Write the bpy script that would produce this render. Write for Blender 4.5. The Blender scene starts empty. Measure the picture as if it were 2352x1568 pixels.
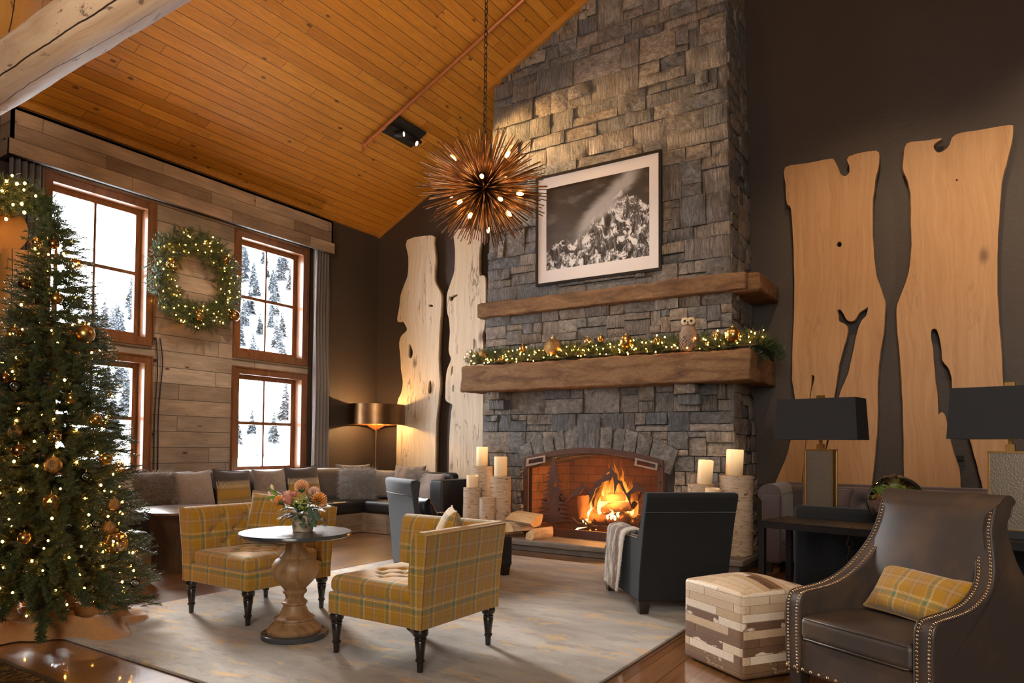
import bpy, bmesh, math, random
import numpy as np
from mathutils import Vector, Matrix, Euler, noise

random.seed(7)
rng = np.random.default_rng(7)
SC = bpy.context.scene
COL = SC.collection
PI = math.pi
R = math.radians

# ------------------------------------------------------------------ camera
CAM_H = 1.30
FOC = 1612.6            # focal length in pixels of the 2352 px wide frame
PPX, PPY = 1176.0, 985.76
YAW, PITCH, ROLL = R(32.9076), R(1.3631), R(0.623)
_cy, _sy = math.cos(YAW), math.sin(YAW)
_fw = Vector((-_sy * math.cos(PITCH), _cy * math.cos(PITCH), math.sin(PITCH)))
_rt = Vector((_cy, _sy, 0.0))
_up = _rt.cross(_fw)
C_R = math.cos(ROLL) * _rt + math.sin(ROLL) * _up
C_U = -math.sin(ROLL) * _rt + math.cos(ROLL) * _up
C_F = _fw
C_O = Vector((0, 0, CAM_H))
cam_d = bpy.data.cameras.new('camera')
cam = bpy.data.objects.new('camera', cam_d)
COL.objects.link(cam)
cam_d.sensor_width = 36.0
cam_d.lens = FOC / 2352.0 * 36.0
cam_d.shift_y = (PPY - 784.0) / 2352.0
cam_d.clip_start, cam_d.clip_end = 0.05, 600
cam.matrix_world = Matrix(((C_R.x, C_U.x, -C_F.x, C_O.x), (C_R.y, C_U.y, -C_F.y, C_O.y),
                           (C_R.z, C_U.z, -C_F.z, C_O.z), (0, 0, 0, 1)))
SC.camera = cam

def ray(x, y):
    return (x - PPX) / FOC * C_R - (y - PPY) / FOC * C_U + C_F
def at_x(x, y, v):
    d = ray(x, y); return C_O + d * ((v - C_O.x) / d.x)
def at_y(x, y, v):
    d = ray(x, y); return C_O + d * ((v - C_O.y) / d.y)
def at_z(x, y, v=0.0):
    d = ray(x, y); return C_O + d * ((v - C_O.z) / d.z)

# ------------------------------------------------------------------ view, world, large lights
SC.view_settings.view_transform = 'Standard'
SC.view_settings.look = 'None'
SC.view_settings.gamma = 1.0
SC.view_settings.use_curve_mapping = False
SC.view_settings.exposure = 0.30
cy = SC.cycles
cy.max_bounces = 7; cy.diffuse_bounces = 4; cy.glossy_bounces = 3
cy.transmission_bounces = 6; cy.transparent_max_bounces = 12
cy.caustics_reflective = False; cy.caustics_refractive = False
cy.sample_clamp_indirect = 14.0

w = bpy.data.worlds.new('overcast_sky'); SC.world = w; w.use_nodes = True
bg = w.node_tree.nodes['Background']
bg.inputs[0].default_value = (0.86, 0.93, 1.0, 1)
bg.inputs[1].default_value = 16.0

def area(name, loc, target, sx, sy_, power, col, portal=False, spread=180):
    l = bpy.data.lights.new(name, 'AREA'); l.shape = 'RECTANGLE'; l.size = sx; l.size_y = sy_
    l.energy = power; l.color = col; l.spread = R(spread)
    if portal: l.cycles.is_portal = True
    o = bpy.data.objects.new(name, l); COL.objects.link(o); o.location = loc
    o.rotation_euler = (Vector(target) - Vector(loc)).to_track_quat('-Z', 'Y').to_euler()
    return o
def spot(name, loc, target, power, col, angle, blend=.6, rad=.05):
    l = bpy.data.lights.new(name, 'SPOT'); l.energy = power; l.color = col
    l.spot_size = R(angle); l.spot_blend = blend; l.shadow_soft_size = rad
    o = bpy.data.objects.new(name, l); COL.objects.link(o); o.location = loc
    o.rotation_euler = (Vector(target) - Vector(loc)).to_track_quat('-Z', 'Y').to_euler()
    return o
def point(name, loc, power, col, rad=.05):
    l = bpy.data.lights.new(name, 'POINT'); l.energy = power; l.color = col; l.shadow_soft_size = rad
    o = bpy.data.objects.new(name, l); COL.objects.link(o); o.location = loc
    return o

sun_d = bpy.data.lights.new('veiled_winter_sun', 'SUN'); sun_d.energy = 28.0; sun_d.angle = R(22); sun_d.color = (1.0, .97, .93)
sun = bpy.data.objects.new('veiled_winter_sun', sun_d); COL.objects.link(sun); sun.location = (-14, 10, 9)
sun.rotation_euler = Vector((.87, -.44, -.50)).to_track_quat('-Z', 'Y').to_euler()
XW, YW, Y0 = -8.65, 9.0, 8.1          # window wall, fireplace wall, chimney face
CEIL0, SLOPE = 4.985, 0.485           # ceiling height at the window wall and its rise per metre
RIDGE = 0.2
def ceil_z(x):
    return CEIL0 + SLOPE * (x - XW) if x < RIDGE else CEIL0 + SLOPE * (RIDGE - XW) - SLOPE * (x - RIDGE)

WARM = (1.0, 0.62, 0.28)
# daylight guides at the four windows beside the banquette
for (ya, yb, za, zb) in ((3.70, 4.93, 2.52, 4.30), (6.10, 7.40, 2.52, 4.30), (3.70, 4.93, 0.85, 2.36), (6.10, 7.40, 0.85, 2.36)):
    area('window_portal', (XW - .1, (ya + yb) / 2, (za + zb) / 2), (0, (ya + yb) / 2, (za + zb) / 2), yb - ya, zb - za, 1, (1, 1, 1), portal=True)
# soft fill added behind the camera; the rear wall has no window
area('lobby_fill', (.8, -3.9, 3.0), (-2.6, 6, 1.4), 4.6, 3.6, 480, (1.0, 0.92, 0.83))
# warm spots standing for unseen ceiling downlights; no fixtures built
spot('downlight_slabs', (-.6, 5.2, 6.0), (-.7, 9.0, 2.6), 250, (1.0, .70, .40), 62, .9, .12)
spot('downlight_slabs_far', (2.3, 6.2, 5.6), (1.2, 9.0, 3.9), 300, (1.0, .78, .55), 60, .9, .12)
spot('downlight_chair', (.9, 1.7, 5.2), (-.1, 4.2, .8), 260, (1.0, .80, .58), 60, .9, .15)
spot('rug_fill', (-2.4, 2.4, 6.2), (-3.2, 3.9, 0), 190, (1.0, .78, .52), 62, .9, .15)  # unseen fill added to brighten the rug side of the room
spot('banquette_fill', (-5.2, 5.2, 6.2), (-8.2, 5.7, .9), 420, (1.0, .84, .66), 64, .9, .15)  # added fill that lifts the dark banquette pillows; no lamp hangs here
spot('hearth_fill', (-3.0, 4.4, 6.8), (-4.0, 8.1, 1.7), 480, (1.0, .82, .62), 48, .9, .12)  # extra spot added to lighten the lower chimney stone
spot('ceiling_fill_rear', (-1.0, -1.2, 2.4), (-6.0, 4.6, 6.0), 620, (1.0, .74, .44), 70, 1, .3)  # out-of-view spot added to wash the ceiling from behind
spot('ceiling_fill_side', (1.4, 2.0, 3.0), (-4.6, 5.0, 6.6), 420, (1.0, .70, .38), 80, 1, .3)  # second added ceiling wash, also out of view
# ------------------------------------------------------------------ scene-graph helpers
def tag(o, label, cat, group=None, kind=None):
    o['label'] = label; o['category'] = cat
    if group: o['group'] = group
    if kind: o['kind'] = kind
    return o
def thing(name, label, cat, loc=(0, 0, 0), rz=0.0, group=None):
    o = bpy.data.objects.new(name, None); COL.objects.link(o)
    o.empty_display_size = .1; o.location = loc; o.rotation_euler = (0, 0, rz)
    return tag(o, label, cat, group)
def copy_tree(o, parent=None):
    c = o.copy(); COL.objects.link(c); c.parent = parent
    for ch in o.children: copy_tree(ch, c)
    return c

# ------------------------------------------------------------------ mesh helpers
def mkmesh(name, v, f):
    me = bpy.data.meshes.new(name)
    me.from_pydata([tuple(p) for p in v], [], f)
    me.update()
    return me
def box_uv(me):
    n = len(me.polygons)
    if not n: return
    nor = np.empty(n * 3); me.polygons.foreach_get('normal', nor); nor = np.abs(nor.reshape(-1, 3))
    tot = np.empty(n, int); me.polygons.foreach_get('loop_total', tot)
    li = np.empty(len(me.loops), int); me.loops.foreach_get('vertex_index', li)
    co = np.empty(len(me.vertices) * 3); me.vertices.foreach_get('co', co); co = co.reshape(-1, 3)
    ax = np.repeat(np.argmax(nor, 1), tot)
    p = co[li]
    uv = np.where(ax[:, None] == 0, p[:, [1, 2]], np.where(ax[:, None] == 1, p[:, [0, 2]], p[:, [0, 1]]))
    lay = me.uv_layers.new(name='UVMap'); lay.data.foreach_set('uv', uv.ravel())
def finish(me, name, mat, parent=None, smooth=35, recalc=True, uv=True, loc=None):
    if recalc:
        bm = bmesh.new(); bm.from_mesh(me); bmesh.ops.recalc_face_normals(bm, faces=bm.faces); bm.to_mesh(me); bm.free()
    if smooth:
        me.polygons.foreach_set('use_smooth', [True] * len(me.polygons))
        me.set_sharp_from_angle(angle=R(smooth))
    if uv: box_uv(me)
    if isinstance(mat, (list, tuple)):
        for m in mat: me.materials.append(m)
    elif mat: me.materials.append(mat)
    o = bpy.data.objects.new(name, me); COL.objects.link(o)
    if parent: o.parent = parent
    if loc is not None: o.location = loc
    return o
class G:
    """collects vertices and faces of one part"""
    def __init__(s): s.v = []; s.f = []; s.m = []; s.mi = 0
    def add(s, v, f, M=None):
        b = len(s.v)
        s.v += [tuple(M @ Vector(p)) for p in v] if M is not None else [tuple(p) for p in v]
        s.f += [tuple(i + b for i in q) for q in f]
        s.m += [s.mi] * len(f)
        return s
    def box(s, x0, x1, y0, y1, z0, z1, M=None):
        v = [(x, y, z) for x in (x0, x1) for y in (y0, y1) for z in (z0, z1)]
        return s.add(v, [(0, 1, 3, 2), (4, 6, 7, 5), (0, 4, 5, 1), (2, 3, 7, 6), (0, 2, 6, 4), (1, 5, 7, 3)], M)
    def lathe(s, prof, n=24, M=None, cap=True):
        v = []; f = []
        for (r, z) in prof:
            for k in range(n):
                a = 2 * PI * k / n; v.append((r * math.cos(a), r * math.sin(a), z))
        for i in range(len(prof) - 1):
            for k in range(n):
                k2 = (k + 1) % n
                f.append((i * n + k, i * n + k2, (i + 1) * n + k2, (i + 1) * n + k))
        if cap:
            f.append(tuple(range(n))[::-1]); f.append(tuple((len(prof) - 1) * n + k for k in range(n)))
        return s.add(v, f, M)
    def tube(s, pts, r, n=8, closed=False, cap=True):
        pts = [Vector(p) for p in pts]; N = len(pts)
        rs = r if isinstance(r, (list, tuple)) else [r] * N
        v = []; f = []; prev = None
        for i, p in enumerate(pts):
            a = pts[(i - 1) % N] if (closed or i > 0) else p
            b = pts[(i + 1) % N] if (closed or i < N - 1) else p
            t = (b - a).normalized()
            ref = prev if prev is not None else (Vector((0, 0, 1)) if abs(t.z) < .9 else Vector((1, 0, 0)))
            x = (ref - t * ref.dot(t)).normalized(); y = t.cross(x); prev = x
            for k in range(n):
                q = 2 * PI * k / n; v.append(p + (x * math.cos(q) + y * math.sin(q)) * rs[i])
        M_ = N if closed else N - 1
        for i in range(M_):
            j = (i + 1) % N
            for k in range(n):
                k2 = (k + 1) % n; f.append((i * n + k, i * n + k2, j * n + k2, j * n + k))
        if cap and not closed:
            f.append(tuple(range(n))[::-1]); f.append(tuple((N - 1) * n + k for k in range(n)))
        return s.add(v, f)
    def prism(s, poly, a0, a1, axis='x', M=None):
        """closed polygon of 2-D points swept between a0 and a1 along an axis"""
        n = len(poly); v = []
        for a in (a0, a1):
            for (p, q) in poly:
                v.append((a, p, q) if axis == 'x' else (p, a, q) if axis == 'y' else (p, q, a))
        f = [tuple(range(n)), tuple(range(2 * n - 1, n - 1, -1))]
        f += [(i, (i + 1) % n, n + (i + 1) % n, n + i) for i in range(n)]
        return s.add(v, f, M)
    def rbox(s, x0, x1, y0, y1, z0, z1, r=.03, n=10, M=None, fn=None):
        """soft box: rounded edges, optional displacement fn(p, normal)->p"""
        cx, cy_, cz = (x0 + x1) / 2, (y0 + y1) / 2, (z0 + z1) / 2
        h = [(x1 - x0) / 2, (y1 - y0) / 2, (z1 - z0) / 2]
        r = min(r, min(h) * .98)
        def samp(hh, nn):
            e = [-hh, -hh + r * .30, -hh + r * .65, -hh + r]
            inner = [-hh + r + (2 * hh - 2 * r) * k / nn for k in range(1, nn)]
            return e + inner + [-x for x in reversed(e)]
        nn = n if isinstance(n, (list, tuple)) else (n, n, n)
        S = [samp(h[i], max(1, nn[i])) for i in range(3)]
        idx = {}; v = []; f = []
        def vid(p):
            k = (round(p[0], 5), round(p[1], 5), round(p[2], 5))
            if k not in idx:
                c = [max(-(h[i] - r), min(h[i] - r, p[i])) for i in range(3)]
                d = Vector((p[0] - c[0], p[1] - c[1], p[2] - c[2]))
                if d.length > 1e-9:
                    nrm = d.normalized(); q = Vector(c) + nrm * r
                else:
                    q = Vector(p); nrm = Vector((0, 0, 1))
                q = q + Vector((cx, cy_, cz))
                if fn: q = Vector(fn(q, nrm))
                idx[k] = len(v); v.append(q)
            return idx[k]
        for ax in range(3):
            a, b = [(1, 2), (2, 0), (0, 1)][ax]
            for sgn in (-1, 1):
                for i in range(len(S[a]) - 1):
                    for j in range(len(S[b]) - 1):
                        q = []
                        for (da, db) in ((0, 0), (1, 0), (1, 1), (0, 1)):
                            p = [0, 0, 0]; p[ax] = sgn * h[ax]; p[a] = S[a][i + da]; p[b] = S[b][j + db]
                            q.append(vid(p))
                        f.append(tuple(q if sgn > 0 else q[::-1]))
        return s.add(v, f, M)
    def grid(s, P, M=None, closeu=False):
        """P[i][j] points -> quads"""
        nu, nv = len(P), len(P[0]); v = [p for row in P for p in row]
        f = [(i * nv + j, i * nv + j + 1, ((i + 1) % nu) * nv + j + 1, ((i + 1) % nu) * nv + j) for i in range(nu if closeu else nu - 1) for j in range(nv - 1)]
        return s.add(v, f, M)
    def build(s, name, mat, parent=None, smooth=35, recalc=True, uv=True, loc=None):
        me = mkmesh(name, s.v, s.f)
        if isinstance(mat, (list, tuple)) and len(mat) > 1: me.polygons.foreach_set('material_index', s.m)
        return finish(me, name, mat, parent, smooth, recalc, uv, loc)

def np_obj(name, V, F, mat, parent=None, smooth=False, loc=None):
    """fast mesh from numpy vertices and equal-sized faces"""
    me = bpy.data.meshes.new(name); k = F.shape[1]
    me.vertices.add(len(V)); me.vertices.foreach_set('co', V.astype(np.float32).ravel())
    me.loops.add(F.size); me.loops.foreach_set('vertex_index', F.astype(np.int32).ravel())
    me.polygons.add(len(F)); me.polygons.foreach_set('loop_start', np.arange(0, F.size, k, dtype=np.int32))
    if smooth: me.polygons.foreach_set('use_smooth', np.ones(len(F), bool))
    me.update(calc_edges=True); me.validate()
    if mat: me.materials.append(mat)
    o = bpy.data.objects.new(name, me); COL.objects.link(o)
    if parent: o.parent = parent
    if loc is not None: o.location = loc
    return o

def outline(name, loops, depth, mat, parent=None, bevel=.004, M=None, smooth=30):
    """flat cut-out with holes, given real thickness: loops lie in local X-Z, thickness along Y"""
    cu = bpy.data.curves.new(name, 'CURVE'); cu.dimensions = '2D'; cu.fill_mode = 'BOTH'
    cu.extrude = max(depth / 2 - bevel, .0005); cu.bevel_depth = bevel; cu.bevel_resolution = 1
    for lp in loops:
        sp = cu.splines.new('POLY'); sp.points.add(len(lp) - 1); sp.use_cyclic_u = True
        for i, (x, z) in enumerate(lp): sp.points[i].co = (x, z, 0, 1)
    tmp = bpy.data.objects.new(name, cu); COL.objects.link(tmp)
    me = bpy.data.meshes.new_from_object(tmp)
    bpy.data.objects.remove(tmp); bpy.data.curves.remove(cu)
    me.name = name
    me.transform(Matrix.Rotation(PI / 2, 4, 'X'))
    if M is not None: me.transform(M)
    me.materials.clear()
    return finish(me, name, mat, parent, smooth, False, True)

def catmull(pts, n=6, closed=False):
    P = [Vector(p) for p in pts]; N = len(P); out = []
    rngi = range(N if closed else N - 1)
    for i in rngi:
        p0 = P[(i - 1) % N] if closed or i > 0 else P[0]
        p1 = P[i]; p2 = P[(i + 1) % N]
        p3 = P[(i + 2) % N] if closed or i + 2 < N else P[-1]
        for k in range(n):
            t = k / n
            out.append(.5 * ((2 * p1) + (p2 - p0) * t + (2 * p0 - 5 * p1 + 4 * p2 - p3) * t * t + (3 * p1 - p0 - 3 * p2 + p3) * t ** 3))
    if not closed: out.append(P[-1].copy())
    return out
def pillow_geo(w_, h_, t, n=18, slump=0.0, seed=0):
    """soft square cushion standing in local X-Z, bulging along Y, base at z=0"""
    v = []; f = []; idx = {}
    def put(side, i, j):
        edge = i in (0, n) or j in (0, n)
        k = (0 if edge else side, i, j)
        if k in idx: return idx[k]
        a, b = -1 + 2 * i / n, -1 + 2 * j / n
        a, b = math.sin(a * PI / 2) * .35 + a * .65, math.sin(b * PI / 2) * .35 + b * .65
        x = w_ / 2 * a * (1 - .075 * (1 - b * b)); z = h_ / 2 * b * (1 - .075 * (1 - a * a))
        th = t / 2 * (max(0, (1 - a * a) * (1 - b * b))) ** .42
        nz = noise.noise(Vector((a * 1.7 + seed, b * 1.7, side * 3.0))) * .14 * t
        y = side * (th + (nz if not edge else 0) * (1 - a * a) * (1 - b * b))
        z += -slump * (1 - a * a) * (b > 0) * b
        idx[k] = len(v); v.append((x, y, z + h_ / 2)); return idx[k]
    for side in (-1, 1):
        for i in range(n):
            for j in range(n):
                q = (put(side, i, j), put(side, i + 1, j), put(side, i + 1, j + 1), put(side, i, j + 1))
                f.append(q if side < 0 else q[::-1])
    return v, f
def fur_strands(V, F, count, length, width, seed, droop=.25, wild=.55, ymax=None):
    """ribbons growing from the faces of a mesh; returns numpy verts, faces"""
    r = np.random.default_rng(seed)
    V = np.array(V, float); F = np.array(F, int)
    a, b, c, d = V[F[:, 0]], V[F[:, 1]], V[F[:, 2]], V[F[:, 3]]
    nrm = np.cross(c - a, d - b); ar = np.linalg.norm(nrm, axis=1); nrm = nrm / np.maximum(ar, 1e-9)[:, None]
    pr = ar.copy()
    if ymax is not None: pr[(a[:, 1] > ymax)] *= .05
    pick = r.choice(len(F), count, p=pr / pr.sum())
    u, w2 = r.random((count, 1)), r.random((count, 1))
    p = (a[pick] * (1 - u) + b[pick] * u) * (1 - w2) + (d[pick] * (1 - u) + c[pick] * u) * w2
    n = nrm[pick] + r.normal(0, wild, (count, 3)); n /= np.linalg.norm(n, axis=1)[:, None]
    side = np.cross(n, r.normal(0, 1, (count, 3))); side /= np.linalg.norm(side, axis=1)[:, None]
    L = length * (.6 + .7 * r.random((count, 1)))
    bend = r.normal(0, .35, (count, 3)) + np.array([0, 0, -droop])
    verts = []
    for t, wd in ((0, 1.0), (.4, .9), (.75, .6), (1.0, .1)):
        q = p + n * L * t + bend * L * t * t * .8
        verts += [q - side * width * wd / 2, q + side * width * wd / 2]
    VV = np.stack(verts, 1).reshape(-1, 3)
    base = np.arange(count)[:, None] * 8
    FF = np.concatenate([base + np.array([[0, 1, 3, 2]]), base + np.array([[2, 3, 5, 4]]), base + np.array([[4, 5, 7, 6]])], 0)
    return VV, FF
# ------------------------------------------------------------------ materials
class Mt:
    def __init__(s, name):
        s.m = bpy.data.materials.new(name); s.m.use_nodes = True
        s.t = s.m.node_tree; s.t.nodes.clear()
        s.out = s.t.nodes.new('ShaderNodeOutputMaterial')
        s._tc = None
    def put(s, sock, val):
        if isinstance(val, bpy.types.NodeSocket): s.t.links.new(val, sock)
        elif isinstance(val, (tuple, list)) and len(val) == 3 and sock.type == 'RGBA': sock.default_value = (*val, 1)
        else: sock.default_value = val
    def nd(s, typ, out=0, props=None, **ins):
        n = s.t.nodes.new('ShaderNode' + typ)
        for k, v in (props or {}).items(): setattr(n, k, v)
        for k, v in ins.items():
            k = k.replace('_', ' ')
            s.put(n.inputs[int(k[1:])] if k[0] == 'i' and k[1:].isdigit() else n.inputs[k], v)
        return n.outputs[out] if out is not None else n
    def coord(s, which='Object'):
        if s._tc is None: s._tc = s.t.nodes.new('ShaderNodeTexCoord')
        return s._tc.outputs[which]
    def mth(s, op, a, b=None, c=None, clamp=False):
        n = s.t.nodes.new('ShaderNodeMath'); n.operation = op; n.use_clamp = clamp
        s.put(n.inputs[0], a)
        if b is not None: s.put(n.inputs[1], b)
        if c is not None: s.put(n.inputs[2], c)
        return n.outputs[0]
    def xyz(s, v):
        n = s.t.nodes.new('ShaderNodeSeparateXYZ'); s.put(n.inputs[0], v); return n.outputs
    def vec(s, x, y, z=0.0):
        n = s.t.nodes.new('ShaderNodeCombineXYZ'); s.put(n.inputs[0], x); s.put(n.inputs[1], y); s.put(n.inputs[2], z); return n.outputs[0]
    def scl(s, v, sc, loc=(0, 0, 0), rot=(0, 0, 0)):
        n = s.t.nodes.new('ShaderNodeMapping'); s.put(n.inputs[0], v); n.inputs['Scale'].default_value = sc
        n.inputs['Location'].default_value = loc; n.inputs['Rotation'].default_value = rot; return n.outputs[0]
    def noise(s, v, scale=5, detail=4, rough=.55, dist=0.0, out=0):
        return s.nd('TexNoise', out, Vector=v, Scale=scale, Detail=detail, Roughness=rough, Distortion=dist)
    def white(s, v, out=0): return s.nd('TexWhiteNoise', out, {'noise_dimensions': '3D'}, Vector=v)
    def vor(s, v, scale=5, out=0, feat='F1', rand=1.0):
        return s.nd('TexVoronoi', out, {'feature': feat}, Vector=v, Scale=scale, Randomness=rand)
    def ramp(s, fac, stops, interp='LINEAR'):
        n = s.t.nodes.new('ShaderNodeValToRGB'); n.color_ramp.interpolation = interp
        e = n.color_ramp.elements
        while len(e) < len(stops): e.new(.5)
        for el, (p, c) in zip(e, stops):
            el.position = p; el.color = (*c, 1) if not isinstance(c, (int, float)) else (c, c, c, 1)
        s.put(n.inputs[0], fac); return n.outputs[0]
    def mix(s, f, a, b, mode='MIX'):
        n = s.t.nodes.new('ShaderNodeMix'); n.data_type = 'RGBA'; n.blend_type = mode
        s.put(n.inputs[0], f); s.put(n.inputs[6], a); s.put(n.inputs[7], b); return n.outputs[2]
    def step(s, x, a, b):   # smoothstep 0..1 between a and b
        n = s.t.nodes.new('ShaderNodeMapRange'); n.interpolation_type = 'SMOOTHSTEP'
        s.put(n.inputs[0], x); s.put(n.inputs[1], a); s.put(n.inputs[2], b); n.inputs[3].default_value = 0; n.inputs[4].default_value = 1
        return n.outputs[0]
    def bump(s, h, strength=.3, dist=.02, normal=None):
        n = s.t.nodes.new('ShaderNodeBump'); s.put(n.inputs['Height'], h); n.inputs['Strength'].default_value = strength
        n.inputs['Distance'].default_value = dist
        if normal is not None: s.put(n.inputs['Normal'], normal)
        return n.outputs[0]
    def bsdf(s, col, rough=.5, metal=0.0, normal=None, coat=0.0, sheen=0.0, spec=.5, trans=0.0, emit=None, es=0.0, sss=0.0, coat_rough=.1, sheen_tint=None):
        n = s.t.nodes.new('ShaderNodeBsdfPrincipled')
        s.put(n.inputs['Base Color'], col); s.put(n.inputs['Roughness'], rough); s.put(n.inputs['Metallic'], metal)
        if normal is not None: s.put(n.inputs['Normal'], normal)
        n.inputs['Coat Weight'].default_value = coat; n.inputs['Coat Roughness'].default_value = coat_rough
        n.inputs['Sheen Weight'].default_value = sheen
        if sheen_tint: n.inputs['Sheen Tint'].default_value = (*sheen_tint, 1)
        n.inputs['Specular IOR Level'].default_value = spec; n.inputs['Transmission Weight'].default_value = trans
        if sss: n.inputs['Subsurface Weight'].default_value = sss; n.inputs['Subsurface Radius'].default_value = (.04, .02, .01)
        if emit is not None: s.put(n.inputs['Emission Color'], emit); s.put(n.inputs['Emission Strength'], es)
        s.t.links.new(n.outputs[0], s.out.inputs[0]); return s.m
    def surf(s, sh): s.t.links.new(sh, s.out.inputs[0]); return s.m

def solid(name, col, rough=.5, metal=0.0, bump=0, bscale=60, var=0.0, **k):
    m = Mt(name); c = m.coord()
    nrm = m.bump(m.noise(c, bscale, 3), bump, .01) if bump else None
    if var:
        f = m.noise(c, 7, 5)
        col = m.mix(m.mth('MULTIPLY', f, 1.0), tuple(x * (1 - var) for x in col), tuple(min(1, x * (1 + var)) for x in col))
    return m.bsdf(col, rough, metal, nrm, **k)

def planks(name, cols, width, length, along=1, across=0, rough=.45, gap=.012, gapcol=(.02, .012, .006), grain=.35, knots=1.0, bump=.25, coat=0.0,
           knotcol=(.10, .035, .008), coat_rough=.1, blotch=0.0, use='Object', gs=22, kprob=.72):
    m = Mt(name); p = m.xyz(m.coord(use))
    a, c = p[along], p[across]
    cw = m.mth('DIVIDE', c, width); row = m.mth('FLOOR', cw); fr = m.mth('FRACT', cw)
    rr = m.white(m.vec(row, 3.7, 1.1))
    al = m.mth('ADD', m.mth('DIVIDE', a, length), m.mth('MULTIPLY', rr, 9.3)); seg = m.mth('FLOOR', al); fa = m.mth('FRACT', al)
    pid = m.white(m.vec(row, seg, 5.2))
    off = m.mth('MULTIPLY', pid, 37.0)
    base = m.ramp(pid, [(i / (len(cols) - 1), q) for i, q in enumerate(cols)])
    kv = m.vec(m.mth('ADD', m.mth('MULTIPLY', a, 3.2), off), m.mth('MULTIPLY', c, 7.0), off)
    kd = m.vor(kv, 1.0)
    gv = m.vec(m.mth('ADD', m.mth('MULTIPLY', a, 1.6), off), m.mth('ADD', m.mth('MULTIPLY', c, gs), m.mth('MULTIPLY', m.step(kd, .35, 0.0), 1.6)), off)
    g = m.noise(gv, 1.6, 6, .62, .6)
    g2 = m.noise(m.vec(m.mth('MULTIPLY', a, 9), m.mth('MULTIPLY', c, 190), off), 1, 3)
    gg = m.mth('ADD', m.mth('MULTIPLY', g, .7), m.mth('MULTIPLY', g2, .3))
    col = m.mix(1.0, base, m.ramp(gg, [(.25, 1 - grain), (.75, 1 + grain * .45)]), 'MULTIPLY')
    if blotch:
        col = m.mix(1.0, col, m.ramp(m.noise(m.vec(m.mth('ADD', a, off), m.mth('MULTIPLY', c, 2.5), off), 1.7, 4), [(.3, 1 - blotch), (.7, 1 + blotch * .6)]), 'MULTIPLY')
    if knots:
        kp = m.step(m.white(m.vor(kv, 1.0, 'Position')), kprob, kprob + .02)
        kk = m.mth('MULTIPLY', m.mth('MULTIPLY', m.step(kd, .17, .06), knots), kp)
        col = m.mix(kk, col, knotcol)
    e = m.mth('MINIMUM', fr, m.mth('SUBTRACT', 1.0, fr)); e = m.mth('MULTIPLY', e, width)
    e2 = m.mth('MULTIPLY', m.mth('MINIMUM', fa, m.mth('SUBTRACT', 1.0, fa)), length)
    gp = m.step(m.mth('MINIMUM', e, m.mth('MULTIPLY', e2, 1.3)), 0.0, gap * width * 2.2)
    col = m.mix(gp, gapcol, col)
    h = m.mth('ADD', m.mth('MULTIPLY', gp, 1.0), m.mth('MULTIPLY', gg, .22))
    return m.bsdf(col, rough, 0, m.bump(h, bump, .012), coat=coat, coat_rough=coat_rough)

def wood(name, c0, c1, c2, along=2, scale=1.0, rough=.5, bump=.15, coat=0.0, ring=14, dist=.9, var=.5, knots=0, knotcol=(.1, .05, .02), **k):
    m = Mt(name); p = m.coord()
    sc = [ring * scale] * 3; sc[along] = 1.1 * scale
    q = m.scl(p, sc)
    big = m.noise(m.scl(p, [.9 * scale if i != along else .35 * scale for i in range(3)]), 2.0, 3, .5)
    q2 = m.nd('VectorMath', 0, {'operation': 'ADD'}, i0=q, i1=m.vec(m.mth('MULTIPLY', big, 14 * dist), m.mth('MULTIPLY', big, 9 * dist), m.mth('MULTIPLY', big, 3 * dist)))
    g = m.noise(q2, .8, 7, .6, .4)
    col = m.ramp(g, [(.30, c0), (.5, c1), (.72, c2)])
    fine = m.noise(m.scl(p, [220 if i != along else 5 for i in range(3)]), 1, 2)
    col = m.mix(.35, col, m.mix(1.0, col, m.ramp(fine, [(.3, .6), (.7, 1.25)]), 'MULTIPLY'))
    if knots:
        kd = m.vor(m.scl(p, [knots if i != along else knots * .45 for i in range(3)]), 1.0)
        kp = m.step(m.white(m.vor(m.scl(p, [knots if i != along else knots * .45 for i in range(3)]), 1.0, 'Position')), .6, .62)
        col = m.mix(m.mth('MULTIPLY', m.step(kd, .2, .05), kp), col, knotcol)
    return m.bsdf(col, rough, 0, m.bump(m.mth('ADD', g, m.mth('MULTIPLY', fine, .4)), bump, .01), coat=coat, **k)

def leather(name, col, wear, rough=.42, scale=1.0, wearamt=.5):
    m = Mt(name); c = m.coord()
    n1 = m.noise(c, 3.5 * scale, 5, .6); n2 = m.vor(c, 340, 0)
    cc = m.mix(m.mth('MULTIPLY', m.step(n1, .42, .72), wearamt), col, wear)
    nz = m.bump(n2, .12, .002, m.bump(m.noise(c, 9, 3), .12, .01))
    return m.bsdf(cc, m.mth('ADD', rough - .08, m.mth('MULTIPLY', n1, .16)), 0, nz, spec=.5)
def velvet(name, col, rough=.85, sheen=.8, var=.25, bump=.15, tint=None):
    m = Mt(name); c = m.coord()
    f = m.noise(c, 4, 5, .6)
    cc = m.mix(f, tuple(x * (1 - var) for x in col), tuple(min(1, x * (1 + var)) for x in col))
    return m.bsdf(cc, rough, 0, m.bump(m.noise(c, 420, 2), bump, .003), sheen=sheen, spec=.25, sheen_tint=tint)
def stripes(m, x, items, base, period):
    """paint bands at fractions of a period: items = (centre, halfwidth, colour, opacity)"""
    f = m.mth('FRACT', m.mth('DIVIDE', x, period)); col = base
    for (c, hw, k, op) in items:
        d = m.mth('ABSOLUTE', m.mth('SUBTRACT', f, c))
        col = m.mix(m.mth('MULTIPLY', m.step(d, hw + .006, hw - .006), op), col, k)
    return col
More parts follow.
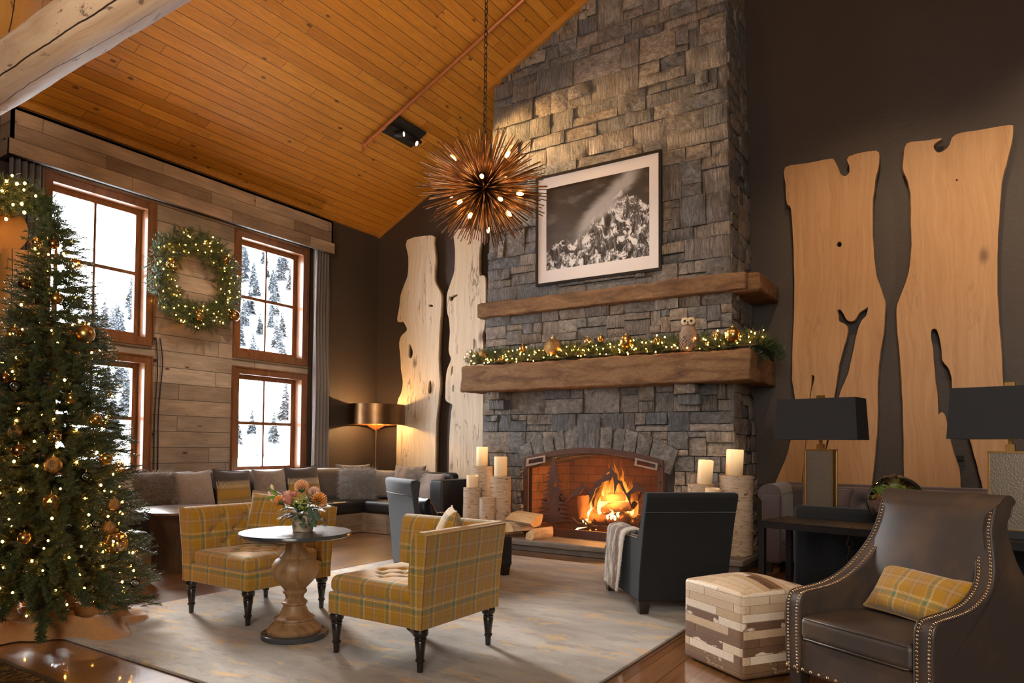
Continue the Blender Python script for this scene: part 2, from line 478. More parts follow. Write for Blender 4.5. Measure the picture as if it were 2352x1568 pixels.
def plaid(name, k=1.0):
    m = Mt(name); uv = m.xyz(m.coord('UV')); c = m.coord()
    items = lambda o: [(.22, .13, (.34, .185, .075), .55 * o), (.22, .035, (.42, .30, .19), .5 * o), (.16, .006, (.12, .07, .012), .8 * o), (.28, .006, (.12, .07, .012), .8 * o),
                       (.70, .10, (.23, .145, .012), .5 * o), (.72, .032, (.012, .16, .135), .85 * o), (.80, .008, (.75, .62, .38), .9 * o), (.835, .007, (.75, .62, .38), .8 * o),
                       (.62, .007, (.75, .62, .38), .7 * o), (.45, .006, (.13, .09, .012), .8 * o)]
    base = (.385, .195, .011)
    P = .205 * k
    a = stripes(m, m.mth('ADD', uv[0], .03), items(1), base, P)
    b = stripes(m, m.mth('ADD', uv[1], .05), items(1), base, P * 1.12)
    wv = m.nd('TexChecker', 1, Vector=m.coord('UV'), Scale=700.0)
    col = m.mix(.5, a, b)
    col = m.mix(1.0, col, m.ramp(m.noise(m.scl(m.coord('UV'), (500, 500, 1)), 1, 2), [(.3, .78), (.7, 1.18)]), 'MULTIPLY')
    return m.bsdf(col, .9, 0, m.bump(m.noise(c, 500, 2), .2, .002), sheen=.35, spec=.2)

M = {}
# room
def _wall():
    m = Mt('brown_plaster'); c = m.coord()
    n = m.noise(c, 1.2, 5, .6, .8); n2 = m.noise(c, 14, 6, .62, 1.2)
    return m.bsdf(m.mix(n, (.052, .037, .028), (.070, .050, .039)), .52, 0, m.bump(m.step(n2, .45, .75), .16, .02), spec=.4)
M['wall'] = _wall()
M['ceil'] = planks('pine_ceiling', [(.48, .185, .016), (.58, .235, .024), (.43, .160, .013), (.62, .265, .030), (.53, .205, .019)], .126, 2.6, 1, 0, .5, .024, (.09, .03, .004), .45, 1.0, .35, 0, kprob=.5)
M['floor'] = planks('oak_floor', [(.16, .066, .022), (.215, .095, .034), (.185, .078, .026), (.25, .115, .045)], .145, 1.7, 1, 0, .30, .010, (.02, .009, .003), .55, .5, .10, .9, (.05, .02, .006), .05, .25, gs=26)
M['clad'] = planks('barnwood_cladding', [(.35, .265, .195), (.44, .345, .26), (.30, .225, .165), (.39, .29, .21), (.48, .385, .30)], .206, 3.1, 1, 2, .72, .014, (.02, .014, .01), .42, 1.0, .35, 0, (.07, .035, .018), .1, .3)
M['val'] = planks('barnwood_valance', [(.34, .24, .16), (.44, .325, .23), (.23, .15, .10), (.39, .28, .19), (.34, .20, .12), (.46, .345, .25)], .166, 1.35, 1, 2, .72, .014, (.03, .02, .014), .4, .8, .3, 0, (.07, .035, .018), .1, .3)
M['sofawood'] = planks('barnwood_plinth', [(.26, .18, .115), (.34, .245, .16), (.22, .15, .095)], .36, 2.3, 0, 2, .7, .01, (.03, .02, .014), .5, 1.0, .35, 0, (.07, .035, .018), .1, .35)
M['sofawood_y'] = planks('barnwood_plinth_side', [(.26, .18, .115), (.34, .245, .16), (.22, .15, .095)], .36, 2.3, 1, 2, .7, .01, (.03, .02, .014), .5, 1.0, .35, 0, (.07, .035, .018), .1, .35)
M['win'] = wood('window_alder', (.115, .042, .013), (.19, .072, .023), (.25, .10, .036), 2, 1.0, .38, .08, .3)
M['trimw'] = wood('pine_trim', (.36, .14, .018), (.46, .19, .028), (.52, .23, .04), 0, 1.0, .42, .08, .1)
def _glass(name, tint=(1, 1, 1), f=.06):
    m = Mt(name)
    a = m.nd('BsdfTransparent', Color=tint); b = m.nd('BsdfGlossy', Color=(1, 1, 1), Roughness=.02)
    return m.surf(m.nd('MixShader', i0=f, i1=a, i2=b))
M['pane'] = _glass('window_glass')
M['picglass'] = _glass('picture_glass', (1, 1, 1), .035)
def _clear(name, tint=(1, 1, 1)):
    m = Mt(name); fr = m.nd('Fresnel', IOR=1.5)
    a = m.nd('BsdfTransparent', Color=tint); b = m.nd('BsdfGlossy', Color=(1, 1, 1), Roughness=.03)
    return m.surf(m.nd('MixShader', i0=fr, i1=a, i2=b))
M['clear'] = _clear('clear_glass', (.97, .97, .96))
def _champ():
    m = Mt('champagne_glass'); n = m.step(m.noise(m.coord(), 55, 2), .50, .62)
    a = m.nd('BsdfTransparent', Color=(1, .88, .66)); b = m.nd('BsdfGlossy', Color=(1, .78, .46), Roughness=.12)
    return m.surf(m.nd('MixShader', i0=m.mth('MULTIPLY_ADD', n, .35, .30), i1=a, i2=b))
M['clear_gold'] = _champ()
# stone
def _stone(name, cols, rough=.66, strength=1.0):
    m = Mt(name); c = m.coord()
    isl = m.nd('NewGeometry', 'Random Per Island')
    base = m.ramp(isl, [(i / (len(cols) - 1), q) for i, q in enumerate(cols)], 'CONSTANT' if len(cols) > 5 else 'LINEAR')
    sh = m.nd('VectorMath', 0, {'operation': 'ADD'}, i0=c, i1=m.vec(m.mth('MULTIPLY', isl, 31.0), m.mth('MULTIPLY', isl, 17.0), m.mth('MULTIPLY', isl, 53.0)))
    n = m.noise(sh, 3.2, 6, .6, .5)
    ribv = m.scl(sh, (38, 38, 5.5)); rib = m.noise(ribv, 1, 5, .62, .7)
    pit = m.noise(sh, 16, 6, .65)
    pick = m.step(m.white(m.vec(isl, 2.0, 9.0)), .42, .46)
    h = m.mix(pick, m.mth('MULTIPLY', pit, 1.1), rib)
    col = m.mix(1.0, base, m.ramp(n, [(.28, .62), (.72, 1.32)]), 'MULTIPLY')
    col = m.mix(m.mth('MULTIPLY', m.step(m.noise(sh, 1.7, 4, .6), .60, .74), .55), col, (.20, .125, .065))
    col = m.mix(1.0, col, m.ramp(h, [(.32, .55), (.68, 1.32)]), 'MULTIPLY')
    return m.bsdf(col, rough, 0, m.bump(h, strength, .07), spec=.45)
M['stone'] = _stone('cleft_stone', [(.226, .195, .171), (.299, .250, .207), (.207, .195, .183), (.336, .268, .207), (.207, .189, .177), (.256, .213, .181), (.183, .178, .176), (.311, .262, .226), (.366, .299, .238), (.195, .177, .165)])
M['vouss'] = _stone('arch_stone', [(.20, .19, .18), (.26, .228, .198), (.18, .172, .168), (.23, .208, .188)])
M['mortar'] = solid('dark_joint', (.045, .036, .030), .95, 0, .5, 40)
def _mantel():
    m = Mt('rustic_brown_stone'); c = m.coord()
    n = m.noise(m.scl(c, (1.2, 2.5, 5)), 1.6, 7, .62, .8); f = m.noise(m.scl(c, (26, 26, 55)), 1, 6, .7, 1.0); g = m.noise(c, 130, 3, .7)
    col = m.ramp(n, [(.28, (.085, .044, .026)), (.46, (.21, .112, .052)), (.6, (.29, .165, .080)), (.75, (.20, .11, .055))])
    col = m.mix(1.0, col, m.ramp(f, [(.3, .72), (.7, 1.2)]), 'MULTIPLY')
    h = m.mth('ADD', f, m.mth('MULTIPLY', g, .35))
    return m.bsdf(col, .8, 0, m.bump(h, .7, .02), spec=.35)
M['mantel'] = _mantel()
M['hearth'] = solid('grey_hearth_stone', (.17, .140, .112), .7, 0, .5, 22, .35)
M['brick'] = None
def _brick():
    m = Mt('fire_brick'); p = m.xyz(m.coord()); x = m.mth('ADD', p[0], p[1])
    n = m.t.nodes.new('ShaderNodeTexBrick'); m.put(n.inputs['Vector'], m.vec(x, p[2], 0.0))
    n.inputs['Scale'].default_value = 1; n.inputs['Brick Width'].default_value = .23; n.inputs['Row Height'].default_value = .115; n.inputs['Mortar Size'].default_value = .006
    n.inputs['Color1'].default_value = (.30, .15, .07, 1); n.inputs['Color2'].default_value = (.22, .10, .05, 1); n.inputs['Mortar'].default_value = (.10, .06, .04, 1)
    s_ = m.noise(m.coord(), 3, 4)
    return m.bsdf(m.mix(m.mth('MULTIPLY', m.step(s_, .45, .8), .7), n.outputs[0], (.035, .022, .016)), .9, 0, m.bump(n.outputs[1], -.3, .01))
M['brick'] = _brick()
M['rust'] = solid('rusted_iron', (.105, .046, .030), .6, .35, .25, 60, .4)
M['rustlight'] = solid('worn_steel', (.36, .27, .21), .5, .5, .2, 60, .3)
def _screenmesh():
    m = Mt('fine_screen_mesh')
    a = m.nd('BsdfTransparent', Color=(1, 1, 1)); b = m.nd('BsdfDiffuse', Color=(.10, .05, .035))
    return m.surf(m.nd('MixShader', i0=.30, i1=a, i2=b))
M['mesh'] = _screenmesh()
def _flame(name, zlo, zhi, st, c0, c1, c2, base):
    m = Mt(name); p = m.xyz(m.coord())
    t = m.step(p[2], zlo, zhi)
    n = m.noise(m.scl(m.coord(), (22, 22, 5)), 1, 4, .6, .6)
    col = m.ramp(m.mth('ADD', t, m.mth('MULTIPLY', m.mth('SUBTRACT', n, .5), .4)), [(0, c0), (.5, c1), (1, c2)])
    e = m.nd('Emission', Color=col, Strength=m.mth('MULTIPLY', m.mth('SUBTRACT', 1.2, t), st))
    a = m.nd('BsdfTransparent', Color=(1, 1, 1))
    f = m.mth('ADD', m.mth('ADD', base, m.mth('MULTIPLY', t, .45)), m.mth('MULTIPLY', m.mth('SUBTRACT', n, .5), 1.1), clamp=True)
    return m.surf(m.nd('MixShader', i0=f, i1=e, i2=a))
M['flame'] = _flame('flame', .30, .95, 9, (1, .62, .20), (1, .48, .09), (1, .26, .02), .30)
M['flame_soft'] = _flame('soft_flame', .35, 1.12, 2.4, (1, .40, .05), (1, .26, .02), (1, .13, .006), .58)
M['ember'] = None
def _char():
    m = Mt('charred_wood'); c = m.coord()
    n = m.noise(c, 14, 5, .65)
    return m.bsdf(m.mix(n, (.05, .022, .010), (.26, .12, .045)), .9, 0, m.bump(n, .6, .02), emit=(1, .2, .02), es=m.mth('MULTIPLY', m.step(m.noise(c, 9, 3), .60, .72), 1.6))
M['char'] = _char()
M['emberglow'] = Mt('glowing_ember').bsdf((.1, .03, .01), .9, emit=(1, .25, .03), es=4.0)
M['iron'] = solid('black_iron', (.022, .017, .015), .6, .6, .2, 60)
# wood bits
def _birch(name, warm=1.0):
    m = Mt(name); c = m.coord(); p = m.xyz(c)
    n = m.noise(m.scl(c, (2.2, 2.2, 3)), 2, 5, .6); l = m.noise(m.scl(c, (6, 6, 75)), 1, 5, .7, .3)
    lent = m.step(m.noise(m.scl(c, (9, 9, 130)), 1, 2, .5), .60, .66)
    col = m.mix(n, (.44, .30, .19), (.66, .53, .40))
    col = m.mix(m.mth('MULTIPLY', m.step(l, .50, .70), .6), col, (.30, .17, .085))
    col = m.mix(m.mth('MULTIPLY', lent, .75), col, (.10, .055, .03))
    blk = m.step(m.noise(m.scl(c, (3.0, 3.0, 5.5)), 1.4, 4, .6, .6), .63, .68)
    col = m.mix(m.mth('MULTIPLY', blk, .85), col, (.035, .024, .018))
    return m.bsdf(col, .75, 0, m.bump(m.mth('ADD', l, n), .6, .012))
M['birch'] = _birch('birch_bark')
def _endgrain(name, a, b):
    m = Mt(name); p = m.xyz(m.coord()); r = m.mth('SQRT', m.mth('ADD', m.mth('MULTIPLY', p[0], p[0]), m.mth('MULTIPLY', p[1], p[1])))
    n = m.noise(m.coord(), 6, 4)
    g = m.mth('SINE', m.mth('ADD', m.mth('MULTIPLY', r, 420.0), m.mth('MULTIPLY', n, 9.0)))
    return m.bsdf(m.mix(m.mth('MULTIPLY_ADD', g, .25, .5), a, b), .7)
M['birch_end'] = _endgrain('birch_end_grain', (.38, .24, .13), (.52, .36, .21))
M['split'] = wood('split_firewood', (.50, .30, .13), (.62, .40, .19), (.70, .49, .27), 0, 1.4, .7, .4, var=.5)
def slabwood(name, a, b, dark, crack):
    m = Mt(name); rnd_ = m.nd('ObjectInfo', 'Random'); c = m.nd('VectorMath', 0, {'operation': 'ADD'}, i0=m.coord(), i1=m.vec(m.mth('MULTIPLY', rnd_, 13.0), 0.0, m.mth('MULTIPLY', rnd_, 29.0))); p = m.xyz(c)
    wv = m.noise(m.scl(c, (.9, .9, .45)), 1.2, 3, .5)
    x = m.mth('ADD', p[0], m.mth('MULTIPLY', wv, .55))
    rings = m.noise(m.vec(m.mth('MULTIPLY', x, 16.0), 0.0, m.mth('MULTIPLY', p[2], .55)), 1, 5, .6)
    fine = m.noise(m.vec(m.mth('MULTIPLY', x, 150.0), p[1], m.mth('MULTIPLY', p[2], 2.5)), 1, 3)
    col = m.mix(m.step(rings, .3, .7), a, b)
    col = m.mix(1.0, col, m.ramp(fine, [(.3, .92), (.7, 1.06)]), 'MULTIPLY')
    blot = m.step(m.noise(m.scl(c, (2.2, 2, .8), (4, 0, 2)), 1.4, 5, .6, .5), .52, .75)
    col = m.mix(m.mth('MULTIPLY', blot, .45), col, dark)
    ck = m.step(m.mth('ABSOLUTE', m.mth('SUBTRACT', m.noise(m.scl(c, (3.6, 2, .42)), 1.5, 4, .55, .6), .5)), .016, .004)
    ck = m.mth('MULTIPLY', ck, m.step(m.noise(m.scl(c, (1.6, 1, .9), (0, 3, 7)), 1.6, 2), .48, .56))
    col = m.mix(m.mth('MULTIPLY', ck, crack * .7), col, (.16, .09, .045))
    kd = m.vor(m.scl(c, (2.3, 1.5, 1.1)), 1.0)
    kp = m.step(m.white(m.vor(m.scl(c, (2.3, 1.5, 1.1)), 1.0, 'Position')), .45, .47)
    col = m.mix(m.mth('MULTIPLY', m.mth('MULTIPLY', m.step(kd, .15, .03), kp), .8), col, (.13, .065, .03))
    return m.bsdf(col, .5, 0, m.bump(m.mth('SUBTRACT', rings, ck), .06, .01), spec=.4)
M['pale'] = slabwood('cream_maple_slab', (.66, .52, .36), (.78, .65, .48), (.55, .38, .22), .9)
M['tan'] = slabwood('tan_maple_slab', (.47, .25, .105), (.56, .32, .148), (.40, .195, .075), .30)
M['bark'] = wood('live_bark_edge', (.09, .048, .02), (.19, .105, .045), (.28, .165, .08), 2, 1.4, .8, .7)
M['log'] = None
def _log(name, a, b, c3):
    m = Mt(name); c = m.coord(); p = m.xyz(c)
    n = m.noise(m.scl(c, (.9, 6, 6)), 1.3, 6, .6, .6)
    col = m.ramp(n, [(.3, a), (.5, b), (.7, c3)])
    st = m.step(m.noise(m.scl(c, (3.4, 8.5, 8.5)), 1.5, 6, .66, .5), .60, .66)
    col = m.mix(m.mth('MULTIPLY', st, .8), col, (.09, .045, .04))
    kd = m.vor(m.scl(c, (1.6, 4.2, 4.2)), 1.0); kp = m.step(m.white(m.vor(m.scl(c, (1.6, 4.2, 4.2)), 1.0, 'Position')), .62, .64)
    col = m.mix(m.mth('MULTIPLY', m.step(kd, .16, .05), kp), col, (.07, .028, .010))
    ang = m.mth('ARCTAN2', p[2], p[1]); ck = None
    for (a0, am, w_, ph) in ((-2.35, .55, .020, 1.0), (-1.55, .7, .012, 4.0), (-.75, .5, .014, 8.0), (2.6, .6, .016, 11.0), (1.2, .6, .014, 15.0)):
        wob = m.mth('MULTIPLY', m.mth('SUBTRACT', m.noise(m.vec(m.mth('MULTIPLY', p[0], .9), ph, 0.0), 1.0, 4, .5), .5), am)
        l = m.step(m.mth('ABSOLUTE', m.mth('SUBTRACT', m.mth('SUBTRACT', ang, a0), wob)), w_ * 1.8, w_ * .6)
        l = m.mth('MULTIPLY', l, m.step(m.noise(m.vec(m.mth('MULTIPLY', p[0], .55), ph + 3.0, 1.0), 1.0, 2), .40, .48))
        ck = l if ck is None else m.mth('MAXIMUM', ck, l)
    col = m.mix(ck, col, (.02, .012, .008))
    return m.bsdf(col, .62, 0, m.bump(m.mth('SUBTRACT', n, ck), .35, .03), spec=.35)
M['log'] = _log('peeled_log', (.40, .265, .185), (.51, .375, .275), (.58, .455, .36))
M['logo'] = _log('golden_log', (.36, .16, .035), (.46, .22, .055), (.52, .27, .085))
M['logend'] = _endgrain('log_end_grain', (.38, .17, .035), (.50, .25, .065))
M['stump'] = wood('driftwood_stump', (.065, .038, .026), (.12, .076, .053), (.18, .12, .088), 2, 1.2, .6, .6)
M['stumptop'] = wood('stump_table_top', (.10, .065, .05), (.16, .11, .088), (.21, .15, .12), 0, 1.0, .3, .1, .4)
M['ebony'] = solid('ebonised_wood', (.014, .009, .007), .3, 0, .05, 40, .3, coat=.3)
M['carved'] = wood('carved_mango_wood', (.17, .085, .034), (.29, .160, .070), (.37, .22, .105), 2, 1.6, .45, .12)
M['slate'] = solid('dark_slate', (.045, .048, .052), .24, 0, .25, 18, .6, coat=.2)
M['darkleg'] = solid('dark_stained_leg', (.022, .012, .008), .45, 0, .05, 40)
# textiles
M['plaid'] = plaid('mustard_plaid_wool'); M['plaid_small'] = plaid('mustard_plaid_pillow', .82)
M['hide_brown'] = leather('worn_brown_leather', (.052, .040, .034), (.115, .066, .034), .44, 1.0, .75)
M['hide_black'] = leather('black_leather', (.016, .014, .014), (.028, .021, .018), .36, 1.0, .6)
M['hide_dark'] = leather('espresso_leather', (.030, .021, .018), (.05, .033, .024), .40, 1.0, .6)
M['velvet_grey'] = velvet('slate_velvet', (.036, .037, .040), .85, .15, .3, .15, (.8, .9, 1))
M['velvet_black'] = velvet('charcoal_velvet', (.011, .0115, .0125), .8, .08, .3, .15, (.8, .9, 1))
M['piping'] = velvet('pale_welt', (.06, .06, .063), .8, .3)
M['tuft'] = velvet('aubergine_satin', (.082, .060, .062), .48, .35, .15)
M['velvet_brown'] = velvet('brown_velvet', (.095, .066, .054), .75, .7, .45)
def _fur(name, a, b, sc=9, band=None, dots=0.0):
    m = Mt(name); c = m.coord()
    n = m.noise(c, sc, 6, .65, .6); f = m.noise(m.scl(c, (140, 140, 60)), 1, 4, .7)
    col = m.mix(n, a, b)
    if dots: col = m.mix(m.mth('MULTIPLY', m.step(m.noise(c, 38, 3), .58, .66), dots), col, tuple(x * .3 for x in a))
    col = m.mix(1.0, col, m.ramp(f, [(.25, .65), (.75, 1.3)]), 'MULTIPLY')
    if band:
        x = m.xyz(c)[0]; s_ = m.mth('SINE', m.mth('ADD', m.mth('MULTIPLY', x, band), m.mth('MULTIPLY', n, 3.0)))
        col = m.mix(m.mth('MULTIPLY', m.step(s_, .0, .9), .6), col, (.06, .03, .018))
    return m.bsdf(col, .85, 0, m.bump(f, .9, .012, m.bump(n, .6, .03)), sheen=.5, spec=.2)
M['plush'] = _fur('plush_taupe_fur', (.26, .195, .16), (.42, .33, .28))
M['plush_dark'] = _fur('dark_plush_fur', (.18, .13, .105), (.31, .24, .20), 8, None, .5)
M['mink'] = _fur('striped_mink_fur', (.20, .12, .075), (.30, .20, .135), 5, 42)
M['shag'] = _fur('grey_shag_fur', (.32, .29, .27), (.58, .53, .50), 12)
M['shag_brown'] = _fur('fawn_shag_fur', (.28, .23, .19), (.50, .42, .36), 12)
def _woven():
    m = Mt('woven_stripe'); p = m.xyz(m.coord()); z, x = p[2], p[0]
    zig = m.mth('MULTIPLY', m.mth('PINGPONG', m.mth('MULTIPLY', x, 1.0), .0075), 3.2)
    zz = m.mth('DIVIDE', m.mth('ADD', z, zig), .46)
    tooth = m.step(m.mth('SINE', m.mth('MULTIPLY', x, 420.0)), -.1, .1)
    band = lambda a, b: m.mth('MULTIPLY', m.step(zz, a - .01, a + .01), m.step(zz, b + .01, b - .01))
    col = (.055, .043, .040)
    ochre, gold, cream = (.27, .17, .055), (.36, .20, .025), (.48, .38, .24)
    col = m.mix(band(.12, .30), col, ochre); col = m.mix(m.mth('MULTIPLY', band(.10, .24), tooth), col, cream)
    col = m.mix(band(.30, .52), col, gold); col = m.mix(band(.52, .66), col, ochre)
    col = m.mix(m.mth('MULTIPLY', band(.58, .76), tooth), col, cream)
    return m.bsdf(col, .9, 0, m.bump(m.noise(m.coord(), 400, 2), .2, .002), sheen=.2)
M['woven'] = _woven()
M['curtain'] = velvet('taupe_linen', (.19, .165, .155), .85, .2, .12)
def _throw():
    m = Mt('banded_fur_throw'); uv = m.xyz(m.coord('UV')); c = m.coord(); x = m.xyz(c)[0]
    n = m.noise(c, 7, 5, .65, .8); f = m.noise(m.scl(c, (90, 90, 40)), 1, 4, .7); n2 = m.noise(m.scl(c, (16, 16, 5)), 1, 5, .65)
    xx = m.mth('ADD', x, m.mth('MULTIPLY', m.mth('SUBTRACT', n, .5), .10))
    col = m.mix(n, (.60, .54, .47), (.85, .80, .74))
    spk = m.mth('MULTIPLY', m.step(n2, .44, .58), m.step(xx, .04, -.02))
    col = m.mix(m.mth('MULTIPLY', spk, .75), col, (.11, .075, .055))
    b1 = m.step(m.mth('ABSOLUTE', m.mth('SUBTRACT', xx, .045)), .062, .045)
    col = m.mix(m.mth('MULTIPLY', b1, m.step(n2, .30, .46)), col, (.13, .062, .032))
    col = m.mix(1.0, col, m.ramp(f, [(.25, .72), (.75, 1.2)]), 'MULTIPLY')
    return m.bsdf(col, .9, 0, m.bump(f, .8, .01), sheen=.5, spec=.15)
M['throw'] = _throw()
def _rug():
    m = Mt('mottled_wool_rug'); c = m.coord()
    a = m.noise(m.scl(c, (1.0, 2.6, 1)), 1.1, 6, .6, .5); b = m.noise(m.scl(c, (2.4, 6.5, 1), (3, 8, 0)), 1.5, 6, .68, .3); d = m.noise(m.scl(c, (1.8, 4.6, 1), (9, 2, 0)), 1.3, 6, .7, .3)
    col = m.mix(m.step(a, .3, .7), (.18, .15, .12), (.345, .305, .26))
    col = m.mix(m.mth('MULTIPLY', m.step(b, .52, .62), .6), col, (.15, .12, .10))
    col = m.mix(m.mth('MULTIPLY', m.step(d, .545, .61), .75), col, (.44, .26, .075))
    f = m.noise(c, 160, 3, .7)
    col = m.mix(1.0, col, m.ramp(f, [(.3, .8), (.7, 1.15)]), 'MULTIPLY')
    return m.bsdf(col, .95, 0, m.bump(f, .5, .01, m.bump(b, .2, .02)), sheen=.3, spec=.15)
M['rug'] = _rug()
def _carpet():
    m = Mt('scribble_carpet'); c = m.coord()
    l = None; k = 0
    for s_, r_ in ((5.0, .5), (6.0, 1.3), (7.0, 2.2), (5.5, 2.8)):
        q = m.scl(c, (s_, s_ * .35, 1), (k, k * 2, 0), (0, 0, r_)); k += 3.1
        t = m.step(m.mth('ABSOLUTE', m.mth('SUBTRACT', m.noise(q, 2.2, 2, .5), .5)), .02, .008)
        l = t if l is None else m.mth('MAXIMUM', l, t)
    return m.bsdf(m.mix(m.mth('MULTIPLY', l, .8), (.022, .016, .012), (.20, .12, .03)), .95, 0, m.bump(m.noise(c, 200, 2), .5, .01), spec=.15)
M['carpet'] = _carpet()
def _hide():
    m = Mt('patchwork_cowhide'); uv = m.xyz(m.coord('UV')); c = m.coord()
    cw = m.mth('DIVIDE', uv[1], .047); row = m.mth('FLOOR', cw); fr = m.mth('FRACT', cw)
    al = m.mth('ADD', m.mth('DIVIDE', uv[0], .40), m.mth('MULTIPLY', m.white(m.vec(row, 1.0, 2.0)), 5.0)); seg = m.mth('FLOOR', al); fa = m.mth('FRACT', al)
    pid = m.white(m.vec(row, seg, 4.0)); off = m.mth('MULTIPLY', pid, 23.0)
    base = m.ramp(pid, [(0, (.52, .38, .24)), (.25, (.62, .49, .35)), (.5, (.46, .31, .18)), (.75, (.68, .57, .45))])
    z_ = m.xyz(c)[2]; hi = m.step(m.white(m.vec(row, seg, 9.0)), .80, .81); lo_ = m.mth('MULTIPLY', m.step(m.white(m.vec(row, seg, 9.0)), .33, .34), m.step(z_, .335, .325)); dark = m.mth('MAXIMUM', m.mth('MULTIPLY', hi, m.mth('MAXIMUM', m.step(z_, .335, .325), m.step(z_, .495, .505))), lo_)
    pt = m.noise(m.vec(m.mth('ADD', m.mth('MULTIPLY', uv[0], 5.0), off), m.mth('MULTIPLY', uv[1], 9.0), off), 1.0, 4, .5)
    lo = m.step(m.xyz(c)[2], .36, .30)
    col = m.mix(m.mth('MULTIPLY', m.mth('MULTIPLY', m.step(pt, .36, .40), dark), .95), base, m.ramp(pid, [(0, (.085, .035, .018)), (.5, (.19, .10, .045)), (1, (.10, .045, .022))]))
    e = m.mth('MINIMUM', fr, m.mth('SUBTRACT', 1.0, fr)); e2 = m.mth('MINIMUM', fa, m.mth('SUBTRACT', 1.0, fa))
    g = m.step(m.mth('MINIMUM', e, m.mth('MULTIPLY', e2, 4.0)), .0, .05)
    col = m.mix(g, m.mix(1.0, col, (.45, .38, .3), 'MULTIPLY'), col)
    f = m.noise(m.vec(m.mth('MULTIPLY', uv[0], 60.0), m.mth('MULTIPLY', uv[1], 300.0), off), 1, 3)
    col = m.mix(1.0, col, m.ramp(f, [(.3, .82), (.7, 1.15)]), 'MULTIPLY')
    return m.bsdf(col, .6, 0, m.bump(m.mth('ADD', m.mth('MULTIPLY', g, .6), m.mth('MULTIPLY', f, .4)), .35, .006))
M['hide'] = _hide()
M['burlap'] = None
def _burlap():
    m = Mt('burlap'); c = m.coord()
    wv = m.mth('MULTIPLY', m.mth('SINE', m.mth('MULTIPLY', m.xyz(c)[0], 900.0)), m.mth('SINE', m.mth('MULTIPLY', m.xyz(c)[1], 900.0)))
    n = m.noise(c, 30, 5)
    return m.bsdf(m.mix(n, (.30, .145, .048), (.43, .225, .085)), .95, 0, m.bump(m.mth('ADD', wv, n), .25, .003), sheen=.4, spec=.1)
M['burlap'] = _burlap()
# metal and small things
M['steel'] = solid('blackened_steel', (.030, .028, .030), .40, .75, .08, 30, .3)
M['black'] = solid('matte_black', (.010, .009, .010), .6)
M['shade'] = solid('black_card_shade', (.010, .010, .012), .75, 0, .05, 200)
def _lampgold(name):
    m = Mt(name); return m.bsdf((.62, .36, .11), .32, 1.0, m.bump(m.noise(m.coord(), 90, 2), .15, .004))
M['gold'] = _lampgold('brushed_gold')
def _hammer():
    m = Mt('hammered_pewter'); c = m.coord(); v = m.vor(c, 95, 0)
    return m.bsdf((.27, .225, .175), .42, 1.0, m.bump(v, .16, .004))
M['hammer'] = _hammer()
M['bronze'] = None
def _bronze():
    m = Mt('aged_bronze'); n = m.noise(m.coord(), 6, 5)
    return m.bsdf(m.mix(n, (.16, .085, .038), (.34, .19, .09)), .34, 1.0)
M['bronze'] = _bronze()
M['quill'] = solid('bronze_quill', (.30, .125, .038), .34, .85)
M['chain'] = solid('dark_iron_chain', (.045, .035, .030), .5, .8)
M['copper'] = solid('copper_pipe', (.62, .26, .12), .38, .85, .06, 30, .2)
M['brassnail'] = solid('antique_brass_nail', (.46, .31, .17), .28, 1.0)
def emis(name, col, st):
    m = Mt(name); return m.surf(m.nd('Emission', Color=col, Strength=st))
M['bulb'] = emis('warm_bulb_glow', (1.0, .55, .16), 34)
M['minibulb'] = emis('fairy_light_glow', (1.0, .38, .05), 70)
M['spotface'] = emis('spot_lamp_face', (1.0, .72, .40), 5)
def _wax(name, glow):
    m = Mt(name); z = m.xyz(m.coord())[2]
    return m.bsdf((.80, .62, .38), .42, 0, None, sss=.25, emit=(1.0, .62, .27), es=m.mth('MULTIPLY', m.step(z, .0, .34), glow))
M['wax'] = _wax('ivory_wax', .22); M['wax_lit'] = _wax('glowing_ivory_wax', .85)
M['orn_gold'] = solid('satin_gold_bauble', (.50, .32, .11), .30, 1.0)
M['orn_bronze'] = solid('bronze_bauble', (.36, .19, .08), .26, 1.0)
def _glit(name, col):
    m = Mt(name); v = m.white(m.vor(m.coord(), 320, 'Position'), 1)
    n = m.t.nodes.new('ShaderNodeVectorMath'); n.operation = 'SCALE'
    return m.bsdf(m.mix(.6, col, m.mix(1.0, col, v, 'MULTIPLY')), .30, 1.0, m.bump(m.vor(m.coord(), 260), .9, .004))
M['orn_glit'] = _glit('glitter_bauble', (.55, .34, .13))
def needles(name, a, b):
    m = Mt(name); n = m.noise(m.coord(), 11, 3)
    return m.bsdf(m.mix(n, a, b), .36, spec=.6)
M['needle'] = needles('fir_needles', (.024, .042, .018), (.075, .105, .038))
M['needle2'] = needles('garland_needles', (.030, .062, .022), (.080, .125, .045))
M['wire'] = solid('green_wire', (.012, .018, .010), .6)
M['owl'] = None
def _owl(name, a, b):
    m = Mt(name); n = m.noise(m.coord(), 22, 5, .65)
    return m.bsdf(m.mix(n, a, b), .8, 0, m.bump(n, .5, .01))
M['owl'] = _owl('birch_feather', (.10, .06, .04), (.40, .29, .22)); M['owlface'] = _owl('owl_face', (.55, .42, .26), (.72, .60, .42))
M['white'] = solid('white_mat_board', (.78, .72, .70), .8)
M['frame'] = solid('black_frame', (.016, .012, .011), .35)
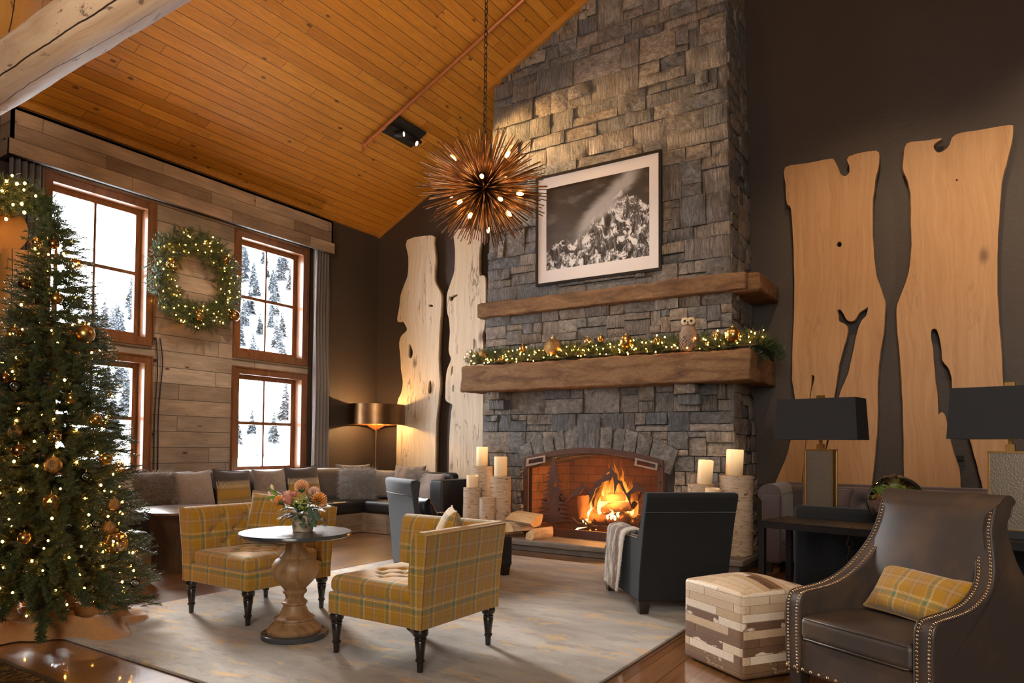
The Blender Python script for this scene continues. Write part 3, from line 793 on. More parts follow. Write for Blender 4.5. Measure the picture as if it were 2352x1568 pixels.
# ------------------------------------------------------------------ the room
def struct(o): o['kind'] = 'structure'; return o
X1, YB = 5.6, -4.2
g = G(); g.box(XW - .25, X1, YB, YW + .2, -.2, 0); struct(g.build('floor', M['floor'], smooth=0))
CW = (( 3.64, 4.94), (6.09, 7.40))     # casing extents along the window wall
CZ = ((.80, 2.385), (2.505, 4.32))
def pierced(x0, x1, ya, yb, za, zb, holes):
    """boxes that fill a rectangle in Y-Z except the holes (given as (y0,y1,z0,z1))"""
    g = G()
    ys = sorted({ya, yb, *[h[0] for h in holes], *[h[1] for h in holes]}); zs = sorted({za, zb, *[h[2] for h in holes], *[h[3] for h in holes]})
    ys = [y for y in ys if ya <= y <= yb]; zs = [z for z in zs if za <= z <= zb]
    for i in range(len(ys) - 1):
        k = 0
        while k < len(zs) - 1:
            ym = (ys[i] + ys[i + 1]) / 2
            hole = lambda kk: any(h[0] < ym < h[1] and h[2] < (zs[kk] + zs[kk + 1]) / 2 < h[3] for h in holes)
            if hole(k): k += 1; continue
            j = k
            while j + 1 < len(zs) - 1 and not hole(j + 1): j += 1
            g.box(x0, x1, ys[i], ys[i + 1], zs[k], zs[j + 1]); k = j + 1
    return g
HOLES = [(a + .05, b - .05, c + .05, d - .05) for (a, b) in CW for (c, d) in CZ]
struct(pierced(XW - .25, XW, YB, YW + .2, 0, CEIL0 + .0, HOLES).build('wall_left', M['wall'], smooth=0))
struct(pierced(XW, XW + .028, 3.58, 7.44, .0, 4.36, HOLES).build('trim_1', M['clad'], smooth=0))['label'] = 'weathered grey plank cladding between the windows'
# gable wall behind the fireplace, right wall, rear wall
def gable(y0, y1, name):
    g = G(); g.prism([(XW, 0), (X1, 0), (X1, ceil_z(X1)), (RIDGE, ceil_z(RIDGE)), (XW, CEIL0)], y0, y1, 'y'); return struct(g.build(name, M['wall'], smooth=0))
gable(YW, YW + .2, 'wall_back'); gable(YB - .2, YB, 'wall_front')
g = G(); g.box(X1, X1 + .2, YB, YW + .2, 0, ceil_z(X1)); struct(g.build('wall_right', M['wall'], smooth=0))
# sloping ceiling: two boarded slopes
def slope_part(xa, xb):
    g = G(); t = .12
    g.prism([(xa, ceil_z(xa)), (xb, ceil_z(xb)), (xb, ceil_z(xb) + t), (xa, ceil_z(xa) + t)], YB - .2, YW + .2, 'y'); return g
ceil_rot = math.atan(SLOPE)
cg = slope_part(XW - .25, RIDGE); cg2 = slope_part(RIDGE, X1 + .2)
co = cg.build('ceiling', M['ceil'], smooth=0); struct(co)
c2 = cg2.build('ceiling', M['ceil'], smooth=0, parent=co)
# boards where the ceiling meets the walls
def rake(y0, y1, xa, xb, name, hgt=.11):
    g = G(); g.prism([(xa, ceil_z(xa) - hgt), (xb, ceil_z(xb) - hgt), (xb, ceil_z(xb)), (xa, ceil_z(xa))], y0, y1, 'y'); struct(g.build(name, M['trimw'], smooth=0))
def XL(z): return -5.77 + .028 * z
def XR(z): return -2.175 - .024 * z
rake(YW - .03, YW, XW, -5.62, 'trim_2', .07); rake(YW - .03, YW, -2.35, RIDGE, 'trim_3', .07); rake(Y0 - .07, Y0 + .02, -5.66, -2.33, 'trim_4', .10)
g = G(); g.box(XW, XW + .05, YB, YW, CEIL0 - .055, CEIL0 + .02); struct(g.build('trim_5', M['trimw'], smooth=0))

# ------------------------------------------------------------------ windows
def window(n, ya, yb, za, zb):
    root = bpy.data.objects.new('window_%d' % n, None); COL.objects.link(root); root.location = (XW, (ya + yb) / 2, za); struct(root)
    root['label'] = ['tall lower window beside the lit fir', 'upper window beside the lit fir', 'lower window nearest the curtain', 'upper window nearest the curtain'][n - 1]
    hy = (yb - ya) / 2; H = zb - za
    g = G(); w_ = .105
    def ring(x0, x1, o, i):
        g.box(x0, x1, -hy + o, -hy + i, o, H - o); g.box(x0, x1, hy - i, hy - o, o, H - o)
        g.box(x0, x1, -hy + i, hy - i, o, i); g.box(x0, x1, -hy + i, hy - i, H - i, H - o)
    ring(.0, .06, 0, w_); ring(.06, .075, .0, .018)
    g.build('casing', M['win'], root, smooth=0)
    g = G(); ring(-.22, .0, .052, .095); ring(-.17, -.14, .095, .115); g.build('jamb', M['win'], root, smooth=0)
    g = G(); ring(-.155, -.105, .095, .165); g.box(-.155, -.105, -hy + .165, hy - .165, H / 2 - .022, H / 2 + .022); g.build('sash', M['win'], root, smooth=0)
    g = G(); g.box(-.145, -.115, -.014, .014, .165, H - .165); g.build('muntin', M['win'], root, smooth=0)
    g = G(); g.box(-.133, -.128, -hy + .16, hy - .16, .16, H - .16); g.build('glass', M['pane'], root, smooth=0)
n = 1
for (a, b) in CW:
    for (c, d) in CZ:
        window(n, a, b, c, d); n += 1

# ------------------------------------------------------------------ pelmet and curtains
VX, VA, VB, VZ0, VZ1 = -8.35, 3.23, 7.66, 4.285, 4.80
t = thing('pelmet', 'long barnwood pelmet box over the snowy windows', 'pelmet', (XW, VA, VZ0))
g = G(); L = VB - VA; d = VX - XW; h = VZ1 - VZ0; w0 = .034
g.box(d - .03, d, 0, L, .17, h); g.box(w0, d, 0, .03, .17, h); g.box(w0, d, L - .03, L, .17, h); g.box(w0, d, 0, L, h - .03, h)
g.build('upper_board', M['val'], t, smooth=0)
g = G(); g.box(d - .03, d + .02, -.02, L + .02, 0, .168); g.box(w0, d, -.02, .03, 0, .168); g.box(w0, d, L - .03, L + .02, 0, .168); g.build('lower_board', M['val'], t, smooth=0)
def curtain(y0, y1, label, splay):
    t = thing('curtain', label, 'curtain', (XW + .16, (y0 + y1) / 2, 0))
    P = []
    nfold = 5; N = 70
    for i in range(N + 1):
        u = i / N; row = []
        for j in range(13):
            z = 4.45 * (1 - j / 12); sp = 1 + splay * (j / 12) ** 1.5
            y = (u - .5) * (y1 - y0) * sp + (splay * .18 * (j / 12) ** 1.4)
            x = .055 * math.sin(u * nfold * 2 * PI + .25 * math.sin(j * .5)) + .012 * math.sin(u * 31 + j)
            row.append((x, y, z + .01))
        P.append(row)
    g = G(); g.grid(P); o = g.build('drape', M['curtain'], t, smooth=180, recalc=False)
    s = o.modifiers.new('thickness', 'SOLIDIFY'); s.thickness = .006
    g = G(); g.tube([(0, (y0 - y1) / 2 - .05, 4.47), (0, (y1 - y0) / 2 + .05, 4.47)], .014, 10); g.build('curtain_rod', M['iron'], t)
curtain(7.42, 7.70, 'taupe curtain drawn to the fireplace end of the pelmet', .38)
curtain(3.27, 3.60, 'taupe curtain at the end of the pelmet above the lit fir', .1)
# cords on the casing
def cord(name, pts, label, r=.007):
    g = G(); g.tube(catmull(pts, 5), r, 6); return tag(g.build(name, M['black'], smooth=180), label, 'cable')
cx = XW + .05
cord('cable', [(cx, 4.985, 2.58), (cx + .012, 5.00, 2.2), (cx, 4.985, 1.6), (cx, 4.99, .95)], 'dark cable hanging close beside the lower window casing')
cord('cable', [(cx, 5.03, 2.62), (cx + .02, 5.06, 2.3), (cx, 5.035, 1.7), (cx, 5.04, .95)], 'dark cable hanging loosest on the barnwood, nearer the wreath')
for (yy, zz, wh) in ((4.95, 2.60, 'beneath the upper casing corner'), (4.955, 2.33, 'at the top corner of the lower casing'), (4.955, 1.40, 'midway down the lower casing')):
    g = G(); g.box(XW + .03, XW + .075, yy - .02, yy + .025, zz - .018, zz + .018); tag(g.build('cable_clip', M['black'], smooth=0), 'small black cable clip ' + wh, 'clip')

# ------------------------------------------------------------------ outside
def snow_h(x, y):
    d = -x - 64
    if d < 0: return -.25
    b = y / -x
    s = max(.02, min(.62, .143 + .75 * (b - .434)))
    h = min(1.05, d / 64) ** .85 * s * 128
    h += 2.4 * noise.noise(Vector((x * .035, y * .035, 0))) * min(1, d / 25) + 1.0 * noise.noise(Vector((x * .11, y * .11, 3))) * min(1, d / 15)
    return h - .25
def _snow():
    m = Mt('snow'); n = m.noise(m.coord(), .22, 6, .65, .4); s_ = m.step(n, .62, .70)
    return m.bsdf(m.mix(m.mth('MULTIPLY', s_, .35), (.86, .88, .90), (.30, .315, .34)), .9)
P = [[(x, y, snow_h(x, y)) for y in np.linspace(-40, 190, 140)] for x in list(np.linspace(-9.2, -60, 10)) + list(np.linspace(-62, -134, 60))]
g = G(); g.grid(P); so = g.build('terrain', _snow(), smooth=180, uv=False); struct(so); so['label'] = 'snowy hillside outside the windows'
M['conifer'] = solid('hazed_conifer', (.085, .095, .106), .95, 0, .3, 3, .4)  # distance haze put into the colour: far conifers are paler
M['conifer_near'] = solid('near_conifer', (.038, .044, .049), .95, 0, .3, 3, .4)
M['twig'] = solid('bare_grey_twigs', (.12, .118, .12), .9)
def conifer_mesh(seed, h, r, mat, name='conifer'):
    q = np.random.default_rng(seed); V = []; F = []
    for k in range(300):
        z = h * (.08 + .92 * q.random() ** 1.25); rr = r * (1 - z / h) ** .8 * (.55 + .6 * q.random()) + .05
        a = q.random() * 2 * PI; wd = .10 * r + .14 * rr
        c, s_ = math.cos(a), math.sin(a); b = len(V)
        V += [(c * .05 - s_ * .04, s_ * .05 + c * .04, z + .12 * rr), (c * rr * .6 - s_ * wd, s_ * rr * .6 + c * wd, z - .05 * rr), (c * rr, s_ * rr, z - .32 * rr), (c * rr * .6 + s_ * wd, s_ * rr * .6 - c * wd, z - .05 * rr)]
        F.append((b, b + 1, b + 2, b + 3))
    o = np_obj(name, np.array(V), np.array(F), mat)
    g = G(); g.tube([(0, 0, -.6), (0, 0, h * .9)], [r * .07, .01], 5)
    tr = g.build('trunk', M['twig'], o, uv=False); return o
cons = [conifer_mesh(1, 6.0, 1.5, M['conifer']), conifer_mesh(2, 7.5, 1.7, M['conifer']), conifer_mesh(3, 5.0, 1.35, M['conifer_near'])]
q = np.random.default_rng(12)
used = set(); cnt = 0; tries = 0; spots = []
def put_con(k, x, y, s):
    src = cons[k]
    if k not in used: o = src; used.add(k)
    else: o = copy_tree(src)
    o.location = (x, y, snow_h(x, y) - .1); o.scale = (s, s, s * (.9 + .3 * q.random())); o.rotation_euler = (0, 0, q.random() * 6.3)
    tag(o, 'conifer on the white hillside outside the windows', 'tree', 'conifers on the snowy hillside')
near_ = []
for (px_, py_, X, s) in ((645, 925, -79, .70), (628, 1050, -65, .75), (654, 1045, -67, 1.0), (545, 1040, -65, .6), (577, 1050, -66, .55), (548, 915, -80, .75), (570, 902, -86, .9), (594, 905, -81, .65), (260, 965, -67, .8), (290, 955, -71, .95), (275, 945, -78, .9), (245, 945, -76, .8)):
    p = at_x(px_, py_, X); spots.append((X, p.y, 2.0 * s)); near_.append((X, p.y, s))
while cnt < 190:
    x = -float(q.uniform(74, 128)); y = float(q.uniform(24, 140))
    if noise.noise(Vector((x * .035, y * .035, 7))) < -.02 + .12 * q.random(): continue
    if not (.38 < -y / x < 1.02): continue
    tries += 1
    if tries > 6000: break
    s_ = float(q.uniform(.5, .95)); rr_ = 2.0 * s_
    if any((x - a) ** 2 + (y - b) ** 2 < (rr_ + c_) ** 2 for (a, b, c_) in spots): continue
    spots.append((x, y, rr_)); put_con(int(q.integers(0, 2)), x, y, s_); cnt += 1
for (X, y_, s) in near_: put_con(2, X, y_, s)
# leafless shrubs at the foot of the hill
def shrub(x, y, s, seed):
    q2 = np.random.default_rng(seed); g = G()
    for k in range(26):
        a = q2.random() * 2 * PI; l = s * (.6 + .6 * q2.random()); e = .25 + .5 * q2.random()
        g.tube([(0, 0, 0), (math.cos(a) * l * e * .4, math.sin(a) * l * e * .4, l * .6), (math.cos(a) * l * e, math.sin(a) * l * e, l)], [.03, .02, .006], 3)
    o = g.build('shrub', M['twig'], smooth=0, uv=False, recalc=False); o.location = (x, y, snow_h(x, y) - .05)
    tag(o, 'bare leafless shrub on the snow below the hillside trees', 'shrub', 'bare shrubs outside')
for i, px_ in enumerate((545, 562, 590, 604, 620, 668)):
    p = at_x(px_, 1040, -62.0 - (i % 2) * 1.0); shrub(p.x, p.y, 1.5 + .25 * (i % 3), i)
# ------------------------------------------------------------------ stone fireplace
XC = -3.987
FP = thing('fireplace', 'tall grey stone fireplace and chimney with two brown stone shelves', 'fireplace', (0, 0, 0))
OPW = .93
def arch_z(x): return 1.0 + .20 * max(0.0, 1 - ((x - XC) / .95) ** 2)
g = G()
top = [(XL(6.3), ceil_z(XL(6.3)) - .01), (XR(7.9), ceil_z(XR(7.9)) - .01)]
arc = [(XC + OPW - 2 * OPW * k / 16, arch_z(XC + OPW - 2 * OPW * k / 16)) for k in range(17)]
ins = .03
g.prism([(XL(6.3) + ins, ceil_z(XL(6.3)) - .03), (XL(0) + ins, 1.0)] + [(XC - OPW, 1.0)] + [(x, z) for x, z in reversed(arc)] + [(XC + OPW, 1.0), (XR(0) - ins, 1.0), (XR(7.9) - ins, ceil_z(XR(7.9)) - .03)], Y0 + .015, YW, 'y')
g.box(XL(0) + ins, XC - OPW, Y0 + .015, YW, 0, 1.0); g.box(XC + OPW, XR(0) - ins, Y0 + .015, YW, 0, 1.0)
g.build('mortar', M['mortar'], FP, smooth=0)
# firebox
g = G(); bw = .72; by = 8.78; zf = .135
fb = [(XC - OPW, Y0 + .015), (XC - bw, by), (XC + bw, by), (XC + OPW, Y0 + .015)]
for (a, b) in zip(fb, fb[1:]): g.add([(*a, zf), (*b, zf), (*b, 1.25), (*a, 1.25)], [(0, 1, 2, 3)])
g.add([(*p, zf) for p in fb], [(0, 1, 2, 3)]); g.add([(*p, 1.25) for p in fb], [(0, 1, 2, 3)])
g.build('firebox', M['brick'], FP, smooth=0, recalc=False)

srng = random.Random(21)
def stone_patch(g, c, axis, base, out, proud, seed, back=.05):
    """one cleft stone. c = 4 corners (a,z) ccw; front surface on plane axis=base pushed outwards by `proud`"""
    (p0, p1, p2, p3) = [Vector((q[0], q[1], 0)) for q in c]
    wdt = ((p1 - p0).length + (p2 - p3).length) / 2; hgt = ((p3 - p0).length + (p2 - p1).length) / 2
    nx = max(3, min(9, int(wdt / .05))); nz = max(3, min(9, int(hgt / .05)))
    v = []; f = []
    tilt_x, tilt_z = srng.uniform(-.02, .02), srng.uniform(-.02, .02)
    for i in range(nx + 1):
        for j in range(nz + 1):
            u, w2 = i / nx, j / nz
            q = (p0 * (1 - u) + p1 * u) * (1 - w2) + (p3 * (1 - u) + p2 * u) * w2
            edge = min(u * wdt, (1 - u) * wdt, w2 * hgt, (1 - w2) * hgt)
            rnd = max(0.0, 1 - edge / .018)
            d = proud + tilt_x * (u - .5) + tilt_z * (w2 - .5) + .016 * noise.noise(Vector((q.x * 7 + seed, q.y * 7, seed * 1.7))) + .010 * noise.noise(Vector((q.x * 19, q.y * 19 + seed, 3)))
            d -= .014 * rnd ** 2
            jx = .004 * noise.noise(Vector((q.y * 30, seed, 1))) ; jz = .004 * noise.noise(Vector((q.x * 30, seed, 2)))
            v.append((q.x + jx, q.y + jz, d))
    N = nz + 1
    for i in range(nx):
        for j in range(nz): f.append((i * N + j, (i + 1) * N + j, (i + 1) * N + j + 1, i * N + j + 1))
    rim = [i * N for i in range(nx + 1)] + [nx * N + j for j in range(1, nz + 1)] + [i * N + nz for i in range(nx - 1, -1, -1)] + [j for j in range(nz - 1, 0, -1)]
    b = len(v)
    for r_ in rim: v.append((v[r_][0], v[r_][1], -back))
    n_ = len(rim)
    for k in range(n_): f.append((rim[k], b + k, b + (k + 1) % n_, rim[(k + 1) % n_]))
    if axis == 'y': V = [(a, base - out * d, z) for (a, z, d) in v]
    else: V = [(base + out * d if not callable(base) else base(z) + out * d, a, z) for (a, z, d) in v]
    g.add(V, f)
def layout(x0, x1, z0, z1, rnd, hmin=.10, hmax=.33, wmin=.16, wmax=.62):
    out = []; z = z0
    while z < z1 - .02:
        h = rnd.uniform(hmin, hmax) if rnd.random() < .75 else rnd.uniform(hmax, hmax * 1.35)
        if z1 - z - h < hmin: h = z1 - z
        x = x0
        while x < x1 - .01:
            w_ = rnd.uniform(wmin, wmax) * (.75 + h * 1.3)
            if x1 - x - w_ < wmin * .7: w_ = x1 - x
            r_ = rnd.random()
            if h > .21 and r_ < .42:
                k = rnd.uniform(.34, .66); out += [(x, x + w_, z, z + h * k)]
                if rnd.random() < .55: m_ = rnd.uniform(.3, .7); out += [(x, x + w_ * m_, z + h * k, z + h), (x + w_ * m_, x + w_, z + h * k, z + h)]
                else: out += [(x, x + w_, z + h * k, z + h)]
            elif h > .27 and r_ < .58:
                a, b = rnd.uniform(.25, .4), rnd.uniform(.6, .75); m_ = rnd.uniform(.4, .6)
                out += [(x, x + w_ * m_, z, z + h * a), (x, x + w_ * m_, z + h * a, z + h), (x + w_ * m_, x + w_, z, z + h * b), (x + w_ * m_, x + w_, z + h * b, z + h)]
            else: out.append((x, x + w_, z, z + h))
            x += w_
        z += h
    return out
# arch ring of voussoirs
vb = [-1.03]
for wd in (.19, .16, .14, .15, .18, .29, .16, .15, .16, .16, .30): vb.append(vb[-1] + wd)
vb = [v * 2.06 / (vb[-1] - vb[0]) for v in vb]; vb = [v - (vb[0] + vb[-1]) / 2 for v in vb]
vh = [.34, .36, .33, .36, .39, .45, .36, .37, .36, .34, .33]
PIV = -1.9
def radial(dx, ext):
    bx, bz = XC + dx, 1.0 + .20 * (1 - (dx / .95) ** 2) if abs(dx) < .95 else 1.0 - .42 * (abs(dx) - .95)
    d = Vector((dx, bz - PIV)).normalized(); return (bx + d.x * ext, bz + d.y * ext)
for k in range(11):
    a, b = vb[k] + .007, vb[k + 1] - .007
    g = G(); e0 = .012
    ha, hb = vh[k] + srng.uniform(-.02, .02), vh[k] + srng.uniform(-.02, .02)
    stone_patch(g, [radial(a, e0), radial(b, e0), radial(b, hb), radial(a, ha)], 'y', Y0, 1, .06 + srng.uniform(-.01, .015), k * 3.3, .06)
    g.build('arch_stone', M['vouss'], FP, smooth=50, uv=False, recalc=False)
def ring_z(x):
    dx = x - XC
    if abs(dx) > 1.10: return -1
    k = max(0, min(10, next((i for i in range(11) if vb[i + 1] > dx * .93), 10)))
    return radial(dx * .93, vh[k] + .03)[1]
def blocked(r_):
    x0, x1, z0, z1 = r_
    for i in range(5):
        for j in range(5):
            x = x0 + (x1 - x0) * i / 4; z = z0 + (z1 - z0) * j / 4
            if abs(x - XC) < OPW and z < 1.05: return True
            if abs(x - XC) < 1.0 and z < radial((x - XC) * .96, .16)[1]: return True
            if z > ceil_z(x) - .02: return True
    return False
def place(rects, fn):
    todo = list(rects)
    while todo:
        r_ = todo.pop()
        if fn(r_):
            w_, h = r_[1] - r_[0], r_[3] - r_[2]
            if max(w_, h) < .075: continue
            if w_ > h: m_ = (r_[0] + r_[1]) / 2; todo += [(r_[0], m_, r_[2], r_[3]), (m_, r_[1], r_[2], r_[3])]
            else: m_ = (r_[2] + r_[3]) / 2; todo += [(r_[0], r_[1], r_[2], m_), (r_[0], r_[1], m_, r_[3])]
            continue
        yield r_
def warp(s, z):  # unit band -> leaning chimney width
    return XL(z) + (XR(z) - XL(z)) * s
GAP = .0045
g = G(); W0 = XR(3) - XL(3)
rows = layout(0, W0, .135, 2.10, srng, .09, .24, .13, .5) + layout(0, W0, 2.36, 3.10, srng, .09, .26, .13, .55) + layout(0, W0, 3.26, 8.2, srng, .10, .34, .17, .68)
conv = [(XL(3) + a, XL(3) + b, c, d) for (a, b, c, d) in rows]
for k, (a, b, c, d) in enumerate(place(conv, blocked)):
    z_ = (c + d) / 2; wa = lambda x, z: warp((x - XL(3)) / W0, z)
    stone_patch(g, [(wa(a, c) + GAP, c + GAP), (wa(b, c) - GAP, c + GAP), (wa(b, d) - GAP, d - GAP), (wa(a, d) + GAP, d - GAP)], 'y', Y0, 1, .015 + srng.random() * .04, k * 1.13)
g.build('front_stonework', M['stone'], FP, smooth=50, uv=False, recalc=False)
g = G()
for part_, rows in (('lower', layout(Y0 - .01, YW, .0, 2.10, srng, .10, .26, .14, .45)), ('middle', layout(Y0 - .01, YW, 2.34, 3.10, srng, .1, .26, .14, .45)), ('upper', layout(Y0 - .01, YW, 3.26, 8.2, srng, .12, .34, .16, .5))):
  g = G()
  for k, (a, b, c, d) in enumerate(rows):
    if d > ceil_z(XR(6)) - .02: continue
    stone_patch(g, [(a + GAP, c + GAP), (b - GAP, c + GAP), (b - GAP, d - GAP), (a + GAP, d - GAP)], 'x', XR, 1, .0 + srng.random() * .028, 500 + k * 1.3)
  g.build(part_ + '_side_stonework', M['stone'], FP, smooth=50, uv=False, recalc=False)
g = G()
rows = layout(Y0, YW, .0, 7, srng, .12, .34, .16, .5)
for k, (a, b, c, d) in enumerate(rows):
    if d > ceil_z(XL(6)) - .02: continue
    stone_patch(g, [(a + GAP, c + GAP), (b - GAP, c + GAP), (b - GAP, d - GAP), (a + GAP, d - GAP)], 'x', XL, -1, .0 + srng.random() * .02, 900 + k * 1.3)
g.build('far_side_stonework', M['stone'], FP, smooth=50, uv=False, recalc=False)
# rough shelves
def rough(g, x0, x1, y0, y1, z0, z1, amp=.012, n=(40, 6, 5), r=.02, sd=0):
    def fn(p, nr):
        a = amp * noise.noise(Vector((p.x * 2.2 + sd, p.y * 4, p.z * 4))) + amp * .8 * noise.noise(Vector((p.x * 9 + sd, p.y * 9, p.z * 9))) + amp * .5 * noise.noise(Vector((p.x * 27, p.y * 27, p.z * 27 + sd)))
        return p + nr * a
    g.rbox(x0, x1, y0, y1, z0, z1, r, n, None, fn)
g = G(); rough(g, -5.845, -1.945, 7.72, Y0 + .05, 2.04, 2.385, .016, (90, 8, 8), .022); g.build('mantel_shelf', M['mantel'], FP, smooth=60, uv=False)
g = G(); rough(g, -2.3, -1.955, Y0 + .06, YW - .01, 2.06, 2.35, .013, (8, 18, 6), .02, 5); g.build('mantel_return', M['mantel'], FP, smooth=60, uv=False)
g = G(); rough(g, -5.75, -2.055, 7.945, Y0 + .05, 3.09, 3.285, .016, (80, 5, 5), .022, 9); g.build('upper_ledge', M['mantel'], FP, smooth=60, uv=False)
g = G(); rough(g, -2.35, -1.925, Y0 - .06, YW - .01, 3.09, 3.28, .015, (8, 20, 5), .022, 12); g.build('upper_ledge_return', M['mantel'], FP, smooth=60, uv=False)
for (xa, xb) in ((-5.52, -5.30), (-2.85, -2.60)):
    g = G(); rough(g, xa, xb, 7.86, Y0 + .05, 1.93, 2.05, .01, (5, 5, 4), .015, xa); rough(g, xa + .015, xb + .03, 7.93, Y0 + .05, 1.80, 1.93, .01, (5, 5, 4), .015, xb)
    g.build('corbel', M['stone'], FP, smooth=60, uv=False)
g = G(); rough(g, -6.03, -1.937, 7.41, Y0 + .03, .072, .137, .008, (70, 10, 2), .012, 20); rough(g, -2.25, -1.937, Y0, 8.7, .072, .137, .006, (6, 10, 2), .012, 22)
g.build('hearth_slab', M['hearth'], FP, smooth=60, uv=False)
g = G(); rough(g, -5.98, -1.985, 7.46, Y0 + .03, -.0, .075, .006, (70, 8, 2), .01, 25); rough(g, -2.2, -1.99, Y0, 8.7, 0, .075, .006, (6, 8, 2), .01, 26); g.build('hearth_base', M['hearth'], FP, smooth=60, uv=False)
HZ = .139

# ------------------------------------------------------------------ fire
def log_split(name, label, L_, r, mats, loc, rot, cat='log', wedge=None, seed=0, group=None):
    """a split billet: bark on the round side, pale cleft faces"""
    rnd = random.Random(seed); g = G(); sect = []
    ang0, ang1 = wedge or (0, 2 * PI)
    n_ = 12
    for k in range(n_ + 1): sect.append((ang0 + (ang1 - ang0) * k / n_, r))
    full = wedge is None
    P = []
    NL = 10
    for i in range(NL + 1):
        x = (-.5 + i / NL) * L_; row = []
        for (a, q) in sect:
            rr = q * (1 + .06 * noise.noise(Vector((x * 8 + seed, a * 2, 0))))
            row.append((x + (.01 * noise.noise(Vector((a * 3, seed, 4))) if i in (0, NL) else 0), rr * math.cos(a), rr * math.sin(a)))
        if not full: row.append((x, .012 * noise.noise(Vector((x * 9, seed, 1))), .012 * noise.noise(Vector((x * 9, seed, 2)))))
        P.append(row)
    m_ = len(P[0])
    v = [p for rw in P for p in rw]; f = []; mi = []
    for i in range(NL):
        for k in range(m_):
            k2 = (k + 1) % m_
            f.append((i * m_ + k, i * m_ + k2, (i + 1) * m_ + k2, (i + 1) * m_ + k)); mi.append(0 if (k < n_) else 1)
    f.append(tuple(range(m_))); f.append(tuple(NL * m_ + k for k in range(m_))[::-1]); mi += [1, 1]
    me = mkmesh(name, v, f)
    for p, q in zip(me.polygons, mi): p.material_index = q
    o = finish(me, name, mats, None, 40); o.location = loc; o.rotation_euler = rot
    return tag(o, label, cat, group)
FX, FY = XC + .12, 8.42
ch = [M['char'], M['char']]
log_split('fire_log', 'charred log lying lowest across the fire grate', .85, .075, ch, (FX - .02, FY, .38), (0, .03, .10), seed=1)
log_split('fire_log', 'burning split log laid across the middle of the fire', .62, .085, ch, (FX + .05, FY - .04, .50), (.3, -.12, -.22), wedge=(.3, 3.3), seed=2)
log_split('fire_log', 'burning split log at the top of the fire under the screen peak', .50, .085, ch, (FX + .10, FY + .02, .63), (.5, -.06, .12), wedge=(-.2, 2.9), seed=3)
log_split('fire_log', 'short log end standing up at the top of the flames', .20, .055, ch, (FX + .08, FY + .04, .76), (0, 1.35, .2), seed=4)
log_split('fire_log', 'dark half log standing on end beside the burning logs', .30, .11, ch, (FX - .42, FY - .06, .50), (0, 1.45, 0), wedge=(.2, 3.2), seed=5)
t = thing('fire_grate', 'black iron fire grate under the burning logs', 'grate', (FX, FY, HZ - .004))
for k in range(7):
    x = -.42 + k * .14; g = G()
    g.tube([(x * 1.15, -.24, .24), (x, -.16, .16), (x * .9, .0, .145), (x, .22, .19)], .014, 6); g.build('bar', M['iron'], t)
for y in (-.10, .14):
    g = G(); g.tube([(-.40, y, .135), (.40, y, .135)], .013, 6); g.build('rail', M['iron'], t)
    for x in (-.36, .36):
        g = G(); g.tube([(x, y, .13), (x, y, .0)], .013, 6); g.build('leg', M['iron'], t)
# flames: licking tongues
t = thing('flames', 'bright orange flames rising from the logs', 'fire', (FX, FY, 0)); t['kind'] = 'stuff'
fr = random.Random(5)
def tongue(g, x, y, z0, h, wd):
    path = []; rs = []; ph = fr.random() * 6; N_ = 20
    for i in range(N_ + 1):
        u = i / N_; sw = u * (.4 + u)
        path.append((x + .030 * math.sin(u * 5 + ph) * sw + .014 * math.sin(u * 13 + ph * 2) * sw + .06 * u * u * (.08 - x) / .2, y + .02 * math.cos(u * 6 + ph) * sw, z0 + h * u))
        rs.append(max(.0015, wd * math.sin(PI * min(1.0, .02 + u ** .62 * .98)) ** .9 * (1 - .35 * u)))
    g.tube(path, rs, 12)
core, soft = G(), G()
for (x, y, z0, h, wd) in ((-.16, -.06, .40, .44, .040), (-.11, -.03, .42, .66, .062), (-.05, .02, .46, .60, .050), (.015, .05, .50, .62, .055), (.09, .05, .52, .52, .045), (.16, .02, .50, .44, .042), (.22, -.02, .46, .46, .040), (.28, -.03, .43, .30, .030), (-.34, -.10, .28, .30, .020), (-.375, -.11, .30, .22, .016), (.03, -.12, .37, .14, .022), (.08, -.12, .36, .10, .018), (-.02, -.12, .37, .09, .016), (-.47, -.16, .17, .085, .020), (.12, -.10, .40, .12, .018)): tongue(core, x, y, z0, h, wd)
for (x, y, z0, h, wd) in ((-.20, .02, .36, .62, .085), (-.10, .04, .40, .86, .11), (.0, .08, .44, .88, .12), (.10, .08, .46, .74, .11), (.20, .05, .42, .62, .09), (.29, .0, .38, .48, .07), (-.33, -.06, .26, .46, .055)): tongue(soft, x, y, z0, h, wd)
core.build('flame_core', M['flame'], t, smooth=180, uv=False)
soft.build('flame_veil', M['flame_soft'], t, smooth=180, uv=False)
g = G()
for k in range(11):
    p = Vector((fr.uniform(-.36, .36), fr.uniform(-.12, .12), fr.uniform(.16, .22)))
    g.lathe([(.003, -.008), (.016, 0), (.004, .010)], 6, Matrix.Translation(p))
g.build('embers', M['emberglow'], t, uv=False)
point('fire_glow', (FX + .02, FY - .12, .66), 75, (1, .40, .09), .14)
point('fire_glow_low', (FX - .2, FY - .2, .40), 18, (1, .36, .07), .12)

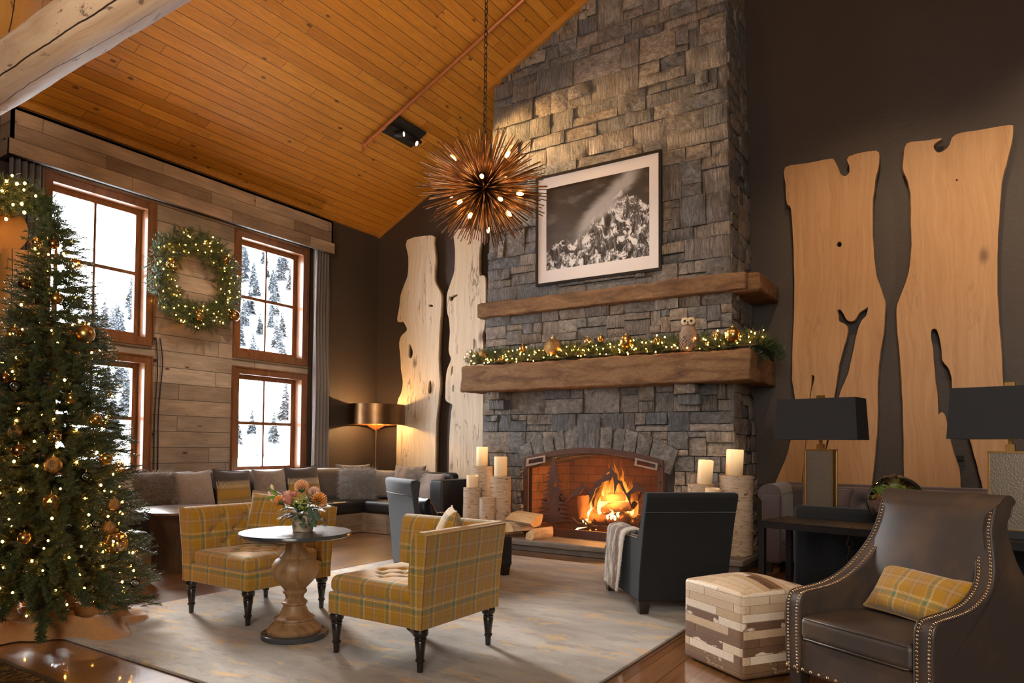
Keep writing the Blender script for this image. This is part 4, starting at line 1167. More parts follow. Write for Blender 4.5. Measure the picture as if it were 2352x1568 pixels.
# ------------------------------------------------------------------ fire screen
SY = 7.98
t = thing('fire_screen', 'rusty arched fire screen with pine tree and mountain cut-outs', 'fire screen', (XC, SY, HZ))
HWs, zs, za_ = .968, 1.145 - HZ, 1.285 - HZ
def archp(hw, side, apex, n=24): return [(hw - 2 * hw * k / n, side + (apex - side) * (1 - (1 - 2 * k / n) ** 2)) for k in range(n + 1)]
outer = [(-HWs, 0), (HWs, 0)] + archp(HWs, zs, za_)
inner = [(-HWs + .06, .10), (HWs - .06, .10)] + archp(HWs - .06, zs - .055, za_ - .062)
outline('frame', [outer, inner], .03, M['rust'], t, .004)
g = G(); inn = [(-HWs + .05, .09), (HWs - .05, .09)] + archp(HWs - .05, zs - .05, za_ - .055)
g.prism(inn, .002, .0035, 'y'); g.build('screen_mesh', M['mesh'], t, smooth=0)
Z = lambda x, y: (1190 + x * .1658, 1000 + y * .1658)
def scr(pts):
    out = []
    for (x, y) in pts:
        p = at_y(*Z(x, y), SY); out.append((p.x - XC, p.z - HZ))
    return out
ridge = [(665, 940), (700, 850), (750, 790), (800, 750), (860, 710), (905, 665), (925, 705), (955, 695), (990, 745), (1020, 765), (1060, 690), (1070, 655), (1105, 610), (1165, 600), (1190, 530), (1250, 475), (1300, 422), (1340, 515), (1370, 520), (1385, 610), (1440, 640), (1465, 700), (1510, 800), (1580, 740), (1610, 690), (1650, 630), (1680, 690), (1740, 740), (1800, 790), (1860, 812), (1940, 850), (1900, 850), (1840, 835), (1780, 825), (1720, 790), (1670, 760), (1610, 790), (1560, 812), (1560, 900), (1575, 1000), (1550, 930), (1500, 820), (1460, 760), (1420, 670), (1390, 655), (1375, 690), (1340, 815), (1335, 650), (1315, 545), (1290, 620), (1240, 625), (1170, 650), (1150, 700), (1085, 730), (1050, 830), (980, 960), (1000, 870), (985, 790), (950, 740), (910, 735), (860, 815), (790, 825), (740, 855), (690, 910)]
outline('mountain_cutout', [scr(ridge), scr([(1212, 542), (1275, 490), (1278, 515), (1240, 545)])], .007, M['rust'], t, .001, Matrix.Translation((0, -.012, 0)))
tr = random.Random(3)
lft, rgt = [], []
for k in range(15):
    y = 300 + k * 60; half = 22 + (k / 14) ** .85 * 235
    for (u, e) in ((.0, .34), (.18, .62), (.30, .50), (.46, .85), (.55, .70), (.72, 1.0), (.86, .45)):
        yy = y + u * 58; lft.append((493 - half * e * tr.uniform(.85, 1.08), yy + tr.uniform(0, 3))); rgt.append((497 + half * e * tr.uniform(.85, 1.08), yy + tr.uniform(0, 3)))
tree = [(495, 262)] + rgt + [(520, 1215), (518, 1330), (472, 1330), (474, 1215)] + lft[::-1]
holes = [[(560, 905), (600, 800), (625, 830), (590, 900)], [(510, 860), (518, 800), (540, 880)], [(405, 905), (430, 850), (455, 890), (430, 930)], [(545, 1010), (590, 980), (570, 1060)], [(400, 1030), (440, 1000), (430, 1060)], [(505, 700), (530, 640), (545, 720)], [(440, 730), (460, 670), (470, 740)]]
outline('pine_tree_cutout', [scr(tree)] + [scr(h_) for h_ in holes], .007, M['rust'], t, .001, Matrix.Translation((0, -.012, 0)))
for (lp, hl, m_) in (([(120, 430), (135, 320), (390, 275), (385, 372)], [(150, 395), (160, 335), (368, 296), (362, 362)], 'rustlight'), ([(1622, 412), (1638, 310), (1945, 385), (1935, 482)], [(1652, 400), (1662, 335), (1920, 398), (1912, 455)], 'rustlight')):
    outline('corner_handle', [scr(lp), scr(hl)], .012, M[m_], t, .002, Matrix.Translation((0, -.022, 0)))
for x in (-.70, .70):
    g = G(); g.prism([(-.16, 0), (.10, 0), (.10, .02), (0, .10), (-.02, .10), (-.16, .02)], x - .012, x + .012, 'x'); g.build('foot', M['rust'], t, smooth=0)
for x in (-HWs + .03, HWs - .03):
    for z in (.35, .75, zs - .06):
        g = G(); g.lathe([(.011, 0), (.009, .006), (.003, .009)], 10, Matrix.Translation((x, -.014, z)) @ Matrix.Rotation(PI / 2, 4, 'X')); g.build('rivet', M['iron'], t)

# ------------------------------------------------------------------ birch stumps, candles, firewood
def birch(px_c, y, r, h, label, z0=HZ, group='birch logs on the hearth', wob=.03, shaggy=0, at=None):
    p = at_y(px_c, 1150, y) if at is None else Vector(at)
    t = thing('birch_log', label, 'log', (p.x, p.y, z0), random.random() * 6, group)
    sd = random.random() * 50; P = []
    for i in range(17):
        z = h * i / 16; row = []
        for k in range(41):
            a = 2 * PI * k / 40
            q = r * (1 + wob * noise.noise(Vector((math.cos(a) * 1.5 + sd, math.sin(a) * 1.5, z * 4))) + .02 * noise.noise(Vector((math.cos(a) * 6, math.sin(a) * 6 + sd, z * 22))))
            row.append((q * math.cos(a), q * math.sin(a), z))
        P.append(row)
    g = G(); g.grid(P); g.build('bark', M['birch'], t, smooth=60, recalc=False, uv=False)
    for (i, zz) in ((0, 0), (16, h)):
        g = G(); n_ = 40; g.add([(0, 0, zz + .004 * (i > 0))] + [(x * .985, y2 * .985, zz) for (x, y2, _) in P[i][:-1]], [(0, k + 1, (k + 1) % n_ + 1) if i else (0, (k + 1) % n_ + 1, k + 1) for k in range(n_)]); g.build('cut_end', M['birch_end'], t, smooth=0, recalc=False)
    q = np.random.default_rng(int(sd * 10))
    g = G()
    for k in range(int(10 + shaggy * 70)):
        a = q.random() * 6.28; z = h * q.random(); l = .018 + .04 * q.random() * (1 + shaggy); wd = .006 + .012 * q.random()
        c, s_ = math.cos(a), math.sin(a); tz = q.uniform(-.4, 1) * l
        b = Vector((r * 1.0 * c, r * 1.0 * s_, z)); tn = Vector((-s_, c, 0)); ou = Vector((c, s_, 0))
        g.add([b - tn * wd, b + tn * wd, b + tn * wd * .8 + ou * l * .5 + Vector((0, 0, tz * .4)), b - tn * wd * .8 + ou * l * .5 + Vector((0, 0, tz * .4)), b + tn * wd * .5 + ou * l * .75 + Vector((0, 0, tz)), b - tn * wd * .5 + ou * l * .75 + Vector((0, 0, tz))], [(0, 1, 2, 3), (3, 2, 4, 5)])
    g.build('peeling_curls', M['birch'], t, smooth=0, recalc=False, uv=False)
    return p
def candle(p, z, r, h, label, lit=True, tilt=(0, 0), melt=0.0):
    t = thing('pillar_candle', label, 'candle', (p.x, p.y, z)); t.rotation_euler = (tilt[0], tilt[1], 0)
    prof = [(r * .97, 0), (r, .01)] + [(r, h * k / 6) for k in range(1, 6)] + [(r, h - .012), (r * .97, h - .003), (r * .90, h), (r * .80, h - .010 - melt), (r * .4, h - .02 - melt), (.001, h - .022 - melt)]
    P = []
    for (q, zz) in prof:
        row = []
        for k in range(33):
            a = 2 * PI * k / 32; dz = melt * .55 * math.sin(a + 2.2) if zz > h * .7 else 0
            row.append((q * math.cos(a), q * math.sin(a), zz - max(0, dz)))
        P.append(row)
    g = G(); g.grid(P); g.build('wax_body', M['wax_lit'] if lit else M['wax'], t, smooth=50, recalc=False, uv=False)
    g = G(); g.tube([(0, 0, h - .03 - melt), (.002, 0, h - .006 - melt), (.006, .002, h + .008 - melt)], .0022, 5); g.build('wick', M['iron'], t)
def zat(px_y, p): # height of a picture row at the distance of p
    d = ray(1149, px_y); return C_O.z + d.z * (p.y / d.y)
# left group
for (pc, y, ytop, r, lb, cnd) in (
    (1106, 7.92, 1070, .150, 'birch log at the rear of the left hearth group, under the tallest candle', (.080, .262, 'tall ivory candle on the rear birch log left of the fire', True, 0)),
    (1149, 7.78, 1094, .142, 'birch log under the plain tall candle nearest the fire screen', (.088, .262, 'tall ivory candle nearest the left edge of the fire screen', False, 0)),
    (1085, 7.62, 1119, .124, 'pale birch log under the short dished candle left of the fire', (.082, .165, 'short ivory candle with melted dished top left of the fire', False, .035))):
    p = at_y(pc, 1150, y); ht = at_y(pc, ytop, y).z - HZ
    birch(pc, y, r, ht, lb)
    candle(p, HZ + ht + .003, cnd[0], cnd[1], cnd[2], cnd[3], melt=cnd[4])
birch(1120, 7.545, .105, at_y(1120, 1142, 7.545).z - HZ, 'shortest birch log on the hearth, bare topped, in front of the candle logs')
# right group
p = Vector((-2.135, 7.86, 0)); ht = at_y(1697, 1092, 7.86).z - HZ
birch(0, 0, .178, ht, 'tallest birch log with shaggy peeling bark at the right end of the hearth', shaggy=1.0, at=p)
candle(Vector((-2.155, 7.86, 0)), HZ + ht + .003, .092, .285, 'tall ivory candle on the tallest shaggy birch log', True, (0, .035))
p = Vector((-2.48, 7.74, 0)); ht = at_y(1627, 1112, 7.74).z - HZ
birch(0, 0, .15, ht, 'birch log between the black armchair and the tallest birch log', shaggy=.6, at=p)
candle(Vector((-2.455, 7.76, 0)), HZ + ht + .004, .083, .265, 'leaning tall ivory candle above the black armchair back', True, (.02, .07))
p = Vector((-2.29, 7.525, 0)); ht = at_y(1637, 1140, 7.525).z - HZ
birch(0, 0, .098, ht - .01, 'short birch log half hidden behind the black armchair back', at=p)
candle(p, HZ + ht - .006, .080, .10, 'squat ivory candle peeping over the black armchair back', False, melt=.03)
# firewood by the screen
mm = [M['birch'], M['split']]
def wp(px_, py_, y): return at_y(px_, py_, y)
p = wp(1185, 1213, 7.62); log_split('firewood', 'split birch log with its bark end toward the seats, lower in the woodpile', .36, .135, mm, (p.x, 7.66, HZ + .062), (PI * .02, 0, 1.25), wedge=(.1, 2.9), seed=11, cat='firewood')
p = wp(1222, 1205, 7.62); log_split('firewood', 'split log in the lower row of the woodpile, nearest the fire screen', .36, .13, mm, (p.x + .03, 7.68, HZ + .075), (2.3, 0, 1.35), wedge=(.3, 2.6), seed=12, cat='firewood')
p = wp(1199, 1175, 7.62); log_split('firewood', 'clean split log lying across the top of the hearth woodpile', .43, .135, mm, (p.x, 7.66, HZ + .285), (3.55, .045, -.16), wedge=(.2, 2.9), seed=13, cat='firewood')

# ------------------------------------------------------------------ framed photograph
PX0, PX1, PZ0, PZ1, PY = -4.835, -3.075, 3.44, 4.90, 8.035
t = thing('framed_photograph', 'black framed black and white mountain photograph over the ledge', 'picture', ((PX0 + PX1) / 2, PY, PZ0)); t.rotation_euler = (R(1.0), 0, 0)
hw, hh = (PX1 - PX0) / 2, PZ1 - PZ0
g = G(); fw_ = .032
g.box(-hw, hw, -.02, .03, 0, fw_); g.box(-hw, hw, -.02, .03, hh - fw_, hh); g.box(-hw, -hw + fw_, -.02, .03, fw_, hh - fw_); g.box(hw - fw_, hw, -.02, .03, fw_, hh - fw_); g.build('frame', M['frame'], t, smooth=0)
mx, mz = .155, .175
outline('mat_board', [[(-hw + .02, .02), (hw - .02, .02), (hw - .02, hh - .02), (-hw + .02, hh - .02)], [(-hw + mx, mz + .02), (hw - mx, mz + .02), (hw - mx, hh - mz), (-hw + mx, hh - mz)]], .006, M['white'], t, .001, Matrix.Translation((0, .0, 0)))
def _photo():
    m = Mt('mountain_print'); p = m.xyz(m.coord()); W_, H_ = 2 * (hw - mx), hh - 2 * mz - .02
    u = m.mth('ADD', m.mth('DIVIDE', p[0], W_), .5); v = m.mth('DIVIDE', m.mth('SUBTRACT', p[2], mz + .02), H_)
    nz = m.noise(m.vec(m.mth('MULTIPLY', u, 7), m.mth('MULTIPLY', v, 2.0), 1.0), 1.6, 7, .65)
    prof = m.ramp(u, [(0, .24), (.10, .31), (.19, .36), (.27, .28), (.34, .37), (.48, .55), (.60, .68), (.68, .78), (.76, .79), (.84, .73), (.92, .66), (1, .58)])
    prof = m.mth('ADD', prof, m.mth('MULTIPLY', m.mth('SUBTRACT', nz, .5), .22))
    mask = m.step(m.mth('SUBTRACT', prof, v), 0.0, .012)
    rv = m.vec(m.mth('MULTIPLY', u, 26), m.mth('MULTIPLY', v, 6), m.mth('MULTIPLY', v, 2)); r1 = m.noise(rv, 1, 8, .72, .8)
    sn = m.noise(m.vec(m.mth('MULTIPLY', u, 13), m.mth('MULTIPLY', v, 8), 3.0), 1, 9, .76, .5)
    rock = m.ramp(r1, [(.34, .004), (.48, .03), (.58, .16), (.70, .5)])
    rock = m.mix(m.step(sn, .50, .56), rock, (.78, .76, .76))
    sky = m.ramp(v, [(0, .11), (.35, .075), (1, .012)])
    cl = m.noise(m.vec(m.mth('MULTIPLY', u, 3.2), m.mth('MULTIPLY', v, 5.5), 6.0), 1, 6, .6, .4)
    sky = m.mix(m.mth('MULTIPLY', m.step(cl, .48, .75), .5), sky, (.30, .28, .27))
    # a plume of cloud blowing off the left flank and up past the summit
    li = m.mth('ABSOLUTE', m.mth('SUBTRACT', v, m.mth('ADD', m.mth('MULTIPLY', u, 1.12), .02)))
    pl = m.mth('MULTIPLY', m.step(m.mth('ADD', li, m.mth('MULTIPLY', m.mth('SUBTRACT', cl, .5), .35)), .20, .03), m.mth('MULTIPLY', m.step(u, .24, .42), m.step(u, .98, .80)))
    col = m.mix(mask, sky, rock); col = m.mix(m.mth('MULTIPLY', pl, .8), col, (.50, .48, .47))
    return m.bsdf(col, .45)
g = G(); g.box(-hw + mx - .01, hw - mx + .01, .004, .006, mz + .01, hh - mz + .01); g.build('print', _photo(), t, smooth=0)
g = G(); g.box(-hw + .03, hw - .03, -.008, -.006, .03, hh - .03); g.build('glazing', M['picglass'], t, smooth=0)
# ------------------------------------------------------------------ live-edge slabs on the fireplace wall
SLY = 8.86
def slab(label, zx, zy, sc, loops, ring, mat, ylay=SLY, zmin=None, thick=.075, cat='wood slab'):
    """outlines were measured on a crop with origin (zx,zy) and scale sc; they are converted to metres on the wall"""
    W_ = []
    for lp in loops:
        q = [at_y(zx + x * sc, zy + y * sc, ylay) for (x, y) in lp]
        W_.append([(p.x, p.z) for p in q])
    cx = sum(p[0] for p in W_[0]) / len(W_[0])
    def smooth(lp, n=3):
        c = catmull([(x, z, 0) for x, z in lp], n, True)
        return [(p.x + .006 * noise.noise(Vector((p.x * 9, p.y * 9, 1))), p.y + .006 * noise.noise(Vector((p.x * 9, p.y * 9, 5)))) for p in c]
    W_ = [smooth(lp) for lp in W_]
    W_ = [[(x - cx, z) for (x, z) in lp] for lp in W_]
    t = thing('wood_slab', label, cat, (cx, ylay, 0), 0)
    outline('face', W_, thick * .5, mat, t, .004, Matrix.Translation((0, 0, 0)), 40)
    # the bark-side layer shows as a darker rim behind the planed face
    def grow(lp, k, sgn):
        out = []
        n_ = len(lp)
        ar = sum(lp[i][0] * lp[(i + 1) % n_][1] - lp[(i + 1) % n_][0] * lp[i][1] for i in range(n_))
        o_ = 1 if ar > 0 else -1
        for i in range(n_):
            a, b = Vector(lp[i - 1]), Vector(lp[(i + 1) % n_]); d = (b - a)
            d = d.normalized() if d.length > 1e-6 else Vector((1, 0)); nn = Vector((d.y, -d.x)) * o_ * sgn
            kk = k * (.45 + 1.1 * noise.noise(Vector((lp[i][0] * 2.3, lp[i][1] * 1.6, 4))))
            out.append((lp[i][0] + nn.x * kk, lp[i][1] + nn.y * kk))
        return out
    outline('bark_edge', [grow(W_[0], ring, 1)] + [grow(h_, -ring * .3, 1) for h_ in W_[1:]], thick * .5, M['bark'], t, .006, Matrix.Translation((0, thick * .5, 0)), 40)
    for z in (1.2, 3.9):
        g = G(); g.box(-.09, .09, thick * .7, YW - ylay - .002, z, z + .05); g.build('wall_cleat', M['iron'], t, smooth=0)
    return t
S1 = (860, 480, 500 / 956)
A = [(147, 138), (255, 118), (262, 150), (270, 220), (266, 300), (272, 330), (292, 365), (297, 400), (293, 470), (287, 560), (284, 660), (287, 720), (290, 770), (283, 850), (275, 920), (272, 1000), (270, 1145), (268, 1500), (96, 1500), (100, 1135), (102, 980), (105, 850), (120, 810), (128, 760), (120, 700), (118, 650), (112, 590), (120, 560), (135, 545), (147, 530), (140, 510), (125, 492), (107, 495), (105, 470), (113, 430), (118, 380), (135, 330), (150, 290), (152, 210)]
slab('narrow cream live-edge slab nearest the floor lamp', *S1, [A, [(155, 590), (163, 600), (172, 628), (165, 655), (153, 650), (152, 620)], [(243, 757), (252, 755), (254, 800), (246, 813), (237, 805), (240, 780)], [(240, 424), (248, 418), (258, 421), (262, 427), (252, 431), (243, 430)]], .012, M['pale'])
B = [(358, 95), (465, 100), (462, 200), (463, 290), (480, 292), (490, 325), (488, 500), (476, 560), (482, 640), (477, 1000), (472, 1170), (470, 1500), (326, 1500), (330, 1170), (333, 1000), (340, 900), (345, 860), (330, 850), (315, 830), (318, 740), (325, 700), (340, 660), (330, 620), (335, 540), (330, 480), (322, 450), (322, 380), (340, 320), (355, 270), (358, 180)]
slab('cream live-edge slab standing close against the stone chimney', *S1, [B, [(333, 382), (341, 384), (350, 377), (368, 374), (366, 384), (354, 390), (347, 402), (336, 406), (331, 394)], [(437, 575), (444, 572), (443, 610), (437, 622)], [(341, 695), (349, 690), (346, 720), (338, 735)], [(346, 775), (353, 772), (352, 800), (346, 802)]], .010, M['pale'])
S2 = (1700, 250, 652 / 1136)
Cc = [(183, 235), (270, 220), (360, 203), (375, 207), (392, 235), (400, 262), (418, 272), (436, 258), (439, 230), (436, 193), (545, 170), (555, 205), (552, 245), (540, 290), (530, 400), (533, 560), (541, 640), (555, 700), (578, 765), (580, 800), (573, 900), (558, 1000), (551, 1100), (549, 1250), (540, 1380), (527, 1500), (510, 1740), (100, 1740), (120, 1560), (145, 1490), (180, 1410), (200, 1345), (215, 1260), (222, 1180), (218, 1130), (211, 1080), (212, 950), (218, 800), (218, 650), (214, 520), (205, 400), (190, 380), (183, 300)]
slab('tan live-edge slab with forked crack, nearest the chimney on its dark side', *S2, [Cc, [(397, 531), (406, 536), (409, 545), (404, 554), (395, 555), (387, 549), (387, 538)], [(389, 806), (402, 803), (415, 820), (432, 846), (456, 846), (480, 815), (500, 800), (513, 793), (506, 828), (487, 850), (470, 895), (452, 980), (436, 1050), (420, 1090), (404, 1130), (388, 1185), (365, 1290), (345, 1370), (338, 1372), (350, 1300), (372, 1180), (388, 1080), (402, 1000), (422, 930), (430, 880), (418, 862), (395, 850), (392, 825)], [(286, 1065), (298, 1072), (296, 1095), (288, 1130), (282, 1180), (270, 1290), (258, 1420), (252, 1500), (246, 1500), (258, 1380), (274, 1190), (284, 1110)]], .010, M['tan'])
D = [(668, 142), (740, 130), (800, 120), (803, 125), (785, 135), (772, 150), (776, 166), (792, 178), (815, 170), (840, 145), (862, 105), (960, 88), (1072, 68), (1090, 80), (1083, 140), (1070, 200), (1050, 270), (1042, 330), (1035, 420), (1030, 520), (1028, 650), (1030, 780), (1037, 880), (1045, 960), (1047, 1050), (1051, 1110), (1048, 1170), (1060, 1260), (1090, 1370), (1120, 1500), (1150, 1740), (650, 1740), (657, 1500), (657, 1400), (652, 1180), (645, 1050), (632, 900), (628, 800), (640, 755), (670, 680), (682, 600), (687, 520), (686, 440), (683, 340), (672, 290), (653, 240), (655, 200)]
slab('wide tan live-edge slab with long open crack above the leather armchair', *S2, [D, [(766, 884), (785, 882), (796, 905), (805, 950), (812, 1005), (835, 1040), (848, 1080), (850, 1130), (870, 1170), (885, 1215), (900, 1255), (920, 1320), (938, 1380), (958, 1460), (976, 1540), (960, 1570), (890, 1540), (876, 1440), (856, 1380), (837, 1310), (822, 1235), (806, 1215), (793, 1222), (790, 1160), (782, 1090), (775, 1020), (770, 960), (763, 912)], [(868, 282), (874, 288), (868, 293), (862, 288)]], .012, M['tan'])

# ------------------------------------------------------------------ corner floor lamp
t = thing('floor_lamp', 'bronze drum floor lamp glowing in the corner behind the banquette', 'floor lamp', (-8.15, 8.48, 0))
g = G(); g.lathe([(.16, 0), (.16, .015), (.05, .03), (.02, .045)], 28); g.build('base', M['bronze'], t)
g = G(); g.tube([(0, 0, .03), (0, 0, 1.90)], .013, 10); g.build('stem', M['bronze'], t)
g = G(); rs = .455; z0, z1 = 1.625, 1.955
g.lathe([(rs, z0), (rs, z1), (rs - .006, z1), (rs - .006, z0), (rs, z0)], 64, None, False); g.build('drum_shade', M['bronze'], t)
g = G()
for k in range(3):
    a = k * 2 * PI / 3 + .4; g.tube([(0, 0, z0 + .03), (rs * .98 * math.cos(a), rs * .98 * math.sin(a), z0 + .03)], .006, 6)
g.build('shade_spokes', M['bronze'], t)
for s_ in (-1, 1):
    g = G(); g.prism([(0, z0 - .10), (s_ * .22, z0 - .005), (s_ * .22, z0 + .005), (0, z0 + .005)], -.004, .004, 'y'); g.build('bracket', M['bronze'], t, smooth=0)
g = G(); g.lathe([(.012, 1.73), (.028, 1.75), (.032, 1.79), (.02, 1.83), (.004, 1.845)], 16); g.build('bulb', M['bulb'], t)
point('floor_lamp_light', (-8.15, 8.43, 1.77), 62, (1, .58, .22), .05)

# ------------------------------------------------------------------ chandelier
cc = C_O + ray(1112, 432) * 5.8
t = thing('chandelier', 'bronze urchin chandelier of spiky quills and lit bulbs', 'chandelier', tuple(cc))
zc = ceil_z(cc.x) - cc.z
g = G(); g.lathe([(.02, -.06), (.045, -.035), (.058, 0), (.045, .035), (.02, .06)], 16); g.build('hub', M['quill'], t)
g = G(); g.tube([(0, 0, .05), (0, 0, .40)], .008, 8); g.build('stem', M['chain'], t)
g = G(); g.tube([(.028 * math.cos(a), 0, .43 + .045 * math.sin(a)) for a in np.linspace(0, 2 * PI, 18)[:-1]], .006, 6, True); g.build('hanging_loop', M['chain'], t)
g = G(); z = .49; k = 0; LK = .062
while z < zc - .03:
    loop = []
    for a in np.linspace(0, 2 * PI, 13)[:-1]:
        u, v = .014 * math.cos(a), .030 * math.sin(a); loop.append((u, 0, z + v) if k % 2 else (0, u, z + v))
    g.tube(loop, .0042, 5, True); z += .047; k += 1
g.build('chain', M['chain'], t, uv=False)
g = G(); g.lathe([(.075, 0), (.07, -.02), (.02, -.04)], 20, Matrix.Translation((0, 0, zc - .012)) @ Matrix.Rotation(-ceil_rot, 4, 'Y')); g.build('ceiling_canopy', M['chain'], t)
qm = G(); qm.tube([(0, 0, .045), (0, 0, .30), (0, 0, .60)], [.0050, .0047, .0036], 6)
qme = mkmesh('quill', qm.v, qm.f); qme.materials.append(M['quill']); qme.polygons.foreach_set('use_smooth', [True] * len(qme.polygons))
qr = random.Random(9); dirs = []
NQ = 560
for i in range(NQ):
    zz = 1 - 2 * (i + .5) / NQ; a = i * PI * (3 - math.sqrt(5)); s_ = math.sqrt(1 - zz * zz)
    d = Vector((s_ * math.cos(a), s_ * math.sin(a), zz)) + Vector((qr.gauss(0, .07), qr.gauss(0, .07), qr.gauss(0, .07)))
    if d.normalized().z > .93: continue
    dirs.append(d.normalized())
view = (C_O - cc).normalized(); dirs.sort(key=lambda d: abs(d.dot(view)))
rest = G()
for i, d in enumerate(dirs):
    L_ = qr.uniform(.74, .98) * (1 - .16 * abs(d.z))
    Mq = d.to_track_quat('Z', 'Y').to_matrix().to_4x4() @ Matrix.Diagonal((1, 1, L_, 1))
    if i < 100:
        o = bpy.data.objects.new('quill', qme); COL.objects.link(o); o.parent = t; o.matrix_local = Mq
    else: rest.add(qm.v, qm.f, Mq)
ro = rest.build('quill', M['quill'], t, smooth=180, recalc=False, uv=False); ro['kind'] = 'stuff'; ro['label'] = 'dense mass of the remaining bronze quills'
bpos = [(1049, 370, .9), (1160, 363, .75), (1107, 406, 1.0), (1201, 446, .55), (1154, 460, 1.0), (1050, 467, .75), (1074, 506, .5), (1178, 500, .5), (1070, 413, -.9), (1169, 405, -.9), (1032, 458, -.6), (1120, 520, -.3)]
for (x, y, dz) in bpos:
    v2 = (C_R * (x - 1112) / FOC - C_U * (y - 432) / FOC) * 5.8
    rr = .40; perp = min(v2.length, rr * .98)
    v2 = v2.normalized() * perp; d = v2 + view * math.sqrt(max(0, rr * rr - perp * perp)) * (1 if dz > 0 else -1)
    dn = d.normalized(); Mb = Matrix.Translation(dn * .335) @ dn.to_track_quat('Z', 'Y').to_matrix().to_4x4()
    g = G(); g.lathe([(.009, -.29), (.009, -.01), (.016, .0), (.016, .012)], 10, Mb); g.build('candle_sleeve', M['quill'], t, uv=False)
    g = G(); g.lathe([(.008, .012), (.014, .026), (.0155, .038), (.010, .058), (.003, .070)], 12, Mb); g.build('bulb', M['bulb'], t, uv=False)
point('chandelier_light', tuple(cc + Vector((0, 0, .05))), 170, (1, .60, .25), .30)

# ------------------------------------------------------------------ ceiling fixtures
def ceil_hit(x, y):
    d = ray(x, y); t_ = (CEIL0 + SLOPE * (C_O.x - XW) - C_O.z) / (d.z - SLOPE * d.x); return C_O + d * t_
pl = [ceil_hit(*p) for p in ((914, 265), (978, 303), (941, 335), (877, 298))]
ctr = sum(pl, Vector()) / 4
Rc = Matrix.Rotation(-ceil_rot, 4, 'Y')
t = thing('spotlight_fixture', 'black twin spotlight plate on the pine ceiling', 'spotlight', tuple(ctr)); t.rotation_euler = (0, -ceil_rot, 0)
loc = [Rc.inverted().to_3x3() @ (p - ctr) for p in pl]
sx = max(abs(p.x) for p in loc); sy_ = max(abs(p.y) for p in loc)
g = G(); g.box(-sx, sx, -sy_, sy_, -.03, -.002); g.build('plate', M['black'], t, smooth=0)
g = G(); g.box(-sx * .12, sx * .12, -sy_ * 1.05, sy_ * 1.12, -.065, -.03); g.build('track', M['black'], t, smooth=0)
sp = []
for (yy, tgt) in ((-sy_ * .42, (-4.45, Y0, 5.45)), (sy_ * .55, (-4.0, Y0, 4.25))):
    base = Vector((-sx * .15, yy, -.10)); wv = Rc @ base
    dr = (Rc.to_3x3().inverted() @ (Vector(tgt) - (ctr + (Rc.to_3x3() @ base)))).normalized()
    Mq = Matrix.Translation(base) @ dr.to_track_quat('Z', 'Y').to_matrix().to_4x4()
    g = G(); g.lathe([(.02, -.07), (.042, -.06), (.045, .085), (.038, .085), (.037, .07), (.001, .07)], 18, Mq); hd = g.build('spot_head', M['black'], t, uv=False)
    g = G(); g.lathe([(.001, .071), (.036, .072), (.001, .073)], 18, Mq, False); g.build('lamp_face', M['spotface'], hd, uv=False)
    g = G(); g.tube([(base.x, base.y, base.z), (0, yy, -.05)], .012, 6); g.build('swivel', M['black'], t, uv=False)
    sp.append((ctr + Rc.to_3x3() @ (base + dr * .13), tgt))
spot('spotlight_stone', tuple(sp[0][0]), (-4.45, Y0, 5.45), 620, (1, .58, .20), 34, .85, .03)
spot('spotlight_picture', tuple(sp[1][0]), (-4.0, Y0, 4.25), 330, (1, .76, .52), 44, .9, .03)
# copper sprinkler pipe
pa = ceil_hit(838, 322); pb = ceil_hit(1190, 0); pb = pa + (pb - pa) * 1.25
yp = (pa.y + ceil_hit(1080, 100).y) / 2
t = thing('sprinkler_pipe', 'copper sprinkler pipe running up the pine ceiling', 'pipe', (pa.x, pa.y, pa.z - .06))
dv = (pb - pa)
g = G(); g.tube([(0, 0, 0), tuple(dv)], .026, 14); g.build('pipe', M['copper'], t)
for u in (.0, .035, .11):
    g = G(); c_ = dv * u; e_ = dv.normalized(); g.tube([tuple(c_ - e_ * .03), tuple(c_ + e_ * .03)], .034, 14); g.build('coupling', M['copper'], t)
g = G(); g.tube([(0, 0, 0), (-.03, .0, -.03), (-.03, 0, -.09)], .013, 8); g.lathe([(.03, -.10), (.03, -.095), (.006, -.09)], 12, Matrix.Translation((-.03, 0, 0))); g.build('sprinkler_head', M['copper'], t)
for u in (.25, .6):
    g = G(); c_ = dv * u; g.tube([tuple(c_), tuple(c_ + Vector((0, 0, .07)))], .01, 6); g.build('hanger', M['copper'], t)

